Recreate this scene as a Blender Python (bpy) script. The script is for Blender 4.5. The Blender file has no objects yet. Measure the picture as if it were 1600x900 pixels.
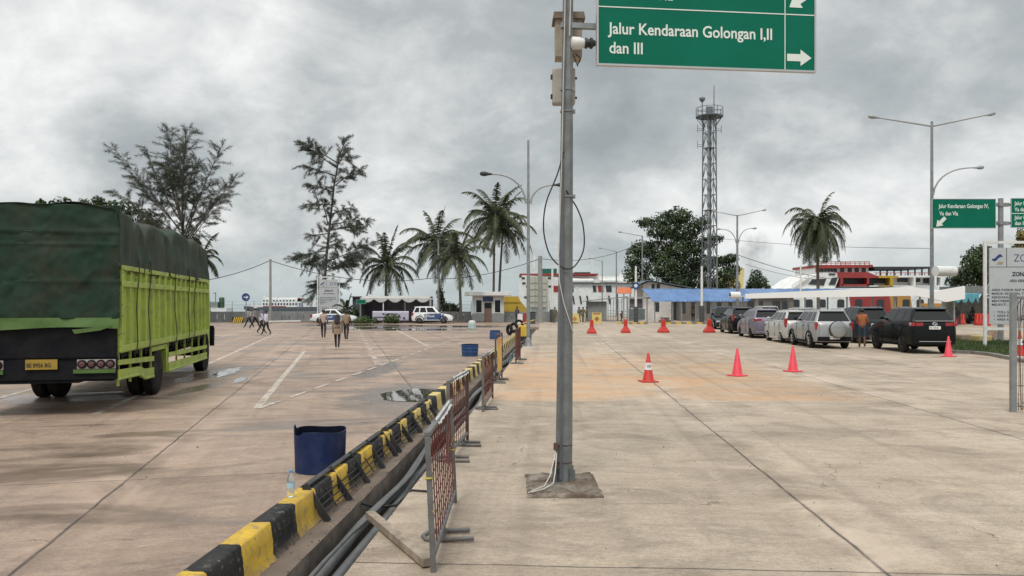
import bpy, bmesh, math, random
from mathutils import Vector, Matrix, noise as mnoise
R = math.radians
scene = bpy.context.scene
C = scene.collection
H = 2.05            # eye height of the photographer
F = 1200.0          # focal length in photo pixels
HY = 474.0          # photo row of the horizon

# ---------------------------------------------------------------- camera, sky, sun, exposure
cam = bpy.data.objects.new('camera', bpy.data.cameras.new('camera'))
C.objects.link(cam); scene.camera = cam
cam.location = (0, 0, H); cam.rotation_euler = (R(90), 0, 0)
cam.data.sensor_width = 36; cam.data.lens = 27; cam.data.shift_y = (HY-450)/1600
cam.data.clip_start = .05; cam.data.clip_end = 20000

SUN_EL, SUN_AZ = 58, 200
scene.view_settings.view_transform = 'Standard'; scene.view_settings.look = 'None'
scene.view_settings.gamma = 1; scene.view_settings.exposure = 0.12
w = bpy.data.worlds.new('World'); scene.world = w; w.use_nodes = True
nt = w.node_tree; N = nt.nodes; Lk = nt.links; N.clear()
def wn(t, **k):
    n = N.new(t)
    for a, b in k.items(): setattr(n, a, b)
    return n
def wmath(op, a, b=None, clamp=False):
    n = wn('ShaderNodeMath', operation=op, use_clamp=clamp)
    for i, s in enumerate((a, b)):
        if s is None: continue
        if isinstance(s, (int, float)): n.inputs[i].default_value = s
        else: Lk.new(s, n.inputs[i])
    return n.outputs[0]
tc = wn('ShaderNodeTexCoord'); sep = wn('ShaderNodeSeparateXYZ'); Lk.new(tc.outputs['Generated'], sep.inputs[0])
zc = wmath('MAXIMUM', sep.outputs[2], 0.0)
den = wmath('ADD', zc, 0.62)
comb = wn('ShaderNodeCombineXYZ')
Lk.new(wmath('DIVIDE', sep.outputs[0], den), comb.inputs[0]); Lk.new(wmath('DIVIDE', sep.outputs[1], den), comb.inputs[1])
def wnoise(scale, detail, rough, off, dist=0.0):
    mp = wn('ShaderNodeMapping'); Lk.new(comb.outputs[0], mp.inputs[0]); mp.inputs['Location'].default_value = off
    mp.inputs['Scale'].default_value = (1, 1.15, 1)
    n = wn('ShaderNodeTexNoise'); Lk.new(mp.outputs[0], n.inputs['Vector'])
    n.inputs['Scale'].default_value = scale; n.inputs['Detail'].default_value = detail
    n.inputs['Roughness'].default_value = rough; n.inputs['Distortion'].default_value = dist
    return n.outputs[0]
n1 = wnoise(2.0, 3, .5, (3.1, 1.7, 0), .3); n2 = wnoise(5.6, 8, .60, (7.3, 2.9, 3), .25)
n3 = wnoise(15.0, 6, .62, (1.3, 5.9, 7), .2)
cl = wmath('ADD', wmath('ADD', wmath('MULTIPLY', n1, .54), wmath('MULTIPLY', n2, .36)), wmath('MULTIPLY', n3, .10))
ramp = wn('ShaderNodeValToRGB'); Lk.new(cl, ramp.inputs[0])
e = ramp.color_ramp.elements
e[0].position = .34; e[0].color = (.320, .352, .360, 1)
e[1].position = .62; e[1].color = (.90, .905, .895, 1)
m_ = ramp.color_ramp.elements.new(.45); m_.color = (.450, .482, .488, 1)
m_ = ramp.color_ramp.elements.new(.53); m_.color = (.655, .67, .665, 1)
# paler blue-grey band low over the sea
hz = wmath('SUBTRACT', 1.0, wmath('MULTIPLY', zc, 11.0), True)
mixh = wn('ShaderNodeMix', data_type='RGBA'); Lk.new(wmath('MULTIPLY', hz, .75), mixh.inputs[0])
Lk.new(ramp.outputs[0], mixh.inputs[6]); mixh.inputs[7].default_value = (.42, .50, .52, 1)
# overcast sky: brighter towards the zenith
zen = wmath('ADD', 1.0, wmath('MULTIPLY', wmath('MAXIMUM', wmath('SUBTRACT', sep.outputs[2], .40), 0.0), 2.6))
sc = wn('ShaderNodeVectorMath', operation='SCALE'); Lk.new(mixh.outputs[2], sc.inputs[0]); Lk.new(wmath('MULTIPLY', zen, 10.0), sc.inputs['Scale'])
sky = wn('ShaderNodeTexSky', sky_type='NISHITA'); sky.sun_disc = False
sky.sun_elevation = R(SUN_EL); sky.sun_rotation = R(SUN_AZ)
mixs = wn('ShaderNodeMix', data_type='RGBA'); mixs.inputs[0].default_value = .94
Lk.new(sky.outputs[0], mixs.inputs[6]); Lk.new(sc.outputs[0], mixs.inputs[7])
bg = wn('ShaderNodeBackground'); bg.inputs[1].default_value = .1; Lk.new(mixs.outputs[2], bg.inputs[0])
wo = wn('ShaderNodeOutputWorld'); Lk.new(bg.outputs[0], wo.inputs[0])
sd = bpy.data.lights.new('sun', 'SUN'); sd.energy = 1.5; sd.angle = R(14); sd.color = (1, .965, .91)
so = bpy.data.objects.new('sun', sd); C.objects.link(so)
az = R(SUN_AZ); el = R(SUN_EL)
sv = Vector((math.sin(az)*math.cos(el), math.cos(az)*math.cos(el), math.sin(el)))   # towards the sun
so.rotation_euler = sv.to_track_quat('Z', 'Y').to_euler()

# ---------------------------------------------------------------- helpers
def G(px, py):                       # photo pixel on the ground -> ground point
    Y = F*H/(py-HY); return (px-800)/F*Y, Y
def zat(py, Y): return H+(HY-py)/F*Y
def xat(px, Y): return (px-800)/F*Y

class NT:
    def __init__(s, m):
        m.use_nodes = True; s.t = m.node_tree; s.n = s.t.nodes; s.l = s.t.links
        s.b = s.n['Principled BSDF']
    def node(s, t, **k):
        n = s.n.new(t)
        for a, b in k.items(): setattr(n, a, b)
        return n
    def put(s, sock, v):
        if isinstance(v, (int, float)): sock.default_value = v
        elif isinstance(v, tuple): sock.default_value = v
        else: s.l.new(v, sock)
    def math(s, op, a, b=None, clamp=False):
        n = s.node('ShaderNodeMath', operation=op, use_clamp=clamp)
        s.put(n.inputs[0], a)
        if b is not None: s.put(n.inputs[1], b)
        return n.outputs[0]
    def noise(s, vec, scale, detail=4, rough=.55, dist=0.0, vscale=None, rot=0):
        if vscale or rot:
            mp = s.node('ShaderNodeMapping'); s.l.new(vec, mp.inputs[0])
            mp.inputs['Rotation'].default_value = (0, 0, rot)
            if vscale: mp.inputs['Scale'].default_value = vscale
            vec = mp.outputs[0]
        n = s.node('ShaderNodeTexNoise'); s.l.new(vec, n.inputs['Vector'])
        n.inputs['Scale'].default_value = scale; n.inputs['Detail'].default_value = detail
        n.inputs['Roughness'].default_value = rough; n.inputs['Distortion'].default_value = dist
        return n.outputs[0]
    def ramp(s, fac, stops):
        r = s.node('ShaderNodeValToRGB'); s.l.new(fac, r.inputs[0])
        el = r.color_ramp.elements
        while len(el) < len(stops): el.new(.5)
        for q, (p, c) in zip(el, stops):
            q.position = p; q.color = (c, c, c, 1) if isinstance(c, (int, float)) else (*c, 1)
        return r.outputs[0]
    def mix(s, fac, a, b, mode='MIX'):
        n = s.node('ShaderNodeMix', data_type='RGBA', blend_type=mode)
        s.put(n.inputs[0], fac)
        for i, v in ((6, a), (7, b)):
            if isinstance(v, tuple) and len(v) == 3: v = (*v, 1)
            s.put(n.inputs[i], v)
        return n.outputs[2]
    def bump(s, h, strength=.3, dist=.02):
        b = s.node('ShaderNodeBump'); b.inputs['Strength'].default_value = strength; b.inputs['Distance'].default_value = dist
        s.l.new(h, b.inputs['Height']); s.l.new(b.outputs[0], s.b.inputs['Normal'])

def mat(name, col, rough=.6, metal=0.0, var=.25, scale=3.0, dirt=None, dirt_amt=.3, bump=0.0, coat=0.0, trans=0.0, spec=.5):
    m = bpy.data.materials.new(name); t = NT(m)
    tcn = t.node('ShaderNodeTexCoord'); v = tcn.outputs['Object']
    n = t.noise(v, scale, 5, .6)
    f = t.ramp(n, [(.3, 1-var), (.7, 1+var*.6)])
    c = t.mix(1.0, (*col,), f, 'MULTIPLY')
    if dirt:
        n2 = t.noise(v, scale*.6+.7, 6, .68, .5)
        c = t.mix(t.math('MULTIPLY', t.ramp(n2, [(.45, 0.0), (.68, 1.0)]), dirt_amt), c, dirt)
    t.l.new(c, t.b.inputs['Base Color'])
    t.l.new(t.ramp(n, [(.3, min(1, rough*1.15)), (.7, rough*.88)]), t.b.inputs['Roughness'])
    t.b.inputs['Metallic'].default_value = metal
    t.b.inputs['Coat Weight'].default_value = coat
    t.b.inputs['Specular IOR Level'].default_value = spec
    if trans: t.b.inputs['Transmission Weight'].default_value = trans
    if bump: t.bump(t.noise(v, scale*6, 4, .6), bump, .01)
    return m

class MB:
    def __init__(s): s.v = []; s.f = []; s.m = []; s.k = 0
    def add(s, vs, fs):
        o = len(s.v); s.v += [tuple(p) for p in vs]
        for f in fs: s.f.append(tuple(i+o for i in f)); s.m.append(s.k)
        return s
    def box(s, x0, x1, y0, y1, z0, z1):
        return s.add([(x, y, z) for z in (z0, z1) for x, y in ((x0, y0), (x1, y0), (x1, y1), (x0, y1))],
                     [(0, 3, 2, 1), (4, 5, 6, 7), (0, 1, 5, 4), (1, 2, 6, 5), (2, 3, 7, 6), (3, 0, 4, 7)])
    def bar(s, p, q, w, h=None, up=(0, 0, 1)):
        h = h or w; p = Vector(p); q = Vector(q); d = (q-p).normalized(); u = Vector(up)
        if abs(d.dot(u)) > .98: u = Vector((0, 1, 0))
        a = d.cross(u).normalized()*w/2; b = a.cross(d).normalized()*h/2
        vs = [c+sa*a+sb*b for c in (p, q) for sa, sb in ((-1, -1), (1, -1), (1, 1), (-1, 1))]
        return s.add(vs, [(0, 1, 2, 3), (7, 6, 5, 4), (0, 4, 5, 1), (1, 5, 6, 2), (2, 6, 7, 3), (3, 7, 4, 0)])
    def tube(s, pts, r, n=8, caps=True):
        pts = [Vector(p) for p in pts]; rs = r if isinstance(r, (list, tuple)) else [r]*len(pts)
        vs = []; fs = []; ref = None
        for i, p in enumerate(pts):
            d = (pts[min(i+1, len(pts)-1)]-pts[max(i-1, 0)]).normalized()
            if ref is None:
                ref = Vector((0, 0, 1)) if abs(d.z) < .9 else Vector((1, 0, 0))
            a = (ref-d*ref.dot(d)).normalized(); ref = a; b = d.cross(a)
            for k in range(n):
                t = 2*math.pi*(k+.5)/n; vs.append(p+(a*math.cos(t)+b*math.sin(t))*rs[i])
        for i in range(len(pts)-1):
            for k in range(n):
                fs.append((i*n+k, i*n+(k+1) % n, (i+1)*n+(k+1) % n, (i+1)*n+k))
        if caps: fs.append(tuple(range(n))[::-1]); fs.append(tuple((len(pts)-1)*n+k for k in range(n)))
        return s.add(vs, fs)
    def cyl(s, p, q, r0, r1=None, n=12): return s.tube([p, q], [r0, r0 if r1 is None else r1], n)
    def lathe(s, prof, n=16, c=(0, 0, 0), axis='z', sx=1, caps=True):
        vs = []; fs = []
        for r, z in prof:
            for k in range(n):
                t = 2*math.pi*(k+.5)/n; a = r*math.cos(t)*sx; b = r*math.sin(t)
                p = (a, b, z) if axis == 'z' else ((z, a, b) if axis == 'x' else (a, z, b))
                vs.append((c[0]+p[0], c[1]+p[1], c[2]+p[2]))
        for i in range(len(prof)-1):
            for k in range(n): fs.append((i*n+k, i*n+(k+1) % n, (i+1)*n+(k+1) % n, (i+1)*n+k))
        if caps: fs.append(tuple(range(n))[::-1]); fs.append(tuple((len(prof)-1)*n+k for k in range(n)))
        return s.add(vs, fs)
    def prism(s, poly, a, b, axis='y'):
        def P(u, v, w): return {'y': (u, w, v), 'x': (w, u, v), 'z': (u, v, w)}[axis]
        n = len(poly)
        vs = [P(u, v, a) for u, v in poly]+[P(u, v, b) for u, v in poly]
        return s.add(vs, [tuple(range(n))[::-1], tuple(range(n, 2*n))]+[(i, (i+1) % n, n+(i+1) % n, n+i) for i in range(n)])
    def grid(s, fn, nu, nv):
        vs = [fn(i/nu, j/nv) for j in range(nv+1) for i in range(nu+1)]
        return s.add(vs, [(j*(nu+1)+i, j*(nu+1)+i+1, (j+1)*(nu+1)+i+1, (j+1)*(nu+1)+i) for j in range(nv) for i in range(nu)])
    def ball(s, c, r, n=10, sq=(1, 1, 1)):
        vs = []; fs = []; m = n//2+1
        for i in range(m+1):
            ph = math.pi*(i+.02)/(m+.04)
            for k in range(n):
                t = 2*math.pi*k/n
                vs.append((c[0]+r*sq[0]*math.sin(ph)*math.cos(t), c[1]+r*sq[1]*math.sin(ph)*math.sin(t), c[2]+r*sq[2]*math.cos(ph)))
        for i in range(m):
            for k in range(n): fs.append((i*n+k, (i+1)*n+k, (i+1)*n+(k+1) % n, i*n+(k+1) % n))
        fs.append(tuple(range(n))); fs.append(tuple(m*n+k for k in range(n))[::-1])
        return s.add(vs, fs)
    def build(s, name, mats, parent=None, smooth=None, bevel=0, thick=0):
        me = bpy.data.meshes.new(name); me.from_pydata(s.v, [], s.f)
        for m in (mats if isinstance(mats, (list, tuple)) else [mats]): me.materials.append(m)
        for i, k in enumerate(s.m): me.polygons[i].material_index = k
        bm = bmesh.new(); bm.from_mesh(me); bmesh.ops.recalc_face_normals(bm, faces=bm.faces[:]) if len(s.f) < 20000 else None
        bm.to_mesh(me); bm.free()
        if smooth is not None:
            for p in me.polygons: p.use_smooth = True
            me.set_sharp_from_angle(angle=R(smooth))
        o = bpy.data.objects.new(name, me); C.objects.link(o)
        if parent is not None: o.parent = parent
        if thick:
            md = o.modifiers.new('thickness', 'SOLIDIFY'); md.thickness = thick; md.offset = 0
        if bevel:
            md = o.modifiers.new('bevel', 'BEVEL'); md.width = bevel; md.segments = 2; md.limit_method = 'ANGLE'
        return o

def tag(o, label, cat, group=None):
    o['label'] = label; o['category'] = cat
    if group: o['group'] = group
    return o
def thing(name, label, cat, loc=(0, 0, 0), rz=0.0, group=None):
    o = bpy.data.objects.new(name, None); C.objects.link(o)
    o.location = loc; o.rotation_euler = (0, 0, rz); o.empty_display_size = .3
    return tag(o, label, cat, group)
def struct(o, kind='structure'): o['kind'] = kind; return o
def kids(o): return [c for c in bpy.data.objects if c.parent == o]
def dup(root, loc, rz, label, group=None, cat=None):
    ks = {}
    for o in bpy.data.objects:
        if o.parent is not None: ks.setdefault(o.parent.name, []).append(o)
    def cp(o, par):
        c = o.copy(); C.objects.link(c); c.parent = par
        for k in ks.get(o.name, []): cp(k, c)
        return c
    r = cp(root, None); r.location = loc; r.rotation_euler = (0, 0, rz); r['label'] = label
    if group: r['group'] = group
    return r
def text(s, size, m, parent, loc, rot=(R(90), 0, 0), name='lettering', ext=.002, off=0.0, align='LEFT', sx=1.0, line=1.0):
    cu = bpy.data.curves.new(name, 'FONT'); cu.body = s; cu.size = size; cu.extrude = ext; cu.offset = off
    cu.align_x = align; cu.resolution_u = 3; cu.space_line = line
    t = bpy.data.objects.new('tmp', cu); C.objects.link(t)
    dg = bpy.context.evaluated_depsgraph_get(); me = bpy.data.meshes.new_from_object(t.evaluated_get(dg))
    bpy.data.objects.remove(t); bpy.data.curves.remove(cu)
    me.transform(Matrix.Diagonal((sx, 1, 1, 1))); me.materials.clear(); me.materials.append(m)
    o = bpy.data.objects.new(name, me); C.objects.link(o); o.parent = parent
    o.location = loc; o.rotation_euler = rot
    return o
def fit(o, w_):
    xs = [v_.co.x for v_ in o.data.vertices]; k = w_/(max(xs)-min(xs))
    for v_ in o.data.vertices: v_.co.x *= k
    return o
def spline(pts, n=5):
    P0 = [Vector(p) for p in pts]; P0 = [P0[0]*2-P0[1]]+P0+[P0[-1]*2-P0[-2]]; out = []
    for i in range(1, len(P0)-2):
        a, b, c, d = P0[i-1:i+3]
        for k in range(n):
            t = k/n; out.append(.5*((2*b)+(c-a)*t+(2*a-5*b+4*c-d)*t*t+(3*b-a-3*c+d)*t**3))
    return out+[P0[-2]]
def catenary(p, q, sag, n=14):
    p = Vector(p); q = Vector(q)
    return [p.lerp(q, i/n)-Vector((0, 0, sag*4*(i/n)*(1-i/n))) for i in range(n+1)]
def boolean_cut(o, cutter_mb):
    c = cutter_mb.build('cut', o.data.materials[0])
    md = o.modifiers.new('b', 'BOOLEAN'); md.operation = 'DIFFERENCE'; md.object = c; md.solver = 'EXACT'
    dg = bpy.context.evaluated_depsgraph_get(); me = bpy.data.meshes.new_from_object(o.evaluated_get(dg))
    o.modifiers.clear(); o.data = me; bpy.data.objects.remove(c)
    for p in me.polygons: p.use_smooth = True
    me.set_sharp_from_angle(angle=R(32))

# ---------------------------------------------------------------- ground
A1 = R(3.338)       # direction of the kerb, trench and right-hand lanes (right of straight ahead)
A2 = R(-12.31)      # direction of the parking bays on the left
def F1(u, v, z=0): return (u*math.cos(A1)+v*math.sin(A1), -u*math.sin(A1)+v*math.cos(A1), z)
def F2(u, v, z=0): return (u*math.cos(A2)+v*math.sin(A2), -u*math.sin(A2)+v*math.cos(A2), z)
def inv(a, x, y): return x*math.cos(a)-y*math.sin(a), x*math.sin(a)+y*math.cos(a)

def concrete(name, ca, cb, cdark, ang, su, u0, sv, v0, wet=0.0, stain=None, stain_y=(16, 34), rough=.75, jw=.018):
    m = bpy.data.materials.new(name); t = NT(m)
    g = t.node('ShaderNodeNewGeometry'); pos = g.outputs['Position']
    mp = t.node('ShaderNodeMapping'); t.l.new(pos, mp.inputs[0]); mp.inputs['Rotation'].default_value = (0, 0, ang)
    v = mp.outputs[0]
    s = t.node('ShaderNodeSeparateXYZ'); t.l.new(v, s.inputs[0]); u, vv = s.outputs[0], s.outputs[1]
    wob = t.math('MULTIPLY', t.math('SUBTRACT', t.noise(v, 1.3, 4), .5), .05)
    def joint(c, sp, c0, w):
        q = t.math('DIVIDE', t.math('SUBTRACT', t.math('ADD', c, wob), c0), sp)
        fr = t.math('FRACT', q); fl = t.math('FLOOR', q)
        d = t.math('MULTIPLY', t.math('MINIMUM', fr, t.math('SUBTRACT', 1.0, fr)), sp)
        return t.math('SUBTRACT', 1.0, t.math('DIVIDE', d, w), True), fl, d
    ju, fu, du = joint(u, su, u0, jw*1.5); jv, fv, dv = joint(vv, sv, v0, jw)
    cmb = t.node('ShaderNodeCombineXYZ'); t.l.new(fu, cmb.inputs[0]); t.l.new(fv, cmb.inputs[1])
    wn_ = t.node('ShaderNodeTexWhiteNoise'); t.l.new(cmb.outputs[0], wn_.inputs[0])
    big = t.noise(v, .38, 8, .66, .9, (.7, 1.1, 1))
    mid = t.noise(v, .9, 9, .66, 1.0, (.8, 1.1, 1))
    streak = t.noise(v, 4.0, 8, .7, .5, (.4, 2.0, 1))
    fine = t.noise(v, 60, 4, .7)
    a = t.mix(t.ramp(big, [(.36, 0.0), (.64, 1.0)]), ca, cb)
    a = t.mix(t.ramp(mid, [(.48, 0.0), (.64, .55)]), a, cdark)
    a = t.mix(t.ramp(t.noise(v, .8, 9, .7, 1.2, (.8, 1.1, 1)), [(.53, 0.0), (.64, .55)]), a, (ca[0]*1.45, ca[1]*1.5, ca[2]*1.55))
    a = t.mix(1.0, a, t.ramp(streak, [(.32, .86), (.5, 1.0), (.68, 1.11)]), 'MULTIPLY')
    a = t.mix(1.0, a, t.ramp(fine, [(.3, .70), (.7, 1.28)]), 'MULTIPLY')
    a = t.mix(1.0, a, t.ramp(wn_.outputs[0], [(0, .88), (1, 1.09)]), 'MULTIPLY')
    a = t.mix(1.0, a, t.ramp(t.noise(v, 22, 5, .75, .2, (.7, 1.3, 1)), [(.34, .80), (.64, 1.18)]), 'MULTIPLY')
    # dark dirt specks and patches
    sp = t.noise(v, 9, 5, .75, .3, (.6, 1.4, 1))
    a = t.mix(t.ramp(sp, [(.64, 0.0), (.72, .5)]), a, (cdark[0]*.5, cdark[1]*.5, cdark[2]*.5))
    if stain:
        yy = t.node('ShaderNodeSeparateXYZ'); t.l.new(pos, yy.inputs[0])
        m1 = t.math('MULTIPLY', t.math('SUBTRACT', yy.outputs[1], stain_y[0]), 3.0, True)
        m2 = t.math('MULTIPLY', t.math('SUBTRACT', stain_y[1], yy.outputs[1]), .12, True)
        m3 = t.math('MULTIPLY', t.math('SUBTRACT', 7.5, u), .4, True)
        st = t.math('MULTIPLY', t.ramp(t.noise(v, .5, 6, .6, .8, (.6, 1.1, 1)), [(.36, .12), (.60, 1.0)]), t.math('MULTIPLY', t.math('MULTIPLY', m1, m2), m3))
        a = t.mix(t.math('MULTIPLY', st, .66), a, stain)
        # dirt washed along the long joints
    band = t.math('MULTIPLY', t.math('SUBTRACT', 1.0, t.math('DIVIDE', du, .45), True), t.ramp(t.noise(v, 1.1, 5, .6), [(.42, 0.0), (.62, .6)]))
    a = t.mix(band, a, cdark)
    chalk = t.math('MULTIPLY', t.math('SUBTRACT', 1.0, t.math('DIVIDE', du, .9), True), t.ramp(t.noise(v, .7, 7, .65, .6), [(.46, 0.0), (.58, .75)]))
    a = t.mix(chalk, a, (ca[0]*1.65, ca[1]*1.7, ca[2]*1.8))
    oil = t.noise(v, 2.6, 5, .6, .2, (1, 1, 1)); a = t.mix(t.ramp(oil, [(.68, 0.0), (.74, .5)]), a, (cdark[0]*.35, cdark[1]*.36, cdark[2]*.4))
    rr = t.ramp(t.noise(v, 2.2, 5, .6), [(.35, rough*.85), (.65, min(1, rough*1.12))])
    if wet:
        wn2 = t.noise(v, .42, 6, .58, 1.1, (.42, 1.25, 1))
        wm = t.ramp(wn2, [(.52, 0.0), (.60, 1.0)])
        wm = t.math('MULTIPLY', wm, wet*.75)
        sp_ = t.node('ShaderNodeSeparateXYZ'); t.l.new(pos, sp_.inputs[0]); edge = t.noise(pos, 1.3, 6, .6, .6)
        for cx, cy, rx, ry in DAMP:
            dx = t.math('DIVIDE', t.math('SUBTRACT', sp_.outputs[0], cx), rx); dy = t.math('DIVIDE', t.math('SUBTRACT', sp_.outputs[1], cy), ry)
            d_ = t.math('SQRT', t.math('ADD', t.math('MULTIPLY', dx, dx), t.math('MULTIPLY', dy, dy)))
            d_ = t.math('ADD', d_, t.math('MULTIPLY', t.math('SUBTRACT', edge, .5), 1.3))
            wm = t.math('MAXIMUM', wm, t.math('MULTIPLY', t.math('SUBTRACT', 1.15, d_), 2.6, True))
        a = t.mix(t.math('MULTIPLY', wm, .62), a, (cdark[0]*.42, cdark[1]*.43, cdark[2]*.46))
        rr = t.mix(wm, rr, (.24, .24, .24))
        film = t.math('MULTIPLY', t.ramp(wn2, [(.655, 0.0), (.68, 1.0)]), wet)
        rr = t.mix(film, rr, (.035, .035, .035))
    tyre = t.noise(v, 1.0, 3, .5, .15, (2.6, .05, 1)); a = t.mix(t.ramp(tyre, [(.54, 0.0), (.66, .30)]), a, cdark)
    vor = t.node('ShaderNodeTexVoronoi', feature='DISTANCE_TO_EDGE'); vor.inputs['Scale'].default_value = .21
    wv_ = t.node('ShaderNodeVectorMath', operation='ADD'); t.l.new(v, wv_.inputs[0]); nzc = t.node('ShaderNodeTexNoise'); t.l.new(v, nzc.inputs['Vector']); nzc.inputs['Scale'].default_value = 1.4; nzc.inputs['Detail'].default_value = 6; t.l.new(nzc.outputs['Color'], wv_.inputs[1]); t.l.new(wv_.outputs[0], vor.inputs['Vector'])
    crk = t.math('MULTIPLY', t.math('SUBTRACT', 1.0, t.math('DIVIDE', vor.outputs['Distance'], .0022), True), t.ramp(t.noise(v, .35, 3), [(.50, 0.0), (.58, .85)]))
    a = t.mix(crk, a, (cdark[0]*.3, cdark[1]*.3, cdark[2]*.3))
    j = t.math('MAXIMUM', ju, jv)
    jm = t.math('MULTIPLY', j, t.ramp(t.noise(v, 3, 5, .7), [(.35, .6), (.55, 1.0)]))
    a = t.mix(jm, a, (.022, .019, .017))
    t.l.new(a, t.b.inputs['Base Color']); t.l.new(rr, t.b.inputs['Roughness'])
    broom = t.noise(v, 14, 3, .6, 0, (.25, 3.5, 1))
    hgt = t.math('ADD', t.math('ADD', t.math('MULTIPLY', fine, .35), t.math('MULTIPLY', broom, .6)), t.math('MULTIPLY', j, -1.4))
    t.bump(hgt, .45, .008)
    return m
DAMP = [(-2.5, 17.4, 1.25, 2.3), (-8.7, 22.3, .6, 2.6), (-7.6, 18.4, .3, 1.6), (-12, 64, 5, 5), (-15.5, 72, 6, 5), (-7.5, 60, 5, 3.5), (-5, 68, 7, 4), (-4.1, 24, .5, 3.5)]
M_left = concrete('lot_concrete', (.285, .200, .146), (.375, .270, .200), (.150, .106, .078), A2, 4.06, -2.465, 4.95, 9.66, wet=1.0, rough=.62)
M_right = concrete('lane_concrete', (.335, .264, .195), (.435, .356, .270), (.185, .143, .105), A1, 4.5, 2.5, 10.1, 6.0, wet=0.0, stain=(.52, .29, .14), rough=.8)

US, UE = -2.03, -1.60          # trench edges across
VN, VF = -8.0, 62.0
g = MB()
# left lot: everything left of the trench, up to the sea wall
pts = [F1(US, -8), F1(US, VF), F1(UE, VF), (xat(845, 86), 86), (-300, 86), (-300, -60), (-2.2, -60)]
g.add([(p[0], p[1], 0) for p in pts], [tuple(range(len(pts)))])
struct(g.build('parking_lot', M_left))
g = MB()
pts = [F1(UE, -8), F1(UE, VF), (xat(845, 86), 86), (xat(845, 86), 138), (400, 138), (400, -60), (-1.9, -60)]
pts = [F1(UE, -8), F1(UE, VF), (xat(845, 86)+.0, 86.0), (8, 138), (400, 138), (400, -60), (-1.9, -60)]
g.add([(p[0], p[1], 0) for p in pts], [tuple(range(len(pts)))])
struct(g.build('pavement', M_right))
M_sea = bpy.data.materials.new('sea_water'); t = NT(M_sea)
t.b.inputs['Base Color'].default_value = (.16, .215, .22, 1); t.b.inputs['Roughness'].default_value = .22
gg = t.node('ShaderNodeNewGeometry'); t.bump(t.noise(gg.outputs['Position'], .35, 6, .6, 0, (.4, 1, 1)), .6, .6)
g = MB(); g.add([(-9000, 60, -2.3), (9000, 60, -2.3), (9000, 14000, -2.3), (-9000, 14000, -2.3)], [(0, 1, 2, 3)])
struct(g.build('sea', M_sea))
M_earth = mat('earth_bank', (.16, .13, .10), .9, var=.4, scale=.8)
g = MB(); g.box(-300, 400, 137.9, 138.3, -4, -.02); g.box(-300, xat(845, 86), 86.0, 86.6, -4, -.02)
struct(g.build('shore', M_earth))

# trench: rough concrete walls and a near-black floor
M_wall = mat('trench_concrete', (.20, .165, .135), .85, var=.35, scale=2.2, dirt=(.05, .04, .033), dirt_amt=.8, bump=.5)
M_black = mat('trench_floor_black', (.018, .017, .016), .8, var=.2)
M_ledge = mat('ledge_concrete', (.17, .128, .098), .8, var=.35, scale=1.6, dirt=(.10, .075, .06), dirt_amt=.7, bump=.5)
g = MB(); a, b = VN, VF
def quad(*ps): g.add(ps, [tuple(range(len(ps)))])
quad(F1(US, a), F1(US, b), F1(US, b, -.75), F1(US, a, -.75)); quad(F1(UE, a), F1(UE, b), F1(UE, b, -.75), F1(UE, a, -.75))
quad(F1(US, b), F1(UE, b), F1(UE, b, -.75), F1(US, b, -.75)); quad(F1(US, a), F1(UE, a), F1(UE, a, -.75), F1(US, a, -.75))
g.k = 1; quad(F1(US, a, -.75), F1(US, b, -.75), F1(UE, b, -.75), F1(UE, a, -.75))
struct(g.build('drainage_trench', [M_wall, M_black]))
g = MB()
def led(i, j):
    v = 2+i*60; wob = (mnoise.noise(Vector((v*1.3, 3, 0)))*.03)
    return F1(-2.30+j*(.27+wob), v, .006)
g.grid(led, 220, 1); g.build('concrete_ledge', M_ledge)['kind'] = 'structure'

# painted lines
def paint(name, base, wear=(.42, .6)):
    m = bpy.data.materials.new(name); t = NT(m); g_ = t.node('ShaderNodeNewGeometry')
    n = t.noise(g_.outputs['Position'], 4.5, 6, .7, .4)
    c = t.mix(t.ramp(n, [(wear[0], 0.0), (wear[1], 1.0)]), (.24, .18, .14), base)
    t.l.new(c, t.b.inputs['Base Color']); t.b.inputs['Roughness'].default_value = .6
    return m
M_line = paint('road_paint', (.50, .44, .37), (.38, .54)); M_line_w = paint('worn_road_paint', (.50, .43, .36), (.42, .62))
def strip(mb, p, q, w, z=.005):
    p = Vector((*p, z)); q = Vector((*q, z)); d = (q-p).normalized(); s = Vector((d.y, -d.x, 0))*w/2
    mb.add([p-s, p+s, q+s, q-s], [(0, 1, 2, 3)])
def onD2(u, Y):   # point on bay line u at distance Y
    return ((u-Y*math.sin(-A2))/math.cos(A2), Y)
def sx(u, Y): return ((u-Y*math.sin(R(12.31)))/math.cos(R(12.31)), Y)
g = MB()
strip(g, sx(-1.67, 14.95), sx(-1.67, 33), .15)
strip(g, sx(-4.5, 14.1), sx(-4.5, 17.5), .15); strip(g, sx(-4.5, 23.5), sx(-4.5, 52), .15)
strip(g, sx(-7.3, 12.0), sx(-7.3, 21), .15); strip(g, sx(-7.3, 31), sx(-7.3, 44), .13)
strip(g, sx(3.9, 36.5), sx(3.9, 66), .15); strip(g, sx(-7.3, 46), sx(-7.3, 60), .12)
strip(g, sx(-10.1, 14.5), sx(-10.1, 30), .12)
struct(g.build('parking_lines', M_line))
g = MB(); Y = 25.6
while Y < 62: strip(g, sx(1.1, Y), sx(1.1, Y+1.7), .2); Y += 2.6
strip(g, sx(6.7, 46), sx(6.7, 66), .12)
struct(g.build('worn_parking_lines', M_line_w))
g = MB(); v = 14.6
while v < 58:
    a_ = F1(-5.79, v); b_ = F1(-5.79, v+1.15); strip(g, a_[:2], b_[:2], .11, .009); v += 1.72 if v < 30 else 1.45
strip(g, (-30, 61.5), (-22.5, 61.5), .16, .009); strip(g, (-22, 52), (-17.5, 52), .2, .009)
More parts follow.
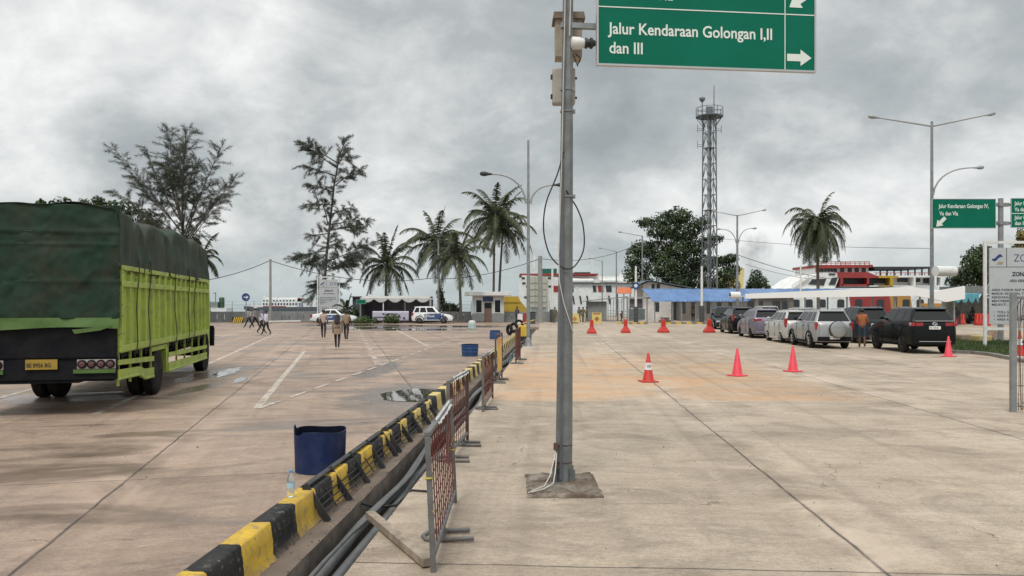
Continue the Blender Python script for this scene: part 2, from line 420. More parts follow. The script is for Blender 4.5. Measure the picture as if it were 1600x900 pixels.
struct(g.build('dashed_line', M_line))
# puddle
M_water = bpy.data.materials.new('puddle_water'); t = NT(M_water)
t.b.inputs['Base Color'].default_value = (.06, .052, .043, 1); t.b.inputs['Roughness'].default_value = .02; t.b.inputs['Specular IOR Level'].default_value = 1.0; t.b.inputs['IOR'].default_value = 1.6
g_ = t.node('ShaderNodeNewGeometry'); t.bump(t.noise(g_.outputs['Position'], 2.0, 3, .5), .04, .02)
M_damp = mat('damp_concrete', (.12, .095, .078), .3, var=.3, scale=.8)
def blob(cx, cy, rx, ry, z, seed, n=56, wob=.28, m=M_water, name='puddle', rot=0):
    mb = MB(); ps = []
    for k in range(n):
        a = 2*math.pi*k/n; q = 1+wob*mnoise.noise(Vector((math.cos(a)*1.6+seed, math.sin(a)*1.6, seed)))+wob*.4*mnoise.noise(Vector((math.cos(a)*5+seed, math.sin(a)*5, 1)))
        x = rx*q*math.cos(a); y = ry*q*math.sin(a)
        ps.append((cx+x*math.cos(rot)-y*math.sin(rot), cy+x*math.sin(rot)+y*math.cos(rot), z))
    mb.add(ps, [tuple(range(n))]); return struct(mb.build(name, m))
blob(-2.2, 17.2, .74, 1.15, .008, 2.2, wob=.22)
blob(-8.5, 23.0, .26, 1.5, .008, 8.2, rot=.2, wob=.6); blob(-7.25, 20.6, .13, .9, .008, 9.2, rot=.2, wob=.6)

for i, (x, y, a, b) in enumerate(((-12, 64, 2.4, 2.8), (-15.5, 72, 3, 2.5), (-7.5, 60, 2.6, 1.8), (-5, 68, 3.2, 2.0), (-9.5, 70, 2.2, 1.6))):
    blob(x, y, a, b, .008, 11.3+i*3.7, wob=.5)
# ---------------------------------------------------------------- materials
M_steel = mat('galvanised_steel', (.30, .32, .325), .5, .55, var=.25, scale=3, dirt=(.17, .15, .13), dirt_amt=.4)
M_pole = mat('grey_pole_steel', (.20, .215, .215), .55, .35, var=.3, scale=4, dirt=(.10, .09, .08), dirt_amt=.5)
M_lamp = mat('lamp_grey', (.33, .34, .34), .5, .2, var=.15)
M_dark = mat('dark_steel', (.022, .024, .026), .6, .1, var=.3, scale=5, dirt=(.12, .10, .08), dirt_amt=.3)
M_rubber = mat('rubber', (.020, .019, .018), .85, var=.3, scale=6, dirt=(.055, .048, .04), dirt_amt=.4, spec=.15)
M_cable = mat('black_cable', (.022, .022, .022), .5, var=.2)
M_white = mat('white_paint', (.72, .72, .70), .5, var=.08, dirt=(.42, .39, .34), dirt_amt=.4)
M_wcable = mat('pale_cable', (.55, .52, .47), .5, var=.15)
M_green = mat('sign_green', (.001, .135, .082), .5, var=.10, scale=1.2, dirt=(.005, .18, .115), dirt_amt=.25, spec=.15)
M_letter = mat('sign_lettering', (.72, .76, .72), .5, var=.05)
M_alu = mat('aluminium', (.50, .51, .51), .42, .6, var=.1)
M_beige = mat('beige_box', (.40, .335, .255), .65, var=.2, scale=4, dirt=(.13, .085, .055), dirt_amt=.7, bump=.1)
M_gbox = mat('grey_beige_box', (.42, .385, .34), .6, var=.12, scale=4, dirt=(.2, .17, .14), dirt_amt=.4)
M_rust = mat('red_rusty_bar', (.15, .035, .027), .7, var=.4, scale=9, dirt=(.07, .032, .022), dirt_amt=.6)
M_frame = mat('grey_frame_paint', (.15, .155, .155), .6, .1, var=.25, scale=6, dirt=(.12, .06, .04), dirt_amt=.5)
M_brown = mat('brown_frame_paint', (.105, .06, .048), .65, .1, var=.3, scale=6, dirt=(.06, .04, .03), dirt_amt=.5)
M_wood = mat('weathered_wood', (.34, .275, .21), .8, var=.3, scale=8, dirt=(.10, .075, .055), dirt_amt=.5, bump=.3)
M_yel = mat('yellow_paint', (.66, .44, .04), .55, var=.12, dirt=(.30, .2, .07), dirt_amt=.5)
M_blk = mat('black_paint', (.014, .015, .016), .7, var=.3, dirt=(.10, .09, .075), dirt_amt=.3)
M_glass = mat('dark_glass', (.006, .008, .009), .04, var=.2, spec=.35)
M_pit = mat('broken_mortar', (.115, .080, .056), .95, var=.6, scale=3.5, dirt=(.34, .30, .25), dirt_amt=.8, bump=.9)

# ---------------------------------------------------------------- striped kerb
def kerb_mat():
    m = bpy.data.materials.new('kerb_paint'); t = NT(m); g_ = t.node('ShaderNodeNewGeometry')
    mp = t.node('ShaderNodeMapping'); t.l.new(g_.outputs['Position'], mp.inputs[0]); mp.inputs['Rotation'].default_value = (0, 0, A1)
    s = t.node('ShaderNodeSeparateXYZ'); t.l.new(mp.outputs[0], s.inputs[0])
    wob = t.math('MULTIPLY', t.math('SUBTRACT', t.noise(g_.outputs['Position'], 9, 6, .7), .5), .08)
    q = t.math('FRACT', t.math('DIVIDE', t.math('ADD', t.math('SUBTRACT', s.outputs[1], K0), wob), 2*KS))
    yel = t.math('LESS_THAN', q, .5)
    n = t.noise(mp.outputs[0], 3.2, 6, .65, .5); n2 = t.noise(mp.outputs[0], 14, 5, .7)
    ye = t.mix(t.ramp(n, [(.38, 0.0), (.62, .9)]), (.66, .43, .045), (.42, .28, .07))
    ye = t.mix(t.ramp(n2, [(.53, 0.0), (.66, .85)]), ye, (.26, .19, .12))
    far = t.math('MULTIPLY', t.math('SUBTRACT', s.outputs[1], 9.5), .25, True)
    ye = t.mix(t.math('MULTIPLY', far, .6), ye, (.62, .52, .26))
    bl = t.mix(t.ramp(n, [(.45, 0.0), (.66, .5)]), (.018, .019, .021), (.06, .054, .047))
    bl = t.mix(t.ramp(n2, [(.57, 0.0), (.70, .8)]), bl, (.22, .19, .15))
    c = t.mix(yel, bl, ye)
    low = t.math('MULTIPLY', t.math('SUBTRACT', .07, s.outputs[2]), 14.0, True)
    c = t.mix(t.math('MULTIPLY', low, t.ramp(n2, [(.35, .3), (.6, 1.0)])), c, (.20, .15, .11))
    t.l.new(c, t.b.inputs['Base Color']); t.b.inputs['Roughness'].default_value = .65; t.b.inputs['Specular IOR Level'].default_value = .15
    t.bump(t.math('ADD', n2, t.math('MULTIPLY', n, 1.0)), .5, .012)
    return m
KS, K0 = .565, 5.45
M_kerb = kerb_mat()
KV0, KV1 = 1.5, 63.0
def kprof(v):
    k = mnoise.noise(Vector((v*2.1, .3, 9)))*.008
    seg = abs(((v-K0)/KS) % 1-.5)                      # towards .5 at a joint between blocks
    ins = .012 if seg > .488 else 0
    p = [(-2.505, 0), (-2.480, .03), (-2.470, .15), (-2.458, .285), (-2.445, .300), (-2.300, .300), (-2.284, .288), (-2.272, .16), (-2.262, .05), (-2.235, .012), (-2.225, 0)]
    return [F1(u+k-(ins if u > -2.35 else -ins), v, max(0, z+(k*.6-ins*(z > .2) if z > .02 else 0))) for u, z in p]
stations = []
v = KV0
while v < KV1:
    stations.append(v); v += .09 if v < 16 else .2925
g = MB(); n = 11; vs = []; fs = []
for v in stations: vs += kprof(v)
for i in range(len(stations)-1):
    for k in range(n-1): fs.append((i*n+k, i*n+k+1, (i+1)*n+k+1, (i+1)*n+k))
fs += [tuple(range(n)), tuple((len(stations)-1)*n+k for k in range(n))[::-1]]
g.add(vs, fs); o = g.build('striped_kerb', M_kerb, smooth=50)
tag(o, 'long yellow and black painted concrete kerb running between the parking lot and the trench', 'kerb')

# mortar lip along the foot of the kerb
# pipes in the trench
M_pipe = mat('grey_black_pipe', (.095, .10, .102), .45, var=.3, scale=3, dirt=(.16, .14, .12), dirt_amt=.45)
random.seed(5)
pl = ['thick black pipe lying against the kerb side of the trench', 'thick grey pipe lying along the middle of the trench', 'thin dark cable snaking on top of the trench pipes']
for i, (u0, z0, r, amp) in enumerate(((-1.90, -.12, .055, .05), (-1.775, -.20, .058, .05), (-1.85, -.06, .022, .06))):
    pts = []
    v = 3.0
    while v < 61:
        pts.append(F1(u0+min(.07, max(-.06, amp*2.4*mnoise.noise(Vector((v*.38, i*7, 0))))), v, z0+.07*mnoise.noise(Vector((v*.35, i*5, 4))))); v += .4
    g = MB(); g.tube(pts, r, 10); tag(g.build('pipe', M_pipe, smooth=40), pl[i], 'pipe', 'pipes lying in the trench')
g = MB(); g.tube([F1(-2.02, 7.85, -.02), F1(-1.9, 8.0, -.10), F1(-1.7, 8.05, -.09), F1(-1.58, 8.3, .012), F1(-1.35, 8.25, .012)], .014, 7)
tag(g.build('cable', M_cable, smooth=50), 'short black cable crossing the trench near the wooden plank', 'cable')

# ---------------------------------------------------------------- black steel racks leaning over the kerb
def rack(vs, ve, nleg, label):
    r = thing('cable_rack', label, 'steel rack', F1(-2.3, vs), -A1, 'black steel racks leaning over the kerb')
    L = ve-vs; top = (-.055, .335); bot = (.155, .02)
    g = MB()
    g.bar((top[0], 0, top[1]), (top[0], L, top[1]), .06, .018); g.build('top_rail', M_dark, r)
    for k in range(nleg):
        y = L*k/(nleg-1)
        g = MB(); g.bar((top[0]-.01, y, top[1]+.012), (bot[0]+.01, y, bot[1]-.012), .065, .02, up=(0, 1, 0)); g.build('leg', M_dark, r)
    g = MB()
    for k in range(1, 6):
        t_ = k/6.3; x = top[0]+(bot[0]-top[0])*t_; z = top[1]+(bot[1]-top[1])*t_
        g.bar((x, 0, z), (x, L, z), .011)
    m = (nleg-1)*2
    for k in range(1, m, 2):
        y = L*k/m; g.bar((top[0], y, top[1]), (bot[0]-.02, y, bot[1]+.03), .011)
    g.build('grid_rods', M_dark, r)
rack(7.08, 10.15, 5, 'nearest black steel rack leaning over the kerb beside the water bottle')
rack(10.4, 12.0, 3, 'black steel rack leaning over the kerb between the nearest and the farthest rack')
rack(12.05, 13.65, 3, 'farthest black steel rack leaning over the kerb, just before the puddle')

# ---------------------------------------------------------------- barricades
def barricade(p, q, h, label, frame=M_frame, mesh=True, cloth=False, far_frame=None, feet=(.45, .93), nh=8, lean=.0):
    p = Vector((*p, 0)); q = Vector((*q, 0)); L = (q-p).length; rz = math.atan2(q.y-p.y, q.x-p.x)
    r = thing('barricade', label, 'barricade', p, rz, 'metal barricades standing along the trench')
    g = MB(); g.bar((0, 0, 0), (0, 0, h), .05, .04); g.build('post', frame, r, bevel=.004)
    g = MB(); g.bar((L, 0, 0), (L, 0, h), .05, .04); g.build('post', far_frame or frame, r, bevel=.004)
    g = MB(); g.bar((0, 0, h+.018), (L, 0, h+.018), .045, .035); g.build('top_rail', frame, r, bevel=.004)
    g = MB(); g.bar((0.02, 0, .12), (L-.02, 0, .12), .04, .035); g.build('bottom_rail', frame, r, bevel=.004)
    if mesh:
        g = MB(); nv = max(4, int(L/.155))
        for k in range(1, nv): g.tube([(L*k/nv, 0, .14), (L*k/nv+.006*math.sin(k*2.3), .004, h*.6), (L*k/nv, 0, h)], .0055, 5)
        for k in range(1, nh): g.bar((0.02, .008, .12+(h-.12)*k/nh), (L-.02, .008, .12+(h-.12)*k/nh), .0065)
        g.build('mesh_bars', M_rust, r)
    r.rotation_euler = (-lean, 0, rz)
    for k in feet:
        x = L*k; g = MB(); s = -1
        g.tube([(x-.13, -.27, .022), (x-.13, .08, .022), (x-.10, .15, .022), (x, .185, .022), (x+.10, .15, .022), (x+.13, .08, .022), (x+.13, -.22, .022)], .019, 8)
        g.bar((x-.14, 0, .028), (x+.14, 0, .028), .03); g.bar((x, 0, .03), (x, 0, .12), .03)
        g.build('foot', M_frame, r, smooth=40)
    if cloth:
        g = MB(); c0, c1 = L*cloth[0], L*cloth[1]
        def cf(i, j):
            x = c0+(c1-c0)*i; a = (j-.5)*2; dz = -abs(a)*(.05+.03*mnoise.noise(Vector((x*9, a*2, 1))))
            return (x, a*.034+.006*mnoise.noise(Vector((x*14, a, 3))), h+.05+dz)
        g.grid(cf, 24, 8); g.build('white_wrap', M_white, r, smooth=80)
    return r
b = barricade((-.60, 5.87), (-.585, 7.9), 1.03, 'nearest barricade with rusty red mesh and a white wrap on its top rail', cloth=(.28, .9), feet=(.42,), lean=.045)
M_tape = mat('yellow_black_tape', (.55, .47, .07), .5, var=.8, scale=18, dirt=(.02, .02, .02), dirt_amt=1.0)
def tape(parent, x, z0, z1, s):
    random.seed(s); g = MB(); pts = [(x+random.uniform(-.025, .03), random.uniform(-.03, .03), z0+(z1-z0)*k/7) for k in range(8)]
    for a_, b_ in zip(pts, pts[1:]): g.bar(a_, b_, .02, .004)
    g.tube([(x-.03, -.03, z0+.3), (x+.04, -.03, z0+.3), (x+.04, .03, z0+.29), (x-.03, .03, z0+.3), (x-.03, -.03, z0+.3)], .009, 5)
    g.build('hazard_tape', M_tape, parent)
tape(b, 0, .42, .72, 2); tape(b, 2.02, .25, 1.0, 3)
b = barricade((-.82, 9.85), (-.665, 11.45), 1.02, 'second barricade with rusty red mesh, a brown far post and white wrap on top', cloth=(.2, .95), far_frame=M_brown, feet=(.12, .8))
b = barricade((-.55, 14.5), (-.42, 16.6), 1.02, 'middle barricade standing alone beside the trench with a small white cap', cloth=(.5, .95), far_frame=M_brown, feet=(.2,))
b = barricade((-.42, 19.7), (-.28, 21.2), 1.22, 'barricade carrying a yellow board with an orange mark', mesh=False, frame=M_brown, feet=(.05, .6))
M_ysign = mat('yellow_board', (.68, .47, .10), .55, var=.15, scale=3, dirt=(.5, .12, .03), dirt_amt=.7)
g = MB(); g.box(.3, 1.2, -.03, -.015, .25, 1.15); g.build('yellow_board', M_ysign, b)
b = barricade((.13, 26.0), (.30, 28.2), 1.15, 'farthest barricade of dark brown posts seen end on near the yellow barrier end', frame=M_brown, feet=(.05, .9))

# plank
p = Vector((*G(578, 812), 0.05)); q = Vector((*G(668, 888), .045))
g = MB(); g.bar(p, q, .085, .065); o = g.build('wooden_plank', M_wood, bevel=.004)
tag(o, 'grey weathered wooden plank lying from the trench edge to the foot of the nearest barricade', 'plank')

# far end of kerb : yellow barrier, tyres, brown box
x, y = G(812, 530)
t_ = thing('barrier_gate', 'yellow barrier gate box with striped arm at the far end of the kerb', 'barrier gate', (.62, 44, 0), -A1)
g = MB(); g.box(-.25, .38, -.3, .3, .15, .78); g.build('cabinet', M_yel, t_, bevel=.03)
g = MB(); g.bar((0, .2, .9), (.5, 5.5, .98), .05, .07); g.build('arm', M_yel, t_)
g = MB(); g.box(-.34, .49, -.34, .34, 0, .15); g.build('base', M_blk, t_)
for i, (px, py, r) in enumerate(((796, 522, .28), (803, 518, .28), (811, 512, .30))):
    X, Y = G(px, py+2); g = MB(); R0 = r*1.3
    pts = [(0, R0*.72*math.cos(a), R0+R0*.72*math.sin(a)) for a in [2*math.pi*k/20 for k in range(21)]]
    g.tube(pts, R0*.28, 8, caps=False); o = g.build('old_tyre', M_rubber, smooth=40); o.location = (X, Y, 0); o.rotation_euler = (0, 0, .5+i*.5)
    tag(o, ['old black tyre standing nearest, left of the far kerb end', 'old black tyre standing between two others at the far kerb end', 'old black tyre farthest away by the yellow barrier gate'][i], 'tyre', 'old tyres at the far end of the kerb')
g = MB(); X, Y = G(834, 515); g.box(-.4, .4, -.2, .2, 0, .22); o = g.build('brown_block', M_wood, bevel=.02); o.location = (X, Y, 0)
tag(o, 'small brown and yellow block lying on the pavement behind the double curved lamp post', 'block')

# ---------------------------------------------------------------- blue barrels, bottle, jerrycan
M_blue = mat('blue_plastic', (.007, .020, .085), .5, var=.3, scale=3, dirt=(.035, .05, .09), dirt_amt=.6, spec=.3)
M_blue2 = mat('faded_blue_plastic', (.012, .055, .17), .45, var=.15, scale=3, dirt=(.05, .1, .2), dirt_amt=.3)
M_blue_in = mat('shaded_barrel_inside', (.006, .009, .022), .8, var=.3, dirt=(.05, .03, .025), dirt_amt=.5, spec=.1)  # inside shade painted in as a darker blue, plus brown stain blotches
def barrel(x, y, r, h, m, label, cut=False, taper=.93, lip=.0):
    n = 40; nz = 8; g = MB()
    def hh(a):
        if not cut: return h
        a = (a+math.pi) % (2*math.pi)-math.pi
        return h+(.06 if -math.pi <= a < -2.75 or a > 3.1 else -.0)-(.035 if -2.75 < a < -2.1 else 0)+.012*math.sin(a*3)
    def outer(i, j, rr=0): a = i*2*math.pi; q = r*(taper+(1-taper)*j)-rr+(.012 if .30 < j < .36 or .62 < j < .68 else 0)*(not cut); return (q*math.cos(a), q*math.sin(a), hh(a)*j)
    g.grid(lambda i, j: outer(i, j), n, 20)
    g.k = 1; g.grid(lambda i, j: (lambda p_: (p_[0], p_[1], max(.012, p_[2])))(outer(i, j, .010)), n, 20)
    g.add([(r*taper*math.cos(k*2*math.pi/n), r*taper*math.sin(k*2*math.pi/n), .012) for k in range(n)], [tuple(range(n))])
    g.k = 0
    top = [outer(k/n, 1) for k in range(n+1)]; ti = [outer(k/n, 1, .010) for k in range(n+1)]
    g.add(top+ti, [(k, k+1, n+2+k, n+1+k) for k in range(n)])
    o = g.build('blue_barrel', [m, M_blue_in], smooth=40); o.location = (x, y, 0); o.rotation_euler = (0, 0, 0)
    return tag(o, label, 'barrel', 'cut blue plastic barrels beside the kerb')
barrel(-2.42+.06, 9.45, .315, .50, M_blue, 'nearest dark blue cut barrel with a torn rim standing beside the kerb', cut=True, taper=.95)
X, Y = G(733.5, 557); barrel(X, Y+.3, .34, .46, M_blue2, 'middle blue cut barrel standing left of the kerb beyond the puddle', taper=.9)
X, Y = G(773.5, 530); barrel(X, Y+.2, .30, .50, M_blue2, 'farthest blue barrel, smallest of the three along the kerb', taper=1.08)
M_tank = mat('pale_teal_plastic', (.38, .52, .50), .5, var=.12, dirt=(.6, .6, .57), dirt_amt=.5)
X, Y = G(737.5, 514); g = MB(); g.lathe([(.30, 0), (.33, .03), (.31, .42), (.28, .46)], 8); g.k = 1; g.lathe([(.27, .461), (.29, .50), (.26, .64), (.14, .68)], 8)
o = g.build('water_jug', [M_tank, M_white], smooth=30); o.location = (X, Y, 0); tag(o, 'pale teal plastic drum with white top standing alone on the lot before the booth', 'drum')

bx, by, bz = F1(-2.395, 6.80, .302)
t_ = thing('water_bottle', 'clear plastic water bottle with blue cap standing on a yellow kerb block', 'bottle', (bx, by, bz))
M_pet = bpy.data.materials.new('clear_plastic'); q = NT(M_pet)
q.b.inputs['Base Color'].default_value = (.86, .92, .95, 1); q.b.inputs['Transmission Weight'].default_value = .9; q.b.inputs['Roughness'].default_value = .08; q.b.inputs['IOR'].default_value = 1.2
g = MB(); pr = [(.022, 0), (.033, .006), (.035, .03)]+[(.0335+.0012*(k % 2), .035+.011*k) for k in range(11)]+[(.034, .16), (.029, .19), (.015, .213), (.0135, .225)]
g.lathe(pr, 20); g.build('bottle_body', M_pet, t_, smooth=50)
g = MB(); g.lathe([(.0362, .085), (.0362, .135)], 20, caps=False); g.build('bottle_label', mat('bottle_label', (.40, .58, .66), .4, var=.3, scale=30), t_, smooth=50)
g = MB(); g.lathe([(.016, .222), (.016, .245), (.013, .248)], 16); g.build('cap', mat('blue_cap', (.12, .33, .62), .4), t_, smooth=40)

# ---------------------------------------------------------------- main sign pole
PX, PY = xat(880.5, 8.85), 8.85
pole = thing('sign_pole', 'near grey steel pole with cables taped to it carrying the big green road sign', 'pole', (PX, PY, 0))
g = MB(); g.tube([(0, 0, .0), (.008, 0, .6), (.06, 0, 6.6)], [.103, .100, .056], 8); g.build('shaft', M_pole, pole, smooth=20)
g = MB()
for k in range(4):
    a = math.pi/4+k*math.pi/2; c, s = math.cos(a), math.sin(a)
    g.bar((.05*c, .05*s, .085), (.17*c, .17*s, .085), .012, .15)
g.box(-.17, .17, -.17, .17, 0, .016)
g.build('base_plate', M_pole, pole)
g = MB(); g.bar((-.035, -.099, .04), (-.022, -.096, 3.35), .035, .02); g.bar((-.022, -.096, 3.35), (.035, -.07, 5.9), .016, .014); g.build('conduit', mat('slate_conduit', (.10, .11, .12), .5), pole)
M_rc = mat('rusty_clamp', (.10, .055, .04), .8, var=.4, scale=20)
for z in (.42, .22): g = MB(); g.lathe([(.106, z), (.108, z+.012)], 8); g.box(-.12, -.07, -.13, -.08, z-.04, z+.04); g.build('clamp', M_rc, pole)
for z in (3.27, 4.25, 4.50): g = MB(); g.lathe([(.093-(z-3)*.008, z), (.095-(z-3)*.008, z+.018)], 8, c=(.04, 0, 0)); g.box(.10, .135, -.03, .03, z-.01, z+.03); g.build('strap', M_steel, pole)
zz = lambda py: zat(py, 8.85)
g = MB(); P = lambda px, py, dy=-.0: (xat(px, 8.85)-PX, dy, zz(py))
g.tube(spline([P(880, 240, -.1), P(870, 275, -.1), P(853, 318, -.08), P(849, 358, -.06), P(856, 392, -.05), P(868, 411, -.08), P(885, 421, -.12), P(899, 414, -.1), P(912, 388, -.02), P(911, 352, 0), P(902, 326, 0), P(893, 312, -.02), P(884, 300, -.11)]), .0085, 7)
o = g.build('loose_cable', M_cable, pole, smooth=50)
g = MB(); g.tube([P(872, 380, -.09), P(873, 440, -.11), P(880, 475, -.13), P(890, 505, -.13), P(895, 520, -.08)], .006, 6)
g.tube([P(872, 400, -.11), P(877, 245, -.105), P(880, 100, -.09), P(883, -30, -.085)], .006, 6); g.tube([P(889, 60, -.09), P(892, -40, -.08)], .007, 6)
g.build('pale_cable', M_wcable, pole, smooth=50)
g = MB(); g.tube([P(868, 700, -.10), P(864, 715, -.18), P(857, 735, -.3), P(848, 746, -.42), (-.28, -.50, .05), (-.42, -.62, .02)], .006, 6)
g.tube([P(869, 704, -.1), P(866, 730, -.22), P(862, 744, -.35), (-.24, -.48, .03), (-.38, -.60, .02)], .007, 6); g.build('ground_cable', M_wcable, pole, smooth=50)
g = MB(); g.tube([P(899, 85, -.02), P(907, 92, -.02), P(902, 102, 0)], .008, 6); g.tube([P(895, 84, .0), P(903, 104, 0)], .006, 6); g.build('loose_cable', M_cable, pole, smooth=50)
# boxes
t_ = thing('equipment_box', 'weathered brown box with overhanging lid fixed at the top of the near pole', 'box', (xat(889, 8.98), 8.98, zz(82)))
bw = .31
g = MB(); g.box(-.155, .155, .02, .24, 0, .46); g.build('box_body', M_beige, t_, bevel=.006)
g = MB(); g.prism([(-.19, .44), (.19, .44), (.175, .515), (-.175, .515)], -.02, .28); g.build('lid', mat('brown_lid', (.20, .15, .11), .7, var=.3, scale=5), t_)
t_ = thing('junction_box', 'pale grey junction box strapped to the near pole below the brown box', 'box', (xat(881.5, 8.97), 8.97, zz(157)))
g = MB(); g.box(-.135, .135, .03, .16, 0, .43); g.build('box_body', M_gbox, t_, bevel=.025)
for z in (.07, .30):
    g = MB(); g.box(-.155, -.132, .05, .09, z, z+.05); g.build('hinge', M_dark, t_); g = MB(); g.box(.132, .155, .05, .09, z, z+.02); g.build('latch', M_dark, t_)
t_ = thing('floodlight', 'small white bulb lamp housing fixed beside the near pole below the brown box', 'lamp', (xat(897, 8.8), 8.8, zz(70)))
g = MB(); g.lathe([(.05, -.04), (.075, -.02), (.07, .06), (.05, .12), (.035, .13)], 14, axis='x'); g.build('bulb', M_white, t_, smooth=40)
g = MB(); g.lathe([(.04, .12), (.06, .125), (.06, .15), (.045, .155), (.05, .18), (.065, .185), (.06, .21), (.04, .22), (.03, .245)], 14, axis='x'); g.build('housing', M_dark, t_, smooth=40)
# footing
g = MB(); random.seed(3)
x0, x1, y0, y1 = .16, .97, 8.08, 9.22
def ft(i, j):
    e_ = min(i, 1-i, j, 1-j)
    n_ = mnoise.noise(Vector((i*5, j*5, 2)))*.03+mnoise.noise(Vector((i*17, j*17, 5)))*.014
    wx = .02*mnoise.noise(Vector((i*6, j*6, 8))); wy = .03*mnoise.noise(Vector((j*7, i*7, 1)))
    z = .02+max(-.012, n_) if e_ > .03 else .004
    return (x0+(x1-x0)*i+wx, y0+(y1-y0)*j+wy, z)
g.grid(ft, 40, 50); struct(g.build('pole_footing', M_pit, smooth=40))

# ---------------------------------------------------------------- big green sign
def green_sign(name, label, cat, loc, rz, W, Hh, divs, texts, arrows, group=None, back=None, fr=.022):
    t_ = thing(name, label, cat, loc, rz, group)
    g = MB(); g.box(0, W, 0, .03, 0, Hh); g.build('panel', M_green, t_)
    g = MB(); f = fr
    g.box(-f, W+f, -.012, .04, -f, 0); g.box(-f, W+f, -.012, .04, Hh, Hh+f); g.box(-f, 0, -.012, .04, 0, Hh); g.box(W, W+f, -.012, .04, 0, Hh); g.build('frame', M_alu, t_)
    g = MB()
    for x0, z0, x1, z1 in divs: g.box(x0, x1, -.004, -.001, z0, z1)
    if divs: g.build('divider', M_letter, t_)
    for s, size, x, z, wd_ in texts: fit(text(s, size, M_letter, t_, (x, -.003, z), ext=.001, off=size*.016), wd_)
    for cx, cz, L, ang in arrows:
        g = MB(); pts = [(-.5, -.14), (.05, -.14), (.05, -.32), (.5, 0), (.05, .32), (.05, .14), (-.5, .14)]
        ca, sa = math.cos(ang), math.sin(ang)
        g.prism([(cx+L*(a*ca-b_*sa), cz+L*(a*sa+b_*ca)) for a, b_ in pts], -.004, -.001); g.build('arrow', M_letter, t_)
    return t_
Yl, Yr = 8.78, 9.06
xl, xr = xat(935, Yl), xat(1272, Yr); Wd = math.hypot(xr-xl, Yr-Yl); z0 = zat(99, Yl)
ksc = Wd/338.0*1.0
def sg(px, py): return (px-935)*ksc, (99-py)*ksc*1.0
dz = sg(0, 14)[1]
sgn = green_sign('road_sign', 'big green sign reading Jalur Kendaraan Golongan with a right arrow, hung from the near pole', 'road sign', (xl, Yl, z0), math.atan2(Yr-Yl, xr-xl), Wd, dz*2.0,
    [(0, dz-.006, Wd, dz+.006), (sg(1226, 0)[0]-.005, 0, sg(1226, 0)[0]+.005, dz*2)],
    [('Jalur Kendaraan Golongan I,II', .186, sg(951, 0)[0], sg(0, 54)[1], 256*ksc), ('dan III', .186, sg(951, 0)[0], sg(0, 83)[1], 51*ksc),
     ('Jalur Kendaraan Golongan IV,', .186, sg(951, 0)[0], dz+.36, 256*ksc), ('Va dan VIa', .186, sg(962, 0)[0], dz+.105, 88*ksc)],
    [(sg(1249, 0)[0], sg(0, 82.5)[1]+.02, .30, 0), (sg(1249, 0)[0], dz+.17, .30, R(215))])
g = MB(); g.bar((-.42, .09, .45), (Wd+.03, .09, .45), .06); g.cyl((Wd+.02, .09, .22), (Wd+.05, .09, .22), .035, n=8); g.build('support_arm', M_steel, sgn)

# ---------------------------------------------------------------- traffic cones
M_cred = mat('cone_red', (.52, .028, .018), .45, var=.12, dirt=(.35, .05, .03), dirt_amt=.4)
M_cpink = mat('cone_pink', (.74, .055, .085), .5, var=.12, dirt=(.5, .06, .08), dirt_amt=.4)
M_band = mat('reflective_band', (.70, .71, .72), .35, var=.15, scale=6)
def cone(px, py, h, m, label, band=False, base=.44, sk=1.0):
    X, Y = G(px, py); Y += base/2; X = xat(px, Y)
    t_ = thing('traffic_cone', label, 'cone', (X, Y, 0), .15*((px*7) % 5), 'traffic cones on the pavement')
    g = MB(); r0, r1 = .155*sk, .03
    g.lathe([(r0, .035), (r0-.01, .05), (r1, h-.02), (r1*.5, h)], 20); g.build('cone_body', m, t_, smooth=40)
    g = MB(); g.box(-base/2, base/2, -base/2, base/2, 0, .035); g.build('base', m, t_, bevel=.012)
    if band:
        rr = lambda z: r0-.01+(r1-r0+.01)*(z-.05)/(h-.07)+.004
        g = MB(); g.lathe([(rr(h*.42), h*.42), (rr(h*.66), h*.66)], 20, caps=False); g.build('reflective_band', M_band, t_, smooth=40)
        g = MB()
        for a in (-1.95, -1.35):
            zc_ = h*.54
            pts = [((rr(zc_)+.004)*math.cos(a+.2*math.cos(q_)), (rr(zc_)+.004)*math.sin(a+.2*math.cos(q_)), zc_+.035*math.sin(q_)) for q_ in [2*math.pi*k/12 for k in range(13)]]
            g.tube(pts, .005, 5)
        g.build('ring_logo', M_dark, t_)
    return t_
cone(1013, 598, .76, M_cred, 'red traffic cone with a white logo band, nearest of all cones', True)
cone(1152, 588.5, .78, M_cpink, 'plain pinkish red traffic cone left of the other pink cone, both before the cars', base=.42)
cone(1239, 581.5, .78, M_cpink, 'plain pinkish red traffic cone in front of the silver car with the spare wheel', base=.42)
cone(1482, 558, .80, M_cpink, 'plain pinkish red traffic cone behind the black car at the grass edge', base=.42)
cone(1593.5, 556, .98, M_cred, 'tall red and white cone standing behind the wire mesh panel', True, base=.5, sk=1.1)
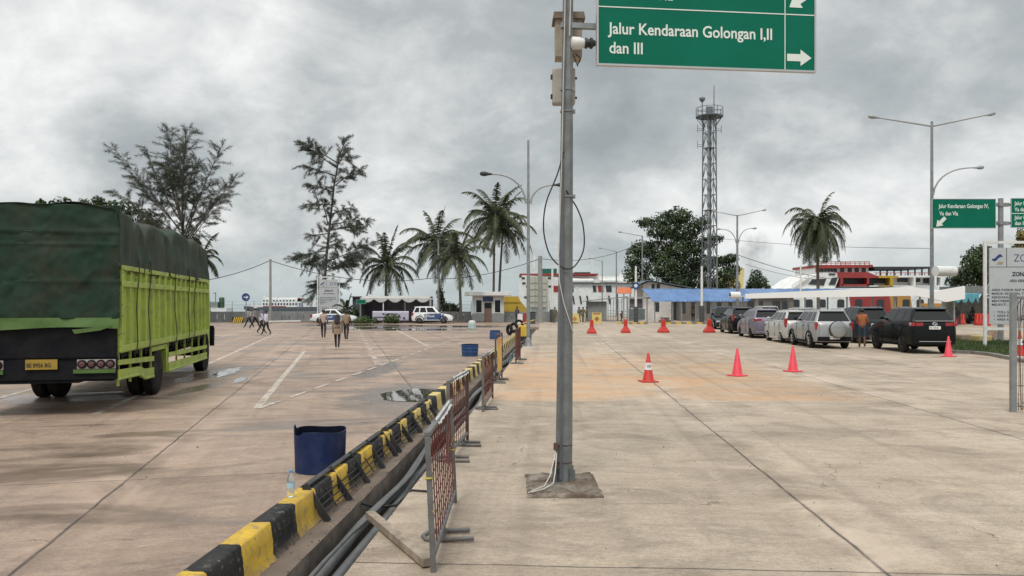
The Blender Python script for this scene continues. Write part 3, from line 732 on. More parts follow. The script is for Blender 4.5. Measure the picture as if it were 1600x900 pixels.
def blow_barrier(px, py, label, wide=False, h=.95):
    X, Y = G(px, py); Y += .3; X = xat(px, Y)
    t_ = thing('plastic_barrier', label, 'barrier', (X, Y, 0), .1, 'red plastic barriers')
    g = MB(); kx = 1.12 if wide else .88
    def rg(hw, hd, z): return [(-hw, -hd, z), (hw, -hd, z), (hw, hd, z), (-hw, hd, z)]
    lv = [rg(.33*kx, .25, 0), rg(.33*kx, .25, .12), rg(.30*kx, .22, .18), rg(.13*kx, .11, .46), rg(.12*kx, .10, .84), rg(.10*kx, .08, h-.02), rg(.07*kx, .06, h)]
    vs = [p_ for l in lv for p_ in l]; fs = [(i*4+k, i*4+(k+1) % 4, (i+1)*4+(k+1) % 4, (i+1)*4+k) for i in range(6) for k in range(4)]+[(3, 2, 1, 0), (24, 25, 26, 27)]
    g.add(vs, fs); g.build('shell', M_cred, t_, bevel=.012)
    g = MB(); g.box(-.34*kx, .34*kx, -.26, .26, 0, .05); g.build('base', mat('cone_dark_red', (.42, .03, .02), .5), t_, bevel=.01)
    return t_
blow_barrier(924.5, 521.5, 'red plastic barrier post nearest to the big sign pole, leftmost in the far row')
blow_barrier(977.5, 520.5, 'red plastic barrier post second from the big sign pole')
blow_barrier(1036.5, 520, 'red plastic barrier post with double top between the white blocks and the black car', True)
blow_barrier(1108, 520, 'red plastic barrier just left of the black car at the far end of the queue', True)
def jersey(px, py, label, h=1.0, w_=1.3):
    X, Y = G(px, py)
    t_ = thing('water_barrier', label, 'barrier', (X, Y, 0), .05, 'red water filled barriers by the grass')
    g = MB(); g.prism([(-.25, 0), (.25, 0), (.25, .15), (.11, .5), (.09, h), (-.09, h), (-.11, .5), (-.25, .15)], -w_/2, w_/2, 'x'); g.build('shell', M_cred, t_, bevel=.03)
    g = MB()
    for k in (-.3, 0, .3): g.bar((k-.08, -.24, .3), (k+.06, -.13, h-.1), .07, .03)
    g.build('moulded_rib', mat('barrier_rib_red', (.72, .12, .09), .4), t_, bevel=.01)  # ribs in a paler red than the shell
jersey(1499, 507, 'red water filled barrier just right of the black car roof', 1.05, 1.0)
jersey(1530, 508.5, 'red water filled barrier beside the parked motorcycle, left one', 1.1, .8)
jersey(1541, 509, 'red water filled barrier beside the parked motorcycle, right one', 1.1, .6)
# ---------------------------------------------------------------- green truck
M_lime = mat('lime_paint', (.335, .435, .060), .5, var=.14, scale=2.2, dirt=(.15, .16, .06), dirt_amt=.6)
M_limed = mat('faded_lime_tarp', (.075, .145, .032), .75, var=.35, scale=2, dirt=(.07, .12, .04), dirt_amt=.6, bump=.3)
M_tarp = mat('green_tarpaulin', (.021, .044, .029), .8, var=.3, scale=1.1, dirt=(.060, .046, .032), dirt_amt=.45, bump=.25, spec=.15)
M_tarp2 = mat('faded_green_tarpaulin', (.044, .064, .048), .8, var=.3, scale=1.4, dirt=(.075, .065, .048), dirt_amt=.6, bump=.25, spec=.15)
M_under = mat('chassis_black', (.008, .009, .012), .75, var=.3, scale=3, dirt=(.026, .023, .02), dirt_amt=.4, spec=.15)
M_tail = mat('tail_light_red', (.10, .035, .035), .25, var=.3, scale=20, coat=.6)
TR = 3.0
tk = thing('cargo_truck', 'lime green cargo truck with a dark green tarpaulin over its high sided bed', 'truck', (-7.26, 14.15, 0), R(12.31))
W_, L_ = 2.52, 9.35
g = MB(); g.box(-W_+.05, -.05, .05, L_-.05, 1.02, 1.14); g.box(-W_+.06, -.06, .06, L_-.06, 1.14, 2.66); g.build('load_box', M_under, tk)
for sx0 in (0, -W_):
    s = 1 if sx0 == 0 else -1
    pn = MB(); pn.box(min(sx0, sx0-.03*s), max(sx0, sx0-.03*s), .0, L_, 1.12, 2.67)
    side = pn.build('side_panel', M_lime, tk)
    nr = 16
    for k in range(nr+1):
        y = .06+(L_-.12)*k/nr
        g = MB(); g.prism([(y-.055, 0), (y+.055, 0), (y+.035, .062), (y-.035, .062)], 0, 1.42, 'z')
        g2 = MB()
        for (a_, b_, z_) in g.v: g2.v.append((sx0+s*b_, a_, 1.18+z_))
        g2.f = g.f; g2.m = g.m; g2.build('rib', M_lime, side)
    g = MB(); e_ = sx0+s*.075; lo, hi = sorted((sx0, e_))
    g.box(lo, hi, -.02, L_+.02, 1.15, 1.27); g.build('lower_rail', M_lime, tk, bevel=.008)
    g = MB(); g.box(lo, hi, -.02, L_+.02, 2.67, 2.76); g.build('upper_rail', M_lime, tk, bevel=.008)
    g = MB(); g.box(lo, hi, -.02, L_+.02, 2.36, 2.47); g.build('middle_rail', M_lime, tk, bevel=.008)
    for k in range(nr):
        y = .06+(L_-.12)*(k+.5)/nr; g = MB(); g.box(*sorted((sx0+s*.002, sx0+s*.05)), y-.26, y-.14, 2.47, 2.67); g.build('short_rib', M_lime, side)
    g = MB(); g.box(*sorted((sx0+s*.0, sx0+s*.07)), -.02, .08, 1.235, 2.66); g.build('corner_post', M_lime, tk); g = MB(); g.box(*sorted((sx0+s*.0, sx0+s*.07)), L_-.08, L_+.02, 1.235, 2.66); g.build('corner_post', M_lime, tk)
    # cross members under the bed
# cross bearers
for k in range(11):
    y = .35+k*.88; g = MB(); g.bar((-.02, y, 1.04), (-.5, y, .92), .10, .12, up=(0, 0, 1)); g.bar((-W_+.02, y, 1.04), (-W_+.5, y, .92), .10, .12); g.box(-W_+.5, -.5, y-.05, y+.05, .90, 1.02); g.build('cross_member', M_under, tk)
g = MB(); g.box(-W_+.75, -W_+.85, .1, 11.0, .66, .92); g.box(-.85, -.75, .1, 11.0, .66, .92); g.box(-W_+.9, -.9, 4.2, 5.4, .5, .9); g.box(-W_/2-.35, -W_/2+.35, 3.0, 3.6, .35, .85)
g.cyl((-W_+.2, 3.3, .52), (-.2, 3.3, .52), .09); g.cyl((-W_+.3, 9.7, .52), (-.3, 9.7, .52), .07); g.cyl((-W_/2, 3.2, .6), (-W_/2, 9.0, .75), .06); g.build('chassis', M_under, tk)
# tarpaulin: top and sides as one wrinkled sheet
def topz(y):
    segs = [(0, 1.0, 3.86, 3.84), (1.0, 2.0, 3.84, 3.66), (2.0, 4.5, 3.84, 3.74), (4.5, 6.9, 3.93, 3.84), (6.9, L_+.07, 3.90, 3.74)]
    for a_, b_, za, zb in segs:
        if y <= b_:
            t_ = (y-a_)/(b_-a_); base = za+(zb-za)*t_
            edge = min(t_, 1-t_)*(b_-a_)
            return base-(.42*math.exp(-edge/.16) if y > 1.0 and y < L_-.2 and edge < .5 else 0)
    return 3.3
def tarp(i, j):
    y = i*(L_+.15)-.12
    n1_ = mnoise.noise(Vector((y*1.4, j*9, 0)))*.06+mnoise.noise(Vector((y*4.2+j*5, j*3, 5)))*.045+(.5-abs(mnoise.noise(Vector((y*2.6+j*2, j*1.5, 9)))))*.05-.02
    zt = topz(y); zlow = 2.70-.05*abs(math.sin(y*1.7))-.05*mnoise.noise(Vector((y*2.3, 0, 3)))
    hw = W_/2; s = (j-.5)*2                     # across
    a = abs(s); sg_ = 1 if s >= 0 else -1
    if a < .5:
        x = hw*(a/.5)*.93; z = zt-.05*(a/.5)**4+n1_*.6
    elif a < .58:
        q = (a-.5)/.08*math.pi/2; x = hw*.93+.10*math.sin(q); z = zt-.05-.10*(1-math.cos(q))+n1_*.4
    else:
        q = (a-.58)/.42; x = hw*.93+.10+.055*q+n1_*1.0*min(1, q*4)*(1-q*.5)+.03*math.sin(y*11+q*3)*q*(1-q)*2
        z = (zt-.15)*(1-q)+zlow*q
    return (-W_/2+x*sg_, y, z)
g = MB(); g.grid(tarp, 220, 84); g.build('tarpaulin', M_tarp2, tk, smooth=60, thick=.006)
# rear sheet
def rear(i, j):
    x = -W_-.06+(W_+.12)*i; q = j
    z = 3.845-2.07*q
    wv = mnoise.noise(Vector((x*1.1, z*1.2, 2)))*.035+.02*math.exp(-((z-3.35)/.05)**2)+.018*math.exp(-((z-3.12)/.04)**2)+.015*math.exp(-((z-2.45)/.05)**2)
    wv += .03*mnoise.noise(Vector((x*4, z*3, 7)))+.05*(.4-abs(mnoise.noise(Vector((x*1.6+z*.7, z*1.1-x*.5, 21)))))+.03*(.4-abs(mnoise.noise(Vector((x*3.1-z*1.7, z*2.1, 31)))))+.035*mnoise.noise(Vector((x*2.2+z*.9, z*.25, 11)))+.012*mnoise.noise(Vector((x*9, z*7, 17)))
    z += .02*mnoise.noise(Vector((x*1.5, 0, 3)))*q
    return (x, -.06-abs(wv)*1.0-.02, z)
g = MB(); g.grid(rear, 110, 100); g.build('rear_tarpaulin', M_tarp, tk, smooth=60, thick=.006)
g = MB()
for z in (3.35, 3.12, 2.45): g.tube([(-W_-.03+(W_+.06)*k/16, -.088-.006*math.sin(k), z+.012*math.sin(k*.9+z)) for k in range(17)], .007, 5)
g.build('seam', mat('dark_tarp_seam', (.018, .045, .034), .7), tk)
def flap(i, j):
    x = -W_-.05+(W_+.10)*i; z = 1.79-(.20+.03*math.sin(x*2.0))*j
    return (x, -.125-.03*mnoise.noise(Vector((x*2.2, z*4, 2)))-.02*j, z)
g = MB(); g.grid(flap, 60, 10); g.prism([(-.72, 1.575), (-.05, 1.64), (-.25, 1.56), (-.68, 1.50)], -.16, -.15); g.build('lime_tarp_hem', M_limed, tk, smooth=60)
def rb(i, j):
    x = -W_-.02+(W_+.02)*i; z = 1.66-.62*j
    return (x, -.07-.03*mnoise.noise(Vector((x*1.7, z*2, 8)))-.012*math.sin(x*5), z)
g = MB(); g.grid(rb, 50, 14); g.build('black_rear_cover', M_under, tk, smooth=60, thick=.01)
# ropes over the tarp
for y in (1.0, 2.0, 4.5, 6.1, 6.9):
    g = MB(); pts = [(.09+.02*math.sin(k*1.3), y+.35*math.sin(k*.5+y)*(.2), z) for k, z in enumerate((2.95, 2.72, 2.5, 2.2, 1.9, 1.6, 1.3, 1.1))]
    g.tube(pts, .011, 5); g.build('rope', M_cable, tk)
for (x, z) in ((.02, 2.52), (.03, 2.18), (.03, 1.95), (.04, 1.74), (.03, 1.42)): g = MB(); g.tube([(x-.04, -.1, z), (x+.04, -.13, z+.07), (x+.10, -.11, z+.09)], .006, 5); g.build('rope_end', M_cable, tk)
# rear bumper, lights, plate
g = MB(); g.box(-W_-.02, .0, -.06, .06, .66, 1.05); g.prism([(-W_+.0, .66), (-W_+.35, .60), (-.65, .60), (-.45, .66)], -.03, .03); g.build('rear_bumper', M_under, tk, bevel=.01)
for xa in (-W_+.02, -.66):
    g = MB(); g.box(xa, xa+.64, -.085, -.055, .86, 1.03); tl = g.build('light_panel', mat('pale_light_panel', (.34, .31, .29), .5), tk)
    for k in range(4):
        g = MB(); c = (xa+.085+k*.157, -.085, .945); g.lathe([(.078, 0), (.078, -.02), (.058, -.022)], 18, c=c, axis='y'); g.build('light_ring', M_under, tl, smooth=40)
        g = MB(); g.lathe([(.056, -.02), (.05, -.034), (.02, -.042)], 18, c=c, axis='y'); g.build('tail_lamp', M_tail, tl, smooth=50)
    g = MB(); g.box(xa-.06, xa+.64, -.10, -.05, .78, .85); g.build('light_guard', M_limed, tk)
g = MB(); g.box(-W_/2-.24, -W_/2+.28, -.10, -.088, .86, 1.04); pl_ = g.build('number_plate', mat('dusty_yellow_plate', (.33, .22, .03), .7, var=.15, scale=8), tk)
text('BE 8956 BG', .105, M_blk, pl_, (-W_/2-.225, -.102, .90), name='lettering', ext=.001, off=.002, sx=.78)
# side guards
for s, x in ((1, 0), (-1, -W_)):
    for (ya, yb) in ((-.02, 2.62), (4.05, L_-.15)):
        for q_ in (0, 1):
            g = MB(); xo = x+s*.02; xs_ = (min(x, xo+s*.012), max(x, xo+s*.012))
            if ya < 0 and q_ == 0: g.prism([(ya, .915), (yb, .80), (yb, .905), (ya, 1.01)], *xs_, 'x')
            elif ya < 0:
                g.prism([(ya, .67), (1.45, .62), (1.85, .50), (yb, .475), (yb, .66), (1.85, .69), (1.45, .775), (ya, .83)], *xs_, 'x')
                g.tube([(xo, ya, .66), (xo, 1.45, .61), (xo, 1.85, .49), (xo, yb, .465)], .028, 8)
            elif q_ == 0: g.prism([(ya, .78), (yb, .70), (yb, .80), (ya, .89)], *xs_, 'x')
            else:
                g.prism([(ya, .47), (yb, .42), (yb, .58), (ya, .65)], *xs_, 'x'); g.tube([(xo, ya, .46), (xo, yb, .41)], .028, 8)
            g.build('side_guard', M_lime, tk)
        for z0_, z1_ in ():
            g = MB(); xo = x+s*.02
            if z0_ < .9 and ya < 0:
                zt = .0
                g.prism([(ya, z0_-.05), (1.25, z0_-.05), (1.75, z0_+.04), (yb, z0_+.04), (yb, z1_+.06), (1.75, z1_+.06), (1.25, z1_+.02), (ya, z1_+.02)], min(x, xo+s*.01), max(x, xo+s*.01), 'x')
                g.tube([(xo, ya, z0_-.06), (xo, 1.25, z0_-.06), (xo, 1.75, z0_+.03), (xo, yb, z0_+.03)], .03, 8)
            else:
                g.box(min(x, xo), max(x, xo), ya, yb, z0_, z1_)
                if z0_ < .9: g.tube([(xo, ya, z0_), (xo, yb, z0_)], .03, 8)
            g.build('side_guard', M_lime, tk)
        for k in range(4 if ya < 0 else 6):
            g = MB(); y = ya+.1+(yb-ya-.2)*k/(3 if ya < 0 else 5); g.box(min(x, x-s*.04), max(x, x-s*.04), y-.02, y+.02, .52, 1.14); g.build('guard_bracket', M_lime, tk)
    g = MB(); g.box(min(x-s*.02, x-s*.03), max(x-s*.02, x-s*.03)+.01, 2.62, 4.05, 1.0, 1.1); g.prism([(3.98, .44), (4.06, .44), (4.06, 1.02), (3.9, 1.08), (3.86, 1.04)], min(x, x-s*.3), max(x, x-s*.3), 'x'); g.build('mudguard', M_lime, tk)
def wheel_mb(r, wd, cx, cy, cz, s, truck=True):
    tyre = MB(); tyre.lathe([(r*.58, -wd/2), (r*.70, -wd/2-.004), (r*.93, -wd/2+.01), (r, -wd*.34), (r, wd*.34), (r*.93, wd/2-.01), (r*.70, wd/2+.004), (r*.58, wd/2)], 32, c=(cx, cy, cz), axis='x')
    return tyre
def add_wheel(par, r, wd, x, y, s, rimm, name='wheel', dual=False, spokes=0, rimr=.60):
    wh = bpy.data.objects.new(name, None); C.objects.link(wh); wh.parent = par; wh.location = (x, y, r); wh.empty_display_size = .2
    wheel_mb(r, wd, 0, 0, 0, s).build('tyre', M_rubber, wh, smooth=35)
    g = MB(); a = wd/2*s; rr = r*rimr
    if spokes:
        g.lathe([(rr*1.0, a*.98), (rr*.92, a*1.02), (rr*.88, a*.8)], 28, axis='x', caps=False)
        for k in range(spokes):
            t_ = 2*math.pi*k/spokes; c, s_ = math.cos(t_), math.sin(t_)
            g.bar((a*.93, 0, 0), (a*.97, rr*.92*c, rr*.92*s_), rr*.30, .02, up=(0, -s_, c))
        g.lathe([(rr*.24, a*.7), (rr*.22, a*1.04), (.01, a*1.06)], 14, axis='x')
        g.build('rim', rimm, wh, smooth=35)
        g = MB(); g.lathe([(rr*.9, a*.55), (rr*.9, a*.62)], 24, axis='x'); g.build('brake_disc', M_under, wh)
    else:
        g.lathe([(rr, a*.96), (rr*.9, a*.98), (rr*.82, a*.5), (rr*.5, a*.42), (rr*.34, a*.9), (.01, a*.95)], 24, axis='x'); g.build('rim', rimm, wh, smooth=35)
    return wh
for x, s in ((-.03-.13, 1), (-W_+.16, -1)):
    add_wheel(tk, .52, .25, x, 3.3, s, M_under); add_wheel(tk, .52, .25, x-s*.31, 3.3, s, M_under); add_wheel(tk, .50, .26, x-s*.12, 9.75, s, M_under)
# cab
g = MB(); g.prism([(9.42, .75), (11.2, .75), (11.28, 1.4), (11.12, 2.45), (10.9, 2.58), (9.42, 2.6)], -W_+.2, -.2, 'x'); g.build('cab', M_lime, tk, bevel=.05)
g = MB(); g.box(-.2, -.19, 10.0, 10.9, 1.7, 2.35); g.build('window', M_glass, tk)
g = MB(); g.lathe([(.62, -.12), (.62, .0), (.5, .0)], 24, c=(-.1, 9.75, .55), axis='x'); g.build('front_fender', M_under, tk)
g = MB(); g.prism([(10.2, .72), (10.35, .72), (10.42, 1.25), (10.2, 1.35)], -.06, .06, 'x'); g.build('step_guard', M_under, tk)

# ---------------------------------------------------------------- cars
def rrect(y0, y1, hw, rad, z, n=5, crown=0):
    pts = []
    for cx, cy, a0 in ((hw-rad, y1-rad, 0), (-hw+rad, y1-rad, 90), (-hw+rad, y0+rad, 180), (hw-rad, y0+rad, 270)):
        for k in range(n):
            a = R(a0+90*k/(n-1)); pts.append((cx+rad*math.cos(a), cy+rad*math.sin(a), z))
    return pts
def car(name, label, cat, loc, rz, L, W, Ht, belt, paint, kind='suv', wr=.36, rim=None, spokes=6, wb=None, rear_over=None, group='cars waiting in rows on the pavement', gc=.2, trim=None, plate='BE 1482 CD', spare=False, spoiler=True, tail=None, rails=True, glass=None, taildef='tall', decal=False):
    glass = glass or M_glass; trim = trim or M_under; rim = rim or M_alu
    c = thing(name, label, cat, loc, rz, group)
    hl = L/2; hw = W/2; wb = wb or L*.575; yr = -hl+(rear_over or L*.20); yf = yr+wb
    g = MB()
    if kind == 'sedan':
        st = [(-hl, .78, .78, .34), (-hl+.12, .90, .92, .26), (-hl+.6, belt, .97, gc), (-hl*.3, belt+.0, 1, gc), (hl*.25, belt-.03, 1, gc), (hl*.45, belt-.06, .98, gc), (hl*.80, belt-.20, .93, gc+.03), (hl-.12, belt-.34, .84, gc+.06), (hl, belt-.46, .70, gc+.12)]
    else:
        st = [(-hl, belt*.80, .86, gc+.16), (-hl+.05, belt*.92, .92, gc+.08), (-hl+.12, belt-.01, .96, gc+.05), (-hl*.4, belt-.01, 1, gc), (hl*.3, belt-.08, 1, gc), (hl*.50, belt-.14, .98, gc), (hl*.80, belt-.24, .92, gc+.03), (hl-.12, belt-.36, .90, gc+.05), (hl, belt-.55, .80, gc+.1)]
    vs = []; npf = None
    for y, zt, wf, zb in st:
        w1 = hw*wf; dz = zt-zb
        half = [(w1-.16, zb), (w1-.06, zb+.03), (w1-.015, zb+dz*.2), (w1, zb+dz*.45), (w1-.008, zb+dz*.70), (w1-.035, zb+dz*.90), (w1-.075, zt), (w1*.5, zt+.018)]
        ring = half+[(-x, z) for x, z in half[::-1]]; npf = len(ring)
        vs += [(x, y, z) for x, z in ring]
    fs = [(i*npf+k, i*npf+(k+1) % npf, (i+1)*npf+(k+1) % npf, (i+1)*npf+k) for i in range(len(st)-1) for k in range(npf)]
    fs += [tuple(range(npf))[::-1], tuple((len(st)-1)*npf+k for k in range(npf))]
    g.add(vs, fs)
    body = g.build('body', paint, c, smooth=32)
    cut = MB()
    for y in (yr, yf):
        for s in (1, -1): cut.cyl((s*(hw-.34), y, wr*1.0), (s*(hw+.2), y, wr*1.0), wr+.055, n=28)
    boolean_cut(body, cut)
    # greenhouse
    if kind == 'sedan': yb0, yb1, yt0, yt1 = -hl*.68, hl*.36, -hl*.36, hl*.10
    elif kind == 'mpv': yb0, yb1, yt0, yt1 = -hl+.12, hl*.56, -hl+.42, hl*.10
    else: yb0, yb1, yt0, yt1 = -hl+.11, hl*.36, -hl+.36, hl*.10
    hb, ht_ = hw-.05, hw-.265; zr = Ht-.07
    g = MB(); lv = [rrect(yb0, yb1, hb, .12, belt-.04), rrect(yt0, yt1, ht_, .16, zr), rrect(yt0+.06, yt1-.10, ht_-.07, .16, zr+.040), rrect(yt0+.45, yt1-.5, ht_-.3, .16, Ht)]
    n = len(lv[0]); vs = [p_ for l in lv for p_ in l]
    g.add(vs, [(i*n+k, i*n+(k+1) % n, (i+1)*n+(k+1) % n, (i+1)*n+k) for i in range(3) for k in range(n)]+[tuple(3*n+k for k in range(n))])
    g.build('cabin', paint, c, smooth=32)
    def P_(f, z, s, off=.006):      # f: 0 rear .. 1 front along the side
        q = (z-(belt-.04))/(zr-belt+.04); y0 = yb0+(yt0-yb0)*q; y1 = yb1+(yt1-yb1)*q
        return (s*(hb+(ht_-hb)*q+off), y0+(y1-y0)*f, z)
    zl, zh = belt+.015, zr-.045
    fr = {'suv': [(.05, .24), (.27, .53), (.56, .90)], 'mpv': [(.05, .26), (.29, .54), (.57, .90)], 'sedan': [(.14, .49), (.52, .88)]}[kind]
    for s in (1, -1):
        for a, b_ in fr:
            g = MB(); g.add([P_(a, zl, s), P_(b_, zl, s), P_(b_-.01, zh, s), P_(a+.01, zh, s)], [(0, 1, 2, 3)]); g.build('side_window', glass, c)
        # door seams
        ysm = [P_(f, zl, s)[1] for f in ([.55] if kind == 'sedan' else [.545, .265])]+[P_(.93, zl, s)[1]-.05]
        g = MB()
        for y in ysm: g.box(*sorted((s*(hw-.012), s*(hw+.0025))), y-.006, y+.006, gc+.12, belt-.10)
        g.build('door_seam', M_under, c)
        for y in ysm[:2]:
            g = MB(); g.box(*sorted((s*(hw-.02), s*(hw+.02))), y+.06, y+.22, belt-.20, belt-.165); g.build('door_handle', paint, c, bevel=.006)
        g = MB(); mx = P_(.90, zl+.05, s); g.ball((mx[0]+s*.13, mx[1]-.02, zl+.07), .10, 10, (1, .55, .75)); g.bar((mx[0], mx[1], zl+.03), (mx[0]+s*.1, mx[1], zl+.05), .04); g.build('wing_mirror', trim if not decal else paint, c, smooth=50)
        g = MB(); g.bar((s*(hw-.06), yr+wr+.05, gc+.05), (s*(hw-.06), yf-wr-.05, gc+.05), .12, .10); g.build('sill', trim, c, bevel=.01)
        for y in (yr, yf):
            g = MB(); n_ = 18; vs = []
            for k in range(n_+1):
                a = math.pi*k/n_; vs += [(s*(hw+.012), y+(wr+.05)*math.cos(a), wr+(wr+.05)*math.sin(a)), (s*(hw+.012), y+(wr+.12)*math.cos(a), wr+(wr+.12)*math.sin(a)), (s*(hw-.08), y+(wr+.12)*math.cos(a), wr+(wr+.12)*math.sin(a)), (s*(hw-.08), y+(wr+.05)*math.cos(a), wr+(wr+.05)*math.sin(a))]
            fs = [(i*4+k, i*4+(k+1) % 4, (i+1)*4+(k+1) % 4, (i+1)*4+k) for i in range(n_) for k in range(4)]
            g.add(vs, fs)
            if kind == 'suv' and trim is M_under: g.build('wheel_arch_trim', trim, c, smooth=40)
        if rails and kind != 'sedan':
            g = MB(); g.tube([(s*(ht_-.10), yt0+.25, Ht-.045), (s*(ht_-.10), yt0+.35, Ht+.02), (s*(ht_-.10), yt1-.6, Ht+.02), (s*(ht_-.10), yt1-.5, Ht-.05)], .017, 6); g.build('roof_rail', M_dark if decal else M_steel, c)
    def RP(x, z, front=False, off=.006):
        q = (z-(belt-.04))/(zr-belt+.04)
        y = (yb1+(yt1-yb1)*q+off) if front else (yb0+(yt0-yb0)*q-off)
        wq = hb+(ht_-hb)*q; return (x*(wq-.09), y, z)
    g = MB(); g.add([RP(-1, zl), RP(1, zl), RP(1, zh-.01), RP(-1, zh-.01)], [(0, 1, 2, 3)]); g.build('rear_window', glass, c)
    g = MB(); g.add([RP(-1, zl, True), RP(1, zl, True), RP(1, zh, True), RP(-1, zh, True)], [(0, 1, 2, 3)]); g.build('windscreen', glass, c)
    tail = tail or M_cartail
    for s in (1, -1):
        g = MB()
        if taildef == 'tall': g.box(*sorted((s*(hw-.17), s*(hw-.04))), -hl-.004+.03, -hl+.22, belt-.38, belt-.03)
        elif taildef == 'wide': g.box(*sorted((s*(hw-.50), s*(hw-.035))), -hl+.015, -hl+.26, belt-.21, belt-.07)
        elif taildef == 'hook': g.box(*sorted((s*(hw-.17), s*(hw-.045))), -hl+.03, -hl+.26, belt-.34, belt+.12); g.box(*sorted((s*(hw-.42), s*(hw-.045))), -hl+.015, -hl+.24, belt-.34, belt-.22)
        g.build('tail_light', tail, c, bevel=.012)
        g = MB(); g.box(*sorted((s*(hw*.50), s*(hw*.84))), hl-.24, hl-.06, belt-.56, belt-.40); g.build('headlight', M_headl, c, bevel=.03)
    g = MB(); g.box(-hw+.13, hw-.13, -hl-.035, -hl+.2, gc+.10, gc+.30 if trim is M_under else gc+.22); g.build('rear_bumper', trim, c, bevel=.03)
    g = MB(); g.box(-hw+.2, hw-.2, hl-.12, hl+.03, gc+.10, gc+.28); g.build('front_bumper', trim, c, bevel=.03)
    pz = gc+.19 if spare else belt-.34 if kind != 'sedan' else belt-.3
    g = MB(); g.box(-.22, .22, -hl-.045, -hl+.03, pz, pz+.13); pp = g.build('number_plate', M_white, c)
    text(plate, .085, M_blk, pp, (-.20, -hl-.047, pz+.035), ext=.0005, sx=.8)
    # tailgate seam
    g = MB()
    for s in (1, -1): g.box(*sorted((s*(hw-.20), s*(hw-.19))), -hl-.004, -hl+.1, gc+.3, belt-.08)
    g.build('tailgate_seam', M_under, c)
    if spoiler and kind != 'sedan':
        g = MB(); g.prism([(yt0-.13, zr-.005), (yt0+.05, zr-.03), (yt0+.2, zr+.05), (yt0-.10, zr+.03)], -ht_+.06, ht_-.06, 'x'); g.build('spoiler', paint, c, bevel=.008)
    if spare:
        g = MB(); g.lathe([(.02, -hl-.20), (.27, -hl-.20), (.34, -hl-.18), (.37, -hl-.13), (.37, -hl+.02)], 36, c=(.14, 0, .88), axis='y'); g.build('spare_wheel_cover', paint, c, smooth=40)
        g = MB(); g.lathe([(.38, -hl-.10), (.39, -hl-.05), (.38, -hl+.02)], 36, c=(.14, 0, .88), axis='y', caps=False); g.build('spare_tyre', M_rubber, c, smooth=40)
        g = MB(); g.box(-.17, .45, -hl-.205, -hl-.19, .965, .975); g.build('cover_crease', M_steel, c)
    for y in (yr, yf):
        for s in (1, -1): add_wheel(c, wr, .22, s*(hw-.125), y, s, rim, spokes=spokes)
    g = MB(); g.box(-hw+.25, hw-.25, -hl+.3, hl-.3, gc-.02, gc+.15); g.build('underbody', M_under, c)
    return c, dict(hl=hl, hw=hw, yr=yr, yf=yf, ht=ht_, zr=zr, RP=RP, P=P_)
def paint_mat(name, col, metal=.3, rough=.35):
    return mat(name, col, rough, metal, var=.06, scale=1.5, coat=.0 if max(col) < .1 else .35, spec=.25 if max(col) < .1 else .5, dirt=tuple(x*.8+(.02 if max(col) > .1 else .002) for x in col), dirt_amt=.25)
M_cartail = mat('car_tail_light', (.30, .015, .02), .2, var=.2, scale=12, coat=.8)
M_headl = mat('headlight_glass', (.6, .62, .63), .1, var=.1, coat=.8)
P_black = paint_mat('black_car_paint', (.004, .0055, .006), 0, .22); P_silver = paint_mat('silver_car_paint', (.36, .37, .37), .5)
P_whitey = paint_mat('pearl_car_paint', (.50, .49, .465), .2); P_purple = paint_mat('mauve_grey_car_paint', (.20, .175, .225), .4)
P_dkblue = paint_mat('dark_slate_car_paint', (.022, .028, .034), .1, .25); P_white = paint_mat('white_car_paint', (.76, .77, .77), 0)
M_wheeld = mat('dark_rim', (.05, .05, .052), .5, .3)
a = -A1
car('suv', 'black car with raised tailgate spoiler, nearest of all the cars and beside the grass', 'car', (17.23, 33.35, 0), a-R(1), 4.75, 1.86, 1.88, 1.34, P_black, 'suv', .40, M_wheeld, trim=P_black, taildef='wide', plate='BE 1108 AK', gc=.30, rear_over=.98)
bs = bpy.data.objects['suv']
g = MB(); g.box(-.75, .75, -2.36, -2.29, 1.325, 1.35); g.build('chrome_strip', M_alu, bs); g = MB(); g.box(-.62, .62, -2.425, -2.40, .50, .525); g.build('chrome_strip', M_alu, bs)
g = MB(); g.tube([(.1*math.cos(k*.5236), -2.39, 1.22+.055*math.sin(k*.5236)) for k in range(13)], .012, 6); g.tube([(.05*math.cos(k*.5236), -2.39, 1.23+.04*math.sin(k*.5236)) for k in range(13)], .01, 6); g.build('emblem', M_alu, bs)
car('suv', 'silver car with a round spare wheel cover on its tailgate', 'car', (14.62, 36.7, 0), a, 4.42, 1.75, 1.77, 1.23, P_silver, 'suv', .345, M_alu, spare=True, plate='BE 1735 YA', gc=.25)
car('minivan', 'white minivan with large red tail lights, before the silver car with spare wheel', 'car', (14.80, 41.1, 0), a, 4.2, 1.66, 1.70, 1.17, P_whitey, 'mpv', .31, M_alu, trim=P_whitey, taildef='hook', plate='BE 1604 AM')
car('minivan', 'mauve grey minivan with dark wheels between the white minivan and the black one', 'car', (15.02, 46.8, 0), a, 4.5, 1.75, 1.73, 1.22, P_purple, 'mpv', .34, M_dark, trim=P_purple, taildef='wide', plate='BE 1286 GN')
car('minivan', 'black car with tall upright tail lights, last in its row next to the red barrier', 'car', (15.6, 53.2, 0), a, 4.55, 1.75, 1.78, 1.22, P_black, 'mpv', .34, M_dark, trim=P_black, taildef='hook', plate='BE 1910 LT')
car('minivan', 'dark slate car half hidden by the man in orange, beyond the nearest black car', 'car', (18.55, 41.2, 0), a, 4.6, 1.80, 1.86, 1.24, P_dkblue, 'mpv', .34, M_alu, trim=P_dkblue, taildef='wide', plate='BE 1342 CF')
car('minivan', 'silver car in the back row with only its roof showing behind the white minivan', 'car', (18.1, 48.6, 0), a, 4.4, 1.7, 1.78, 1.05, P_silver, 'mpv', .33, M_alu, trim=P_silver, plate='BE 1777 AA')
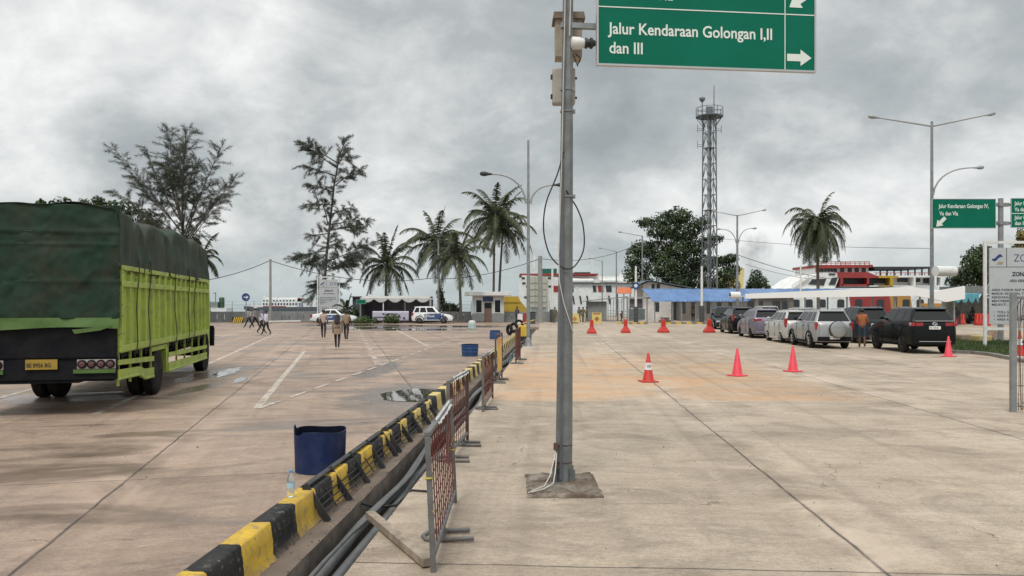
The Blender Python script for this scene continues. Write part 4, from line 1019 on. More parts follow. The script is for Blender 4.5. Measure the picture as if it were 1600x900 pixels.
car('minivan', 'silver car in the back row with only its roof showing behind the mauve grey minivan', 'car', (18.3, 56, 0), a, 4.4, 1.72, 1.86, 1.05, P_silver, 'mpv', .33, M_alu, trim=P_silver, plate='BE 1520 BB')
car('suv', 'dark grey car farthest ahead, standing beyond the black car at the red barrier', 'car', (17.2, 62.5, 0), R(170), 4.4, 1.75, 1.80, 1.05, P_dkblue, 'suv', .34, M_alu, plate='BE 1099 DK')
M_pblue = mat('police_blue', (.030, .075, .19), .4, var=.1, coat=.5)
def door_decal(c, d, x0, x1, z0, z1, s, word, size):
    g = MB(); xx = s*(d['hw']+.003)
    g.box(*sorted((s*(d['hw']-.02), xx)), x0, x1, z0, z1); dd = g.build('blue_door_panel', M_pblue, c)
    text(word, size, M_white, dd, (xx+s*.003, x0+.06 if s > 0 else x1-.06, z0+(z1-z0)*.42), rot=(R(90), 0, R(90)*s), ext=.001, off=.006)
    g = MB()
    for k in (0, .10): g.prism([(x0-.16-k, z0+.05), (x0-.10-k, z0), (x0-.04-k, z0+(z1-z0)/2), (x0-.10-k, z1), (x0-.16-k, z1-.05), (x0-.10-k, z0+(z1-z0)/2)], *sorted((s*(d['hw']-.01), xx)), 'x'); g.prism([(x1+.16+k, z0+.05), (x1+.10+k, z0), (x1+.04+k, z0+(z1-z0)/2), (x1+.10+k, z1), (x1+.16+k, z1-.05), (x1+.10+k, z0+(z1-z0)/2)], *sorted((s*(d['hw']-.01), xx)), 'x')
    g.build('stripe', M_pblue, c)
X = xat(676, 78.8)
c, d = car('police_suv', 'white high patrol car with dark blue doors parked beside the tent', 'car', (X, 79.0, 0), R(-90), 4.20, 1.74, 1.74, 1.12, P_white, 'suv', .345, M_steel, group='patrol cars parked at the far side of the lot', trim=M_under, decal=True)
door_decal(c, d, -.55, .95, .40, 1.0, 1, 'POLISI', .27)
X = xat(520, 79)
c, d = car('police_sedan', 'white low patrol sedan with blue doors parked left of the tent below the zone board', 'car', (X, 80.0, 0), R(-88), 4.8, 1.78, 1.46, .96, P_white, 'sedan', .325, M_steel, group='patrol cars parked at the far side of the lot', trim=P_white, gc=.18, decal=True)
door_decal(c, d, -.85, .75, .34, .88, 1, 'POLISI', .25)
# ---------------------------------------------------------------- sea wall and fence
M_seawall = mat('sea_wall_concrete', (.26, .275, .27), .8, var=.18, scale=.8, dirt=(.13, .125, .115), dirt_amt=.5)
M_soil = mat('bare_soil', (.17, .115, .085), .9, var=.4, scale=.7)
def seawall(x0, x1, Y, label):
    t_ = thing('sea_wall', label, 'wall', (x0, Y, 0))
    L = x1-x0; n = max(1, round(L/2.4)); g = MB(); w_ = L/n
    slots = []
    g.box(0, L, 0, .18, 0, .28); g.box(0, L, 0, .18, .88, 1.14)
    for k in range(n):
        a_ = k*w_
        xs = [a_, a_+w_*.28, a_+w_*.28+.10, a_+w_*.62, a_+w_*.62+.10, a_+w_]
        for i in (0, 2, 4): g.box(xs[i], xs[i+1], .003, .177, .28, .88)
        g.box(a_-.06, a_+.06, -.03, .21, 0, 1.17)
    g.build('wall_panel', M_seawall, t_)
    g = MB(); 
    for k in range(0, n+1, 1): g.cyl((k*w_, .1, 1.14), (k*w_, .1, 2.3), .025, n=6)
    g.build('fence_post', M_steel, t_)
    g = MB()
    for z in (1.5, 1.9, 2.25): g.bar((0, .1, z), (L, .1, z), .012)
    g.build('fence_wire', M_steel, t_)
seawall(-62, xat(738, 85)-.1, 84.6, 'long grey concrete sea wall with narrow slots and a thin wire fence on top')
seawall(xat(789, 85), xat(872, 85)+1.5, 84.9, 'short grey concrete sea wall between the booth and the big sign pole')
g = MB(); g.grid(lambda i, j: (-60+62*i, 82.3+2.2*j, .01+.12*max(0, mnoise.noise(Vector((i*60, j*2, 3))))*(j > 0)), 160, 6); struct(g.build('soil_strip', M_soil))

# ---------------------------------------------------------------- booth
M_bwall = mat('booth_white', (.60, .60, .59), .7, var=.1, scale=1.5, dirt=(.36, .35, .33), dirt_amt=.4)
M_bgrey = mat('booth_grey', (.25, .262, .265), .7, var=.12)
M_door = mat('brown_door', (.19, .115, .085), .6, var=.2, scale=5)
X0 = xat(739.5, 86); bw = (787.5-739.5)*86/F
t_ = thing('guard_booth', 'small white and grey guard booth with brown door and flat white roof', 'booth', (X0, 84.0, 0))
g = MB(); g.box(0, bw, 0, 2.6, .95, 2.9); wl = g.build('upper_wall', M_bwall, t_); g = MB(); g.box(-.02, bw+.02, -.02, 2.62, 0, .95); g.build('lower_wall', M_bgrey, t_)
g = MB(); g.prism([(-.85, 2.9), (bw+.85, 2.9), (bw+.8, 3.30), (-.75, 3.30)], -.7, 3.2); g.build('roof', M_white, t_, bevel=.02)
g = MB(); g.box(1.32, 2.12, -.06, -.021, .02, 2.15); g.build('door', M_door, t_)
g = MB(); g.box(1.36, 2.08, -.065, -.061, 1.5, 2.1); g.build('door_glass', M_glass, t_)
g = MB(); g.box(1.15, 2.25, -.09, -.022, 2.25, 2.78); g.build('blue_nameboard', mat('booth_blue', (.035, .055, .17), .5), t_)
for xa in (.42, 2.46):
    g = MB(); g.box(xa-.09, xa+.69, -.05, -.001, .98, 2.5); fr_ = g.build('window_frame', M_white, t_)
    g = MB(); g.box(xa, xa+.60, -.062, -.051, 1.07, 2.4); g.build('window_pane', M_glass, fr_)
g = MB(); g.bar((.6, -1.2, .12), (1.5, -1.2, .12), .05); g.bar((.6, -1.2, 0), (.6, -1.2, .14), .05); g.bar((1.5, -1.2, 0), (1.5, -1.2, .14), .05); g.build('step_rail', M_dark, t_)

# ---------------------------------------------------------------- zone boards
M_board = mat('board_grey', (.46, .48, .49), .5, var=.05); M_navy = mat('navy_print', (.02, .04, .16), .5); M_text = mat('dark_print', (.04, .045, .06), .5)
def zone_board(name, label, x, Y, W, rz, code, lines):
    t_ = thing(name, label, 'board', (x, Y, 0), rz)
    zb, zt = 1.0, 4.85
    for xx in (0, W):
        g = MB(); g.bar((xx, 0, 0), (xx, 0, zt+.12), .12); g.build('post', M_white, t_)
    g = MB(); g.bar((0, 0, zt+.06), (W, 0, zt+.06), .12); g.build('top_rail', M_white, t_); g = MB(); g.bar((0, 0, .86), (W, 0, .86), .12); g.build('bottom_rail', M_white, t_)
    g = MB(); g.box(.16, W-.16, -.08, -.03, zb+.08, zt-.2); bd = g.build('panel', M_board, t_)
    yy = -.084
    g = MB(); z1 = zt-1.1
    g.box(.16, W-.16, -.085, -.081, z1-.012, z1+.012); g.box(.94, .965, -.085, -.081, z1, zt-.2); g.build('dividing_line', M_text, bd)
    # wave emblem
    g = MB(); pts = []
    n = 14; top = []; bot = []
    for k in range(n+1):
        u = k/n; c = .26+.52*u; zc_ = z1+.42+.10*math.sin((u-.5)*math.pi*1.7); th = .10*math.sin(math.pi*u)**.7+.004
        top.append((c, zc_+th)); bot.append((c, zc_-th*.7))
    g.prism(top+bot[::-1], -.086, -.081); g.build('wave_emblem', M_navy, bd)
    g = MB(); g.prism([(.46, z1+.12), (.74, z1+.10), (.80, z1+.22), (.58, z1+.26)], -.086, -.081); g.build('emblem_tan_mark', mat('tan_print', (.36, .30, .20), .5), bd)  # tan shape printed below the wave
    text('ZONA', .50, M_navy, bd, (1.28, yy, z1+.25), off=-.004, sx=.85)
    text('ZONA '+code, .26, M_text, bd, (W/2+.06, yy, z1-.42), off=.012, align='CENTER', sx=.9)
    text('AREA KENDARAAN', .165, M_text, bd, (W/2+.06, yy, z1-.70), off=.004, align='CENTER', sx=.85)
    fit(text(lines, .15, M_text, bd, (.26, yy, z1-1.12), off=.002, line=1.15), W-.62)
    return t_
body_txt = 'AREA PARKIR SIAP MUAT ANTRIAN\nMASUK KE KAPAL TERMASUK AREA\nKENDARAAN YANG TELAH\nMENYEBERANG\nMELIPUTI :\n\n  \u2022  TOLL GATE\n  \u2022  AREA PARKIR SIAP\n  \u2022  AREA KOMERSIAL'
Yb = 36.0
zone_board('zone_board', 'big grey board in a white frame reading ZONA B2, standing in grass', xat(1539, Yb), Yb, 3.3, -.02, 'B2', body_txt)
Yb = 84.0
zone_board('zone_board', 'distant grey board reading ZONA B1 behind the white patrol sedan', xat(498, Yb), 83.6, 2.35, 0, 'B1', body_txt)

# grass island, stones, kerb
M_grass = bpy.data.materials.new('grass_blades'); t = NT(M_grass); g_ = t.node('ShaderNodeNewGeometry')
t.l.new(t.ramp(t.noise(g_.outputs['Position'], 1.8, 4), [(.35, (.035, .060, .018)), (.65, (.085, .125, .035))]), t.b.inputs['Base Color']); t.b.inputs['Roughness'].default_value = .7
isl = [G(1484, 537), G(1496, 553), G(1545, 552.5), G(1600, 556), G(1680, 562), G(1720, 537), G(1620, 527), G(1520, 527)]
M_isl = mat('island_soil', (.075, .085, .04), .9, var=.4, scale=1)
isl = [(xat(1486, 39), 41.5), (xat(1487, 33), 32.3), (xat(1530, 31), 31.2), (xat(1600, 30), 30.3), (24.5, 29.5), (28, 38), (25, 42.5)]
g = MB(); g.add([(x, y, .03) for x, y in isl], [tuple(range(len(isl)))]); struct(g.build('grass_island_soil', M_isl))
random.seed(12); g = MB()
def inside(x, y, poly):
    r = False; j = len(poly)-1
    for i in range(len(poly)):
        if (poly[i][1] > y) != (poly[j][1] > y) and x < (poly[j][0]-poly[i][0])*(y-poly[i][1])/(poly[j][1]-poly[i][1])+poly[i][0]: r = not r
        j = i
    return r
cnt = 0
while cnt < 9000:
    x = random.uniform(17, 28); y = random.uniform(29.5, 42.5)
    if not inside(x, y, isl): continue
    h = random.uniform(.06, .20)*(1+.8*mnoise.noise(Vector((x, y, 0)))); a = random.uniform(0, 6.28); l = random.uniform(-.08, .08)
    g.add([(x-.02*math.cos(a), y-.02*math.sin(a), .02), (x+.02*math.cos(a), y+.02*math.sin(a), .02), (x+l, y+l*.6, .03+h)], [(0, 1, 2)]); cnt += 1
o = g.build('grass', M_grass); struct(o, 'stuff')
M_kerbgrey = mat('grey_kerb', (.22, .20, .18), .8, var=.3, scale=2)
g = MB(); pk = [G(1483, 551.5), G(1520, 553), G(1548, 556), G(1600, 566), G(1680, 582)]
for p_, q_ in zip(pk, pk[1:]): g.bar((*p_, .05), (*q_, .05), .22, .14)
tag(g.build('low_kerb', M_kerbgrey), 'low dark kerb edging the grass island at the right', 'kerb')
M_stone = mat('brown_stone', (.30, .22, .155), .85, var=.25, scale=1.5, dirt=(.15, .11, .08), dirt_amt=.5, bump=.3)
M_stoney = mat('yellowish_stone', (.46, .36, .15), .8, var=.25, scale=1.5, dirt=(.3, .22, .12), dirt_amt=.5)
for px, py, w_, h_, d_, m_, lb in ((1511, 533, 1.1, .36, .7, M_stone, 'brown concrete block lying right of the nearest black car'), (1533, 535, .75, .36, .7, M_stoney, 'yellowish concrete block lying left of the zone board post'), (1549, 530, .9, .55, .6, M_stone, 'pointed brown stone slab leaning behind the zone board post')):
    X, Y = G(px, py); g = MB()
    if 'pointed' in lb: g.prism([(-w_/2, 0), (w_/2, .1), (w_/2, .18), (.05, h_), (-w_/2+.1, .1)], -d_/2, d_/2)
    else: g.box(-w_/2, w_/2, -d_/2, d_/2, 0, h_)
    o = g.build('stone_block', m_, bevel=.05); o.location = (X, Y, 0); o.rotation_euler = (0, 0, .1); tag(o, lb, 'stone block')

# right wire mesh panel and its post
X, Y = xat(1583, 14.5), 14.5
t_ = thing('mesh_panel', 'tall grey steel post with a wire mesh panel at the right edge of the pavement', 'fence', (X, Y, 0))
g = MB(); g.box(-.05, .05, -.04, .04, 0, 2.26); g.build('post', M_steel, t_, bevel=.004)
g = MB()
for k, (x, r) in enumerate(((.10, .006), (.14, .009), (.19, .005), (.26, .006), (.33, .009), (.42, .006), (.5, .006), (.6, .009))):
    g.tube([(x+.012*math.sin(k*2+j), 0, z) for j, z in enumerate((.03, .5, 1.0, 1.5, 2.0, 2.14))], r, 5)
for z in (.1, .5, .95, 1.25, 1.6, 1.78, 2.14): g.bar((.05, .01, z), (.75, .01, z+.01), .009)
for k in range(4): g.tube([(.06+k*.1, 0, 1.7), (.08+k*.1, 0, 2.0), (.14+k*.09, 0, 2.12), (.17+k*.1, 0, 2.13)], .007, 5)
g.build('wire_mesh', M_brown, t_)
g = MB()
for k in range(6): g.tube([(.04+.12*k, -.02, .2), (.16+.12*k, -.02, .05), (.28+.12*k, -.02, .2)], .006, 5)
g.build('coiled_wire', M_dark, t_)

# ---------------------------------------------------------------- lamps and poles
def head(mb, p, d, L=.75, w_=.16):
    p = Vector(p); d = Vector(d).normalized(); mb.tube([p, p+d*L*.3, p+d*L*.6, p+d*L*.9, p+d*L], [.04, w_*.55, w_, w_*.8, .04], 10)
def lamp_post(label, px, base_py, top_py, arms, Y=None, r0=.11, r1=.06, curved=False, name='street_lamp', group='street lamps around the terminal', shaft_mat=None, extra=None, z_arm=None, headm=None):
    Y = Y or G(0, base_py)[1]; X = xat(px, Y); zt = zat(top_py, Y)
    t_ = thing(name, label, 'street lamp', (X, Y, 0), 0, group)
    g = MB(); g.tube([(0, 0, 0), (0, 0, zt)], [r0, r1], 8); g.build('pole', shaft_mat or M_steel, t_, smooth=20)
    g = MB(); g.lathe([(r0*2.2, 0), (r0*2.0, .05), (r0*1.3, .35), (r0*1.05, .4)], 8); g.build('base', shaft_mat or M_steel, t_)
    for (sx_, sy_, ex, ey, cv) in arms:       # start and end pixels
        a0 = Vector((xat(sx_, Y)-X, 0, zat(sy_, Y))); a1 = Vector((xat(ex, Y)-X, 0, zat(ey, Y)))
        d = (a1-a0); pts = []
        for k in range(9):
            u = k/8; p_ = a0.lerp(a1, u)
            if cv: p_ = a0+Vector((d.x*(u**1.6), 0, d.z*(1-(1-u)**2.2)))
            pts.append(p_)
        g = MB(); g.tube(pts, [.055-.02*k/8 for k in range(9)], 7); ar = g.build('arm', M_lamp, t_, smooth=40)
        g = MB(); dd = (pts[-1]-pts[-2]).normalized(); head(g, pts[-1]-dd*.1, dd, .16*abs(ex-sx_)*Y/F+.2 if abs(ex-sx_)*Y/F > 2.2 else .6, .12); g.build('lamp_head', headm or M_lamp, ar, smooth=50)
    return t_
lamp_post('tall slim lamp post with two curved arms standing left of the big sign pole', 825.5, 541, 219, [(822, 318, 766, 272, True), (829, 318, 868, 289, True)], r0=.10, r1=.055, headm=M_dark)
lp = lamp_post('tallest double armed lamp post standing behind the nearest black car', 1456, 530, 190, [(1454, 197, 1372, 184, False), (1458, 197, 1540, 180, False), (1458, 305, 1524, 262, True)], r0=.12, r1=.07)
lamp_post('lamp post with two straight and two curved arms before the blue tarpaulin roof', 1152, 502, 336, [(1151, 337, 1120, 331, False), (1153, 337, 1190, 329, False), (1150, 380, 1126, 358, True), (1154, 380, 1175, 357, True)], Y=80, r0=.15, r1=.09)
lamp_post('single armed lamp post left of the big dark tree', 1003.5, 497, 368, [(1003, 369, 972, 363, False)], Y=100, r0=.12, r1=.08)
lamp_post('single armed lamp post in front of the white ferry, right of the sign pole', 963, 497, 393, [(963, 393, 940, 388, False)], Y=115, r0=.12, r1=.08)
lamp_post('farthest small single armed lamp post against the white ferry', 941, 497, 408, [(941, 408, 924, 404, False)], Y=135, r0=.12, r1=.08)
def pole_(px, py0, py1, Y, r, m, label, name='utility_pole', cat='pole', base=None):
    X = xat(px, Y); t_ = thing(name, label, cat, (X, Y, 0)); g = MB(); g.cyl((0, 0, 0), (0, 0, zat(py1, Y)), r, r*.75, 10); g.build('shaft', m, t_, smooth=30)
    if base: g = MB(); g.cyl((0, 0, 0), (0, 0, base), r*1.9, r*1.9, 10); g.build('dark_base', mat('dark_grey_base', (.06, .065, .07), .6), t_, smooth=30)
    return t_
M_conc = mat('pole_concrete', (.30, .30, .285), .8, var=.2, scale=2, dirt=(.15, .14, .13), dirt_amt=.4)
pole_(422.5, 505, 405, 79, .14, M_conc, 'grey utility pole behind the four walking people, holding the wire')
pole_(685, 503, 372, 84, .12, M_conc, 'thin grey pole standing at the right end of the white tent among the palms')
pole_(844, 503, 400, 82, .30, M_conc, 'stout grey concrete utility pole between the lamp post and the big sign pole')
pole_(863, 503, 420, 82.5, .15, M_white, 'white painted post with dark base right behind the big sign pole', base=1.4)
pole_(993.5, 505, 416, 78, .13, M_white, 'white barrier post with dark base at the left end of the blue tarpaulin roof', base=1.7)
pole_(1096.5, 504, 416, 79, .14, M_white, 'white barrier post with dark base and small cameras in front of the lattice tower', base=1.8)
pole_(1251, 500, 415, 79, .10, M_white, 'thin white post right of the dark tree, rising above the white canopy')
pole_(1120.5, 500, 370, 96, .07, M_steel, 'thin grey mast right beside the lattice tower')
# blue ring signs, speakers
M_ring = mat('ring_blue', (.012, .055, .20), .45); M_skin = None
def ring_sign(px, py, Y, r, label, solid=False):
    t_ = thing('round_sign', label, 'round sign', (xat(px, Y), Y-.2, zat(py, Y)))
    g = MB(); g.lathe([(r, 0), (r, .03)], 24, axis='y'); g.build('disc', M_ring, t_)
    g = MB()
    if solid:
        g.prism([(-.5*r, -.10*r), (.1*r, -.10*r), (.1*r, -.42*r), (.6*r, 0), (.1*r, .42*r), (.1*r, .10*r), (-.5*r, .10*r)], -.008, -.002); g.build('arrow', M_white, t_)
        g = MB(); g.tube([(r*.98*math.cos(k*math.pi/12), -.005, r*.98*math.sin(k*math.pi/12)) for k in range(25)], r*.05, 6); g.build('rim', M_white, t_)
        g = MB(); g.cyl((0, .06, -zat(py, Y)), (0, .06, r*.6), .04); g.build('post', M_steel, t_)
    else:
        g.lathe([(r*.5, -.012), (r*.5, -.002)], 20, axis='y'); g.build('centre', M_white, t_)
ring_sign(993, 446.5, 78, .36, 'round blue ring sign on the white post at the end of the blue tarpaulin')
ring_sign(1150.5, 464, 79.5, .24, 'small round blue ring sign on the lamp post under the white loudspeaker')
ring_sign(385.3, 464.5, 74, .42, 'round blue arrow sign on a post by the sea wall', True)
def drum(px, py, Y, L, r, label, rz=0, flip=1):
    t_ = thing('loudspeaker', label, 'loudspeaker', (xat(px, Y), Y-.2, zat(py, Y)), rz)
    g = MB(); g.lathe([(r, -L/2), (r, L/2)], 22, axis='x'); g.build('drum_body', M_white, t_, smooth=40)
    g = MB(); g.lathe([(r*.82, flip*(-L/2-.005)), (r*.82, flip*(-L/2+.02))], 22, axis='x'); g.build('opening', M_dark, t_)
drum(1147.5, 461.5, 79, 1.0, .36, 'white drum shaped loudspeaker on the lamp post before the blue tarpaulin')
drum(1473, 424, 42.0, 1.2, .28, 'white drum shaped housing fixed to the tallest double armed lamp post', R(12), flip=-1)

# ---------------------------------------------------------------- right-hand gantry with two green signs
t_ = thing('sign_gantry', 'grey steel post with clamps holding two small green road signs', 'gantry', (xat(1563.5, 41), 41, 0))
g = MB(); g.cyl((0, 0, 0), (0, 0, zat(310, 41)), .15, .13, 12); g.build('post', M_steel, t_, smooth=30)
for z in (zat(320, 41), zat(349, 41)):
    g = MB()
    g.lathe([(.2, z-.08), (.2, z+.08)], 12); g.bar((-.55, 0, z), (.55, 0, z), .07, .12); 
    for s in (-1, 1): g.bar((s*.2, 0, z), (s*.42, -.02, z), .12, .2)
    g.build('clamp', M_steel, t_)
k_ = 41/F
green_sign('road_sign', 'small green sign with one text block and a diagonal arrow beside the tall lamp post', 'road sign', (xat(1454.5, 41), 40.85, zat(356.5, 41)), 0, 98*k_, 44.5*k_, [],
    [('Jalur Kendaraan Golongan IV,', 8.8*k_, 10*k_, 31*k_, 78*k_), ('Va dan VIa', 8.8*k_, 11*k_, 19.5*k_, 29*k_)], [(13*k_, 9*k_, 20*k_, R(225))], 'green road signs on the gantry', fr=.03)
green_sign('road_sign', 'small green two line sign cut by the right edge of the picture', 'road sign', (xat(1577.5, 41), 40.85, zat(355.5, 41)), 0, 98*k_, 44.5*k_, [(0, 21*k_, 98*k_, 22*k_)],
    [('Jalur Kendaraan Golongan IV,', 8.4*k_, 5*k_, 34.5*k_, 78*k_), ('Va dan VIa', 8.4*k_, 5*k_, 25*k_, 29*k_), ('Jalur Kendaraan Golongan I,II', 8.4*k_, 5*k_, 12.5*k_, 78*k_), ('dan III', 8.4*k_, 5*k_, 3.5*k_, 17*k_)], [], 'green road signs on the gantry', fr=.03)

# ---------------------------------------------------------------- lattice tower
M_lat = mat('lattice_grey', (.17, .185, .195), .55, .3, var=.2)
Yt = 100; Xt = xat(1108.5, Yt); wt = .62
t_ = thing('lattice_tower', 'tall grey steel lattice tower with a round railed platform and antennas on top', 'tower', (Xt, Yt, 0), .35)
ztop = zat(183, Yt)
for sx_ in (-1, 1):
    for sy_ in (-1, 1):
        g = MB(); g.bar((sx_*wt*1.12, sy_*wt*1.12, 0), (sx_*wt*.95, sy_*wt*.95, ztop), .12); g.build('leg', M_lat, t_)
npan = 13
for k in range(npan):
    z0_, z1_ = ztop*k/npan, ztop*(k+1)/npan; c = wt*(1.12-.17*k/npan); g = MB()
    for (ax, ay, bx_, by_) in ((-c, -c, c, -c), (c, -c, c, c), (c, c, -c, c), (-c, c, -c, -c)):
        g.bar((ax, ay, z1_), (bx_, by_, z1_), .06); mx, my = (ax+bx_)/2, (ay+by_)/2
        g.bar((ax, ay, z0_), (mx, my, z1_), .055); g.bar((bx_, by_, z0_), (mx, my, z1_), .055)
        g.bar((ax, ay, (z0_+z1_)/2), ((ax+mx)/2, (ay+my)/2, (z0_+z1_)/2), .06)
    if k % 4 == 2: g.box(-c, c, -c, c, z1_-.03, z1_+.03)
    g.build('bracing', M_lat, t_)
g = MB(); g.bar((0, -.3, 0), (0, -.3, ztop), .06); g.bar((.4, -.3, 0), (.4, -.3, ztop), .06); g.bar((.2, .2, 0), (.2, .2, ztop), .12); g.build('ladder', M_lat, t_)
g = MB(); g.lathe([(1.75, ztop), (1.75, ztop+.10), (0.1, ztop+.10), (.1, ztop)], 16, caps=False)

for k in range(8): a = k*math.pi/4; g.bar((.9*math.cos(a), .9*math.sin(a), ztop-1.1), (1.7*math.cos(a), 1.7*math.sin(a), ztop), .07)
g.v = g.v; g.build('platform', M_lat, t_)
g = MB()
for z in (.6, 1.15): g.tube([(1.72*math.cos(k*math.pi/8), 1.72*math.sin(k*math.pi/8), ztop+z) for k in range(17)], .04, 5)
for k in range(8): a = k*math.pi/4; g.bar((1.72*math.cos(a), 1.72*math.sin(a), ztop), (1.72*math.cos(a), 1.72*math.sin(a), ztop+1.15), .06)
g.build('railing', M_lat, t_)
g = MB(); g.cyl((.7, 0, ztop), (.7, 0, ztop+4.2), .08, .05, 6); g.build('whip_antenna', M_lat, t_)
g = MB(); g.cyl((-1.1, 0, ztop), (-1.1, 0, ztop+2.1), .07); g.lathe([(.2, ztop+1.9), (.4, ztop+2.2), (.4, ztop+2.4)], 10, c=(-1.1, 0, 0)); g.build('horn_antenna', M_lat, t_)
g = MB(); g.lathe([(.45, ztop+.2), (.45, ztop+1.3)], 12); g.build('radio_drum', M_lat, t_, smooth=40)
for z, s in ((zat(205, Yt), -1), (zat(203, Yt), 1), (zat(230, Yt), -1)):
    g = MB(); g.bar((s*wt, 0, z), (s*(wt+1.2), 0, z), .06); g.bar((s*(wt+1.2), 0, z-.3), (s*(wt+1.2), 0, z+.7), .05); g.bar((s*(wt+.4), 0, z+.25), (s*(wt+1.2), 0, z+.25), .04); g.build('side_antenna', M_lat, t_)

# ---------------------------------------------------------------- tent with banner
M_tent = mat('tent_fabric', (.48, .47, .45), .8, var=.12, scale=1.5, dirt=(.30, .29, .28), dirt_amt=.4); M_tdark = mat('dark_tent_wall', (.13, .125, .15), .8, var=.5, scale=.7)
Yn = 85.0-1.5; xa, xb = xat(572, Yn), xat(677, Yn); Wt_ = xb-xa
t_ = thing('tent', 'white tent with scalloped valance and dark interior across the lot', 'tent', (xa, Yn-3.2, 0))
zv = zat(467, Yn)
g = MB()
def roof(i, j):
    a_ = Wt_*i; return (a_, 3.2*j-.05, zv+.05+.22*math.sin(math.pi*j)+.05*math.sin(i*math.pi*6)**2)
g.grid(roof, 36, 8); g.build('roof', M_tent, t_, smooth=50, thick=.01)
g = MB()
def val(i, j):
    return (Wt_*i, -.08-.06*abs(math.sin(i*math.pi*5))*j-.02*math.sin(i*90), zv+.10-j*(.10+.42*abs(math.sin(i*math.pi*5))**.8))
g.grid(val, 100, 6); g.build('valance', M_tent, t_, smooth=60, thick=.01)
g = MB(); g.box(0.0, Wt_, 3.0, 3.1, 0, zv-.05); g.box(-.02, .03, .2, 3.0, 0, zv); g.build('back_wall', M_tdark, t_)
for k in (0, .33, .64, 1):
    g = MB(); g.bar((Wt_*k, 0, 0), (Wt_*k, 0, zv), .10 if k == .33 else .07); g.build('pole', M_white if k in (.33, 1) else M_steel, t_)
g = MB(); g.grid(lambda i, j: (Wt_+.02+.25*math.sin(j*7)*(1-j)*.4, .2+.5*i, zv*(1-j)), 4, 10); g.build('side_curtain', M_tent, t_, smooth=60, thick=.01)
X = xat(583, 80); b_ = thing('banner', 'lilac white banner with dark printing hung in front of the tent', 'banner', (X, 79.6, zat(501.5, 79.6)))
M_ban = mat('lilac_banner', (.52, .50, .60), .6, var=.06); wbn = 57*79.6/F
g = MB(); g.grid(lambda i, j: (wbn*i, .03*math.sin(i*9+j*2), 1.02*j), 24, 6); g.build('cloth', M_ban, b_, smooth=60, thick=.01)
g = MB()
for x, z, r in ((1.15, .72, .10), (wbn-.5, .30, .11)): g.lathe([(r, -.05), (r, -.04)], 14, c=(x, 0, z), axis='y')
g.box(.12, 2.3, -.05, -.04, .36, .44); g.box(1.5, 2.2, -.05, -.04, .70, .80); g.box(2.4, 3.0, -.05, -.04, .38, .43); g.build('printing', M_text, b_)
green_sign('small_green_sign', 'tiny green sign on a post at the left end of the tent', 'sign', (xat(557, 79), 79, zat(474.5, 79)), 0, .95, .4, [], [], [])
pole_(564, 505, 474.5, 79.1, .03, M_steel, 'thin post carrying the tiny green sign beside the tent', 'sign_post')

# dark hut left of the tent
M_hut = mat('dark_fence_panel', (.07, .078, .08), .8, var=.3)
t_ = thing('dark_shed', 'dark grey shed with open front between the zone board palm and the tent', 'shed', (xat(552, 83), 82.6, 0))
g = MB(); ws = 22*83/F; g.box(0, ws, 0, .1, 0, 2.7); g.box(0, .1, .1, 1.6, 0, 2.7); g.build('wall', M_hut, t_); g = MB(); g.prism([(-.2, 2.7), (ws+.2, 2.7), (ws+.2, 2.82), (-.2, 2.8)], -.3, 1.8); g.build('roof', M_hut, t_)

# striped board, boom on the ground
t_ = thing('striped_barrier_board', 'short yellow and black striped barrier board standing before the sea wall', 'barrier', (xat(365, 80), 79.5, 0))
for k in range(5):
    g = MB(); g.prism([(.05+.2*k, 0), (.17+.2*k, 0), (.37+.2*k, .62), (.25+.2*k, .62)], 0, .04); g.build('stripe', M_yel, t_)
g = MB(); g.box(0, 1.15, .041, .07, 0, .62); g.build('backing', M_blk, t_)
g = MB(); g.bar((xat(420, 77), 77, .25), (xat(470, 77), 77, .30), .12); tag(g.build('white_boom', M_white), 'white boom lying low across the lot beside the utility pole', 'boom')

# ---------------------------------------------------------------- ferries
M_fwhite = mat('ferry_white', (.78, .79, .78), .55, var=.08, scale=.5, dirt=(.42, .35, .28), dirt_amt=.5); M_fred = mat('ferry_red', (.30, .035, .035), .5, var=.15, scale=.3, dirt=(.25, .06, .05), dirt_amt=.4)
M_for = mat('ferry_orange', (.46, .23, .055), .5, var=.15, scale=.3); M_fyel = mat('ferry_yellow', (.48, .31, .03), .5, var=.15, scale=.3); M_fdk = mat('ferry_dark', (.035, .04, .045), .5)
M_fgreen = mat('ferry_green', (.01, .14, .10), .5)
def fx(px, Y, X0): return xat(px, Y)-X0
# far ferry
Yf = 420; X0 = xat(380, Yf)
t_ = thing('ferry', 'small distant white ferry with a dark hull sailing on the sea at left', 'ferry', (X0, Yf, -2.3))
zz = lambda py, Y=Yf: zat(py, Y)+2.3
fp = lambda px: fx(px, Yf, X0)
g = MB(); g.prism([(fp(381), zz(482)), (fp(381), zz(478.5)), (fp(400), zz(480)), (fp(494), zz(479.5)), (fp(499), zz(478)), (fp(497), zz(488)), (fp(386), zz(488))], 0, 9); g.build('hull', mat('navy_hull', (.07, .08, .09), .6), t_)
g = MB(); g.prism([(fp(408), zz(480)), (fp(408), zz(468)), (fp(466), zz(467)), (fp(474), zz(469)), (fp(494), zz(471)), (fp(494), zz(480))], 1, 8); g.build('superstructure', M_fwhite, t_)
g = MB(); g.box(fp(412), fp(464), 2, 7, zz(467.5), zz(464.5)); g.box(fp(390), fp(408), 3, 6, zz(480), zz(476)); g.build('upper_deck', M_fwhite, t_)
for k in range(12): g = MB(); px = 410+k*4.6; g.box(fp(px), fp(px+2.4), .9, 1, zz(476.8), zz(473.5)); g.build('window', M_fdk, t_)
for k in range(10): g = MB(); px = 410+k*5.2; g.box(fp(px), fp(px+2.6), .9, 1, zz(470.6), zz(468.9)); g.build('window', M_fdk, t_)
